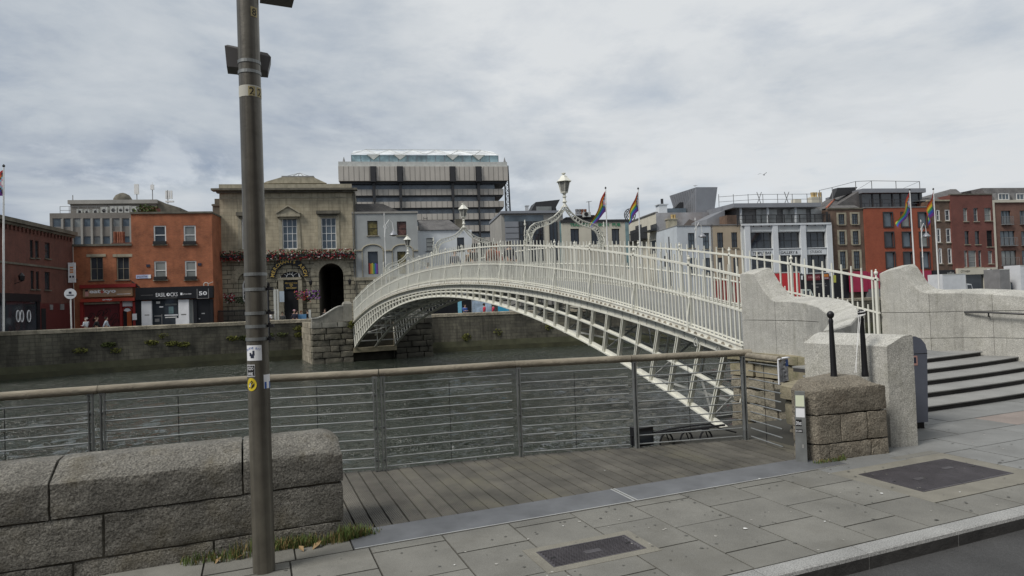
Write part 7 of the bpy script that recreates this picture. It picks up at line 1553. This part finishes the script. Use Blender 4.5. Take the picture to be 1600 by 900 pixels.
# vehicles
def wheel(t, x, y, r):
    m = MB(); m.loft([[(x+rr*math.cos(a), yy, r+rr*math.sin(a)) for a in [j*math.pi/8 for j in range(16)]] for yy, rr in ((y-.12, r*.9), (y-.1, r), (y+.1, r), (y+.12, r*.9))]); w = obj('wheel', m, M['rubber'], t, local=True); m = MB(); m.loft([[(x+rr*math.cos(a), yy, r+rr*math.sin(a)) for a in [j*math.pi/6 for j in range(12)]] for yy, rr in ((y-.135, r*.5), (y-.121, r*.55))]); obj('rim', m, M['alu'], w, local=True)
def van(px, back, label, bodyc, L_, H_, box, face, logo=None, cabc=None, nm='van'):
    p, k = streetpt(px, back, 455); p.z = 0; t = thing(nm, label, 'van' if not box else 'lorry', p, FA); hl = L_/2; W_ = 1.9 if not box else 2.2
    s = face
    if not box:
        prof = [(-hl, .35), (hl*.97, .35), (hl, .75), (hl*.93, 1.05), (hl*.62, 1.22), (hl*.38, H_*.93), (hl*.28, H_), (-hl*.97, H_), (-hl, H_*.95)]; prof = [(s*x, z) for x, z in prof]; m = MB(); m.prism(prof, 0, W_, 'y'); obj('body', m, bodyc, t, local=True)
        m = MB(); m.prism([(s*hl*.59, 1.24), (s*hl*.36, H_*.9), (s*hl*.12, H_*.9), (s*hl*.12, 1.24)], -.012, -.002, 'y'); obj('side_window', m, M['glass'], t, local=True); m = MB(); m.loft([[(s*hl*.63, y, 1.26), (s*hl*.40, y, H_*.9), (s*hl*.41, y, H_*.91), (s*hl*.645, y, 1.27)] for y in (.12, W_-.12)]); obj('windscreen', m, M['glass'], t, local=True)
        m = MB(); 
        for x in (hl*.08, -hl*.35): m.box(s*x-.015, s*x+.015, -.012, -.002, .5, H_*.95)
        m.box(-hl*.9, hl*.6, -.014, -.002, .75, .82); obj('door_seam', m, M['lead'], t, local=True); m = MB(); m.box(s*hl*.94-.05, s*hl*.94+.05, .1, .4, .72, .92); obj('headlight', m, M['paper'], t, local=True); m = MB(); m.box(s*hl*.94-.05, s*hl*.94+.05, W_-.4, W_-.1, .72, .92); obj('headlight', m, M['paper'], t, local=True); m = MB(); m.beam((s*hl*.5, -.18, 1.3), (s*hl*.5, -.02, 1.3), .12, .22); obj('mirror', m, M['black'], t, local=True)
    else:
        m = MB(); m.box(s*-hl, s*hl*.5, 0, W_, .75, H_); bd = obj('cargo_box', m, bodyc, t, local=True); m = MB(); m.prism([(s*hl*.52, .5), (s*hl, .5), (s*hl, 1.3), (s*hl*.88, 2.2), (s*hl*.52, 2.3)], .08, W_-.08, 'y'); obj('cab', m, cabc, t, local=True); m = MB(); m.prism([(s*hl*.62, 1.35), (s*hl*.95, 1.35), (s*hl*.86, 2.1), (s*hl*.62, 2.1)], .066, .078, 'y'); obj('side_window', m, M['glass'], t, local=True); m = MB(); m.box(s*-hl*.95, s*hl*.9, .3, W_-.3, .45, .74); obj('chassis', m, M['black'], t, local=True); m = MB(); m.box(s*-hl, s*hl*.5, -.02, -.002, H_-.12, H_); m.box(s*hl*.5-.03, s*hl*.5, -.02, -.002, .75, H_); obj('box_trim', m, M['whiteg'], t, local=True)
        if logo:
            for r_ in (.75, .5, .25): m = MB(); m.tube([(s*-hl*.55+r_*math.cos(a), -.01, (H_+.75)/2+.1+r_*.8*math.sin(a)) for a in [.5+j*.28 for j in range(18)]], .06, 5); obj('logo', m, logo, bd, local=True)
    for x in (-hl*.62, hl*.66):
        for y in (.12, W_-.12): wheel(t, s*x, y, .36 if not box else .42)
    return t
van(1498, 5.5, 'white box van parked in front of the sash window house', plain('white_van_paint', (.62, .64, .66), .35), 4.3, 3.5, 1, 1, None, bpy.data.materials['white_van_paint'], 'box_van')
van(1229, 5, 'red box lorry with pale cab behind the left stone pier', plain('red_box', (.5, .03, .035), .4), 7.0, 4.3, 1, 1, None, plain('pale_green_cab', (.55, .62, .58), .4), 'lorry')
van(1636, 5.2, 'white box lorry with red ring logo at the right edge', bpy.data.materials['white_van_paint'], 7.4, 4.3, 1, 1, plain('crimson_logo', (.4, .03, .1), .5), plain('white_cab', (.6, .6, .6), .4), 'lorry')
van(1574, 5.4, 'grey slatted skip lorry beside the white box lorry', M['lead'], 1.9, 3.9, 1, 1, None, M['dkframe'], 'lorry')
# under the bridge: kiosk boards, planter boards by the pub
def board(name, label, px0, px1, py0, py1, back, m, cat='board', edge=.08):
    p, k = streetpt((px0+px1)/2, back, 480); a = CAM+ray(px0, (py0+py1)/2)*k; c = CAM+ray(px1, (py0+py1)/2)*k; zt_ = (CAM+ray((px0+px1)/2, py0)*k).z; zb_ = max(.12, (CAM+ray((px0+px1)/2, py1)*k).z-1.2); w = (c-a).length/2; t = thing(name, label, cat, (p.x, p.y, .12), FA); m_ = MB(); m_.box(-w, w, -edge/2, edge/2, max(.25, 0), zt_-.12); obj('panel', m_, m, t, local=True); m_ = MB(); 
    for x in (-w+.05, w-.05): m_.box(x-.04, x+.04, -.25, .25, 0, .24); 
    obj('foot', m_, M['lead'], t, local=True); return t
board('blue_board', 'bright blue kiosk board seen under the bridge, left one', 715.5, 721.5, 470, 484, 2.5, plain('sky_blue_board', (.2, .48, .62), .5)); board('poster_wall', 'pale blue printed poster wall seen under the bridge', 738, 768, 469.5, 488, 3.2, mat('poster_print', (.33, .42, .52), .6, .5, 1.6)); board('blue_board', 'bright blue board under the bridge beside the white rib', 778, 795, 478, 486, 2.8, plain('cyan_board', (.04, .30, .48), .5))
board('blue_barrier', 'blue barrier cloth in front of the pub door', 466, 478, 491, 502, 1.2, plain('denim_blue_cloth', (.08, .2, .36), .7)); board('menu_stand', 'tall pale menu stand left of the pub door', 428, 431.5, 452, 505, 1.0, M['whiteg']); board('menu_stand', 'second tall pale menu stand nearer the pub door', 432.8, 435.6, 452, 505, 1.0, M['whiteg']); board('white_board', 'small white notice board beside the pub barrier', 482, 485.5, 484, 502, 1.3, M['whiteg'])
# seagull in the sky
q = CAM+ray(1193.5, 273)*75; t = thing('gull', 'gull gliding in the sky above the gallery', 'bird', q, .4); k = MB(); k.loft([[(x*1.3, r*math.cos(a_), r*math.sin(a_)) for a_ in [j*1.047 for j in range(6)]] for x, r in ((-.25, .01), (-.1, .06), (.05, .08), (.18, .05), (.26, .01))]); obj('body', k, M['paper'], t, local=True, smooth=True); k = MB()
for s_ in (-1, 1): k.add([(.08, 0, .03), (-.1, 0, .03), (-.12, s_*.35, .2), (.06, s_*.35, .22), (-.14, s_*.7, .12), (-.05, s_*.7, .13)], [(0, 1, 2, 3), (3, 2, 4, 5)])
obj('wing', k, M['lead'], t, local=True)

# ------------------------------------------------------------------ people
def skin_mesh(name, nodes, edges, m, sub=1):
    me = bpy.data.meshes.new(name); me.from_pydata([n_[:3] for n_ in nodes], edges, []); o = bpy.data.objects.new(name, me); COL.objects.link(o)
    o.modifiers.new('skin', 'SKIN')
    for i, n_ in enumerate(nodes): v = me.skin_vertices[0].data[i]; v.radius = (n_[3], n_[4] if len(n_) > 4 else n_[3]); v.use_root = (i == 0)
    sb = o.modifiers.new('sub', 'SUBSURF'); sb.levels = sub; sb.render_levels = sub
    dg = bpy.context.evaluated_depsgraph_get(); ev = o.evaluated_get(dg); r = bpy.data.meshes.new_from_object(ev); r.name = name; bpy.data.objects.remove(o); bpy.data.meshes.remove(me)
    r.materials.clear(); r.materials.append(m); r.polygons.foreach_set('use_smooth', [True]*len(r.polygons)); return r
M['skin'] = plain('skin', (.42, .27, .2), .6); M['hair'] = plain('dark_hair', (.03, .02, .015), .6)
def person_proto(pose):
    st = .16 if pose == 'walk' else .03; ab = {'stand': (.05, -.05), 'walk': (.22, -.2), 'hold': (.3, .28)}[pose]
    # forward is +x; nodes: x, y, z, radius
    n_ = [(0, 0, .95, .13, .16), (0, 0, 1.18, .12, .15), (.0, 0, 1.38, .12, .17), (0, 0, 1.5, .06), (.02, 0, 1.58, .06), (.03, 0, 1.69, .095, .085), (.02, 0, 1.77, .075)]; e = [(i, i+1) for i in range(6)]
    n_.append((.125, 0, 1.655, .02)); e.append((5, 7))
    def limb(pts, frm):
        a = frm
        for p in pts: n_.append(p); e.append((a, len(n_)-1)); a = len(n_)-1
        return a
    for s, f in ((1, 1), (-1, -1)): limb([(0, s*.1, .88, .095), (f*st*.55, s*.1, .5, .062), (f*st-.02, s*.1, .09, .042), (f*st+.1, s*.11, .05, .038), (f*st+.17, s*.115, .04, .03)], 0)
    for s, sw in ((1, ab[0]), (-1, ab[1])):
        hold = pose == 'hold'; el = (sw*.45-.03 if not hold else .02, s*.25, 1.14, .045); wr = (sw+.02 if not hold else .27, s*(.26 if not hold else .14), .9 if not hold else 1.16, .032); a = limb([(0, s*.19, 1.43, .065), el, wr], 2); d = Vector(wr[:3])-Vector(el[:3]); d.normalize(); pm = Vector(wr[:3])+d*.07; a = limb([(*pm, .032)], a); y_ = Vector((0, 1, 0)); x_ = d.cross(y_).normalized()
        for k_, (off, ln) in enumerate(((-.024, .06), (-.008, .07), (.008, .068), (.024, .055))): q = pm+d*ln+x_*off+y_*(-s*.01); limb([(*(pm+d*.035+x_*off), .009), (*q, .007)], a)
        limb([(*(pm+x_*-.04-d*.005), .009), (*(pm+x_*-.055+d*.025), .007)], a)
    body = skin_mesh('body', n_, e, M['skin'], 1)
    t_ = [(0, 0, .93, .155, .185), (0, 0, 1.15, .145, .175), (0, 0, 1.38, .145, .19), (0, 0, 1.47, .085)]; te = [(0, 1), (1, 2), (2, 3)]
    for s, sw in ((1, ab[0]), (-1, ab[1])):
        hold = pose == 'hold'; i = len(t_); t_ += [(0, s*.2, 1.42, .085), (sw*.45-.03 if not hold else .02, s*.25, 1.14, .062), (sw*.9 if not hold else .2, s*(.26 if not hold else .16), .96 if not hold else 1.15, .05)]; te += [(2, i), (i, i+1), (i+1, i+2)]
    shirt = skin_mesh('jacket', t_, te, M['paper'], 1)
    l_ = [(0, 0, .95, .15, .18)]; le = []
    for s, f in ((1, 1), (-1, -1)): i = len(l_); l_ += [(0, s*.1, .84, .115), (f*st*.55, s*.1, .5, .085), (f*st-.02, s*.1, .11, .068)]; le += [(0, i), (i, i+1), (i+1, i+2)]
    trs = skin_mesh('trousers', l_, le, M['black'], 1); hm = skin_mesh('hair', [(-.01, 0, 1.72, .098, .1), (.01, 0, 1.79, .085), (-.06, 0, 1.66, .06)], [(0, 1), (0, 2)], M['hair'], 1)
    sh = MB()
    for s, f in ((1, 1), (-1, -1)): sh.loft([[(f*st+x, s*.1+y*w, z) for y, z in ((-1, 0), (1, 0), (1, h), (-1, h))] for x, w, h in ((-.08, .04, .09), (.02, .05, .1), (.12, .055, .07), (.19, .04, .05))])
    ey = MB()
    for s in (-1, 1): ey.lathe((.115, s*.035, 1.685), [(.002, 0), (.011, .005), (.002, .012)], 6)
    return dict(body=body, jacket=shirt, trousers=trs, hair=hm, shoes=sh.mesh('shoes', M['black']), eyes=ey.mesh('eyes', M['ink']))
PROTO = {p: person_proto(p) for p in ('stand', 'walk', 'hold')}
CM = {}
def cm(c):
    if c not in CM: CM[c] = plain('cloth', c, .85)
    return CM[c]
def person(pos, rot, pose, label, top, legs, hair=(.03, .02, .015), h=1., hat=None, group=None):
    t = thing('person', label, 'person', pos, rot, group); t.scale = (h, h, h)
    for nm, c in (('body', None), ('jacket', top), ('trousers', legs), ('hair', hair), ('shoes', None), ('eyes', None)):
        o = bpy.data.objects.new(nm, PROTO[pose][nm]); COL.objects.link(o); o.parent = t
        if c: o.material_slots[0].link = 'OBJECT'; o.material_slots[0].material = cm(c)
    if hat: m = MB(); m.lathe((0, 0, 1.76), [(.13, 0), (.125, .02), (.105, .05), (.08, .09), (.02, .11)], 12); obj('hat', m, cm(hat), t, local=True, smooth=True)
    return t
def far_person(px, back, *a, **k): p, _ = streetpt(px, back, 495); return person(p, *a, **k)
far_person(134, 1.6, FA+2.9, 'hold', 'person in pale hooded top walking past the maroon shutter', (.62, .66, .7), (.3, .32, .35), (.45, .4, .36)); far_person(151, 1.5, FA+.1, 'walk', 'person in black top before the maroon shutter', (.012, .012, .014), (.02, .02, .025), (.2, .12, .08)); far_person(166, 1.4, FA+.2, 'walk', 'person in light grey top with backpack before the maroon shutter', (.38, .42, .48), (.1, .12, .16))
far_person(420.5, 1.1, FA-1.6, 'hold', 'person in white shirt just right of the steel pole', (.6, .6, .6), (.05, .05, .08), (.25, .15, .08)); far_person(441.5, 1.2, FA-1.5, 'stand', 'small dark haired person by the pub menu stands', (.1, .1, .1), (.03, .03, .03), h=.93)
far_person(460, 1.0, FA-1.2, 'stand', 'person with pink cap left of the blue barrier', (.03, .03, .05), (.03, .03, .05), hat=(.6, .35, .38)); far_person(464, 2.2, FA+.5, 'stand', 'person in dark navy jacket behind the blue barrier', (.02, .025, .05), (.03, .03, .05)); far_person(481, 2.0, FA+2.5, 'stand', 'person in black jacket right of the blue barrier', (.015, .015, .018), (.03, .03, .03)); far_person(471, 2.4, FA-1., 'stand', 'person in grey top behind the middle of the blue barrier', (.25, .2, .18), (.03, .03, .05), (.15, .06, .03), h=.95)
far_person(508, 7., FA-1.7, 'walk', 'person in dark coat in the shadow of the stone archway', (.03, .03, .032), (.02, .02, .02))
far_person(727, 1.4, FA-1., 'hold', 'person in blue shirt and white bag seen under the bridge', (.06, .12, .36), (.05, .06, .12)); far_person(757, 1.5, FA+.3, 'walk', 'person in red jacket under the bridge, left of two', (.42, .025, .05), (.05, .05, .06)); far_person(771, 1.5, FA+.2, 'walk', 'person in red jacket under the bridge, right of two', (.40, .022, .06), (.04, .04, .05), h=.96)
def on_bridge(y, x, *a, **k): return person((x, y, z_ft(y)-.06), *a, **k)
on_bridge(33.2, 12.1, R(-90), 'walk', 'person in navy jacket walking on the bridge crown, left one', (.02, .03, .07), (.02, .02, .03)); on_bridge(32.2, 12.6, R(-90), 'stand', 'person in tan top on the bridge crown', (.35, .22, .12), (.03, .04, .08), (.3, .16, .08)); on_bridge(30.6, 12.2, R(-85), 'walk', 'person in black coat crossing the bridge crown', (.014, .014, .016), (.02, .02, .02)); on_bridge(29.4, 12.9, R(-95), 'walk', 'person in rust red top crossing the bridge', (.36, .09, .05), (.02, .02, .03), (.2, .08, .03)); on_bridge(28.6, 12.3, R(95), 'stand', 'person in brown top on the near side of the bridge crown', (.2, .1, .07), (.03, .03, .05)); on_bridge(27.6, 12.8, R(88), 'walk', 'person in charcoal jacket nearest us on the bridge', (.05, .05, .055), (.02, .02, .02)); on_bridge(46.5, 12.2, R(-92), 'walk', 'person in dark green coat on the far slope of the bridge', (.03, .05, .03), (.02, .02, .03)); on_bridge(40, 12.7, R(90), 'walk', 'person in blue top on the far slope of the bridge', (.05, .1, .3), (.03, .03, .05))
bpy.context.view_layer.update()
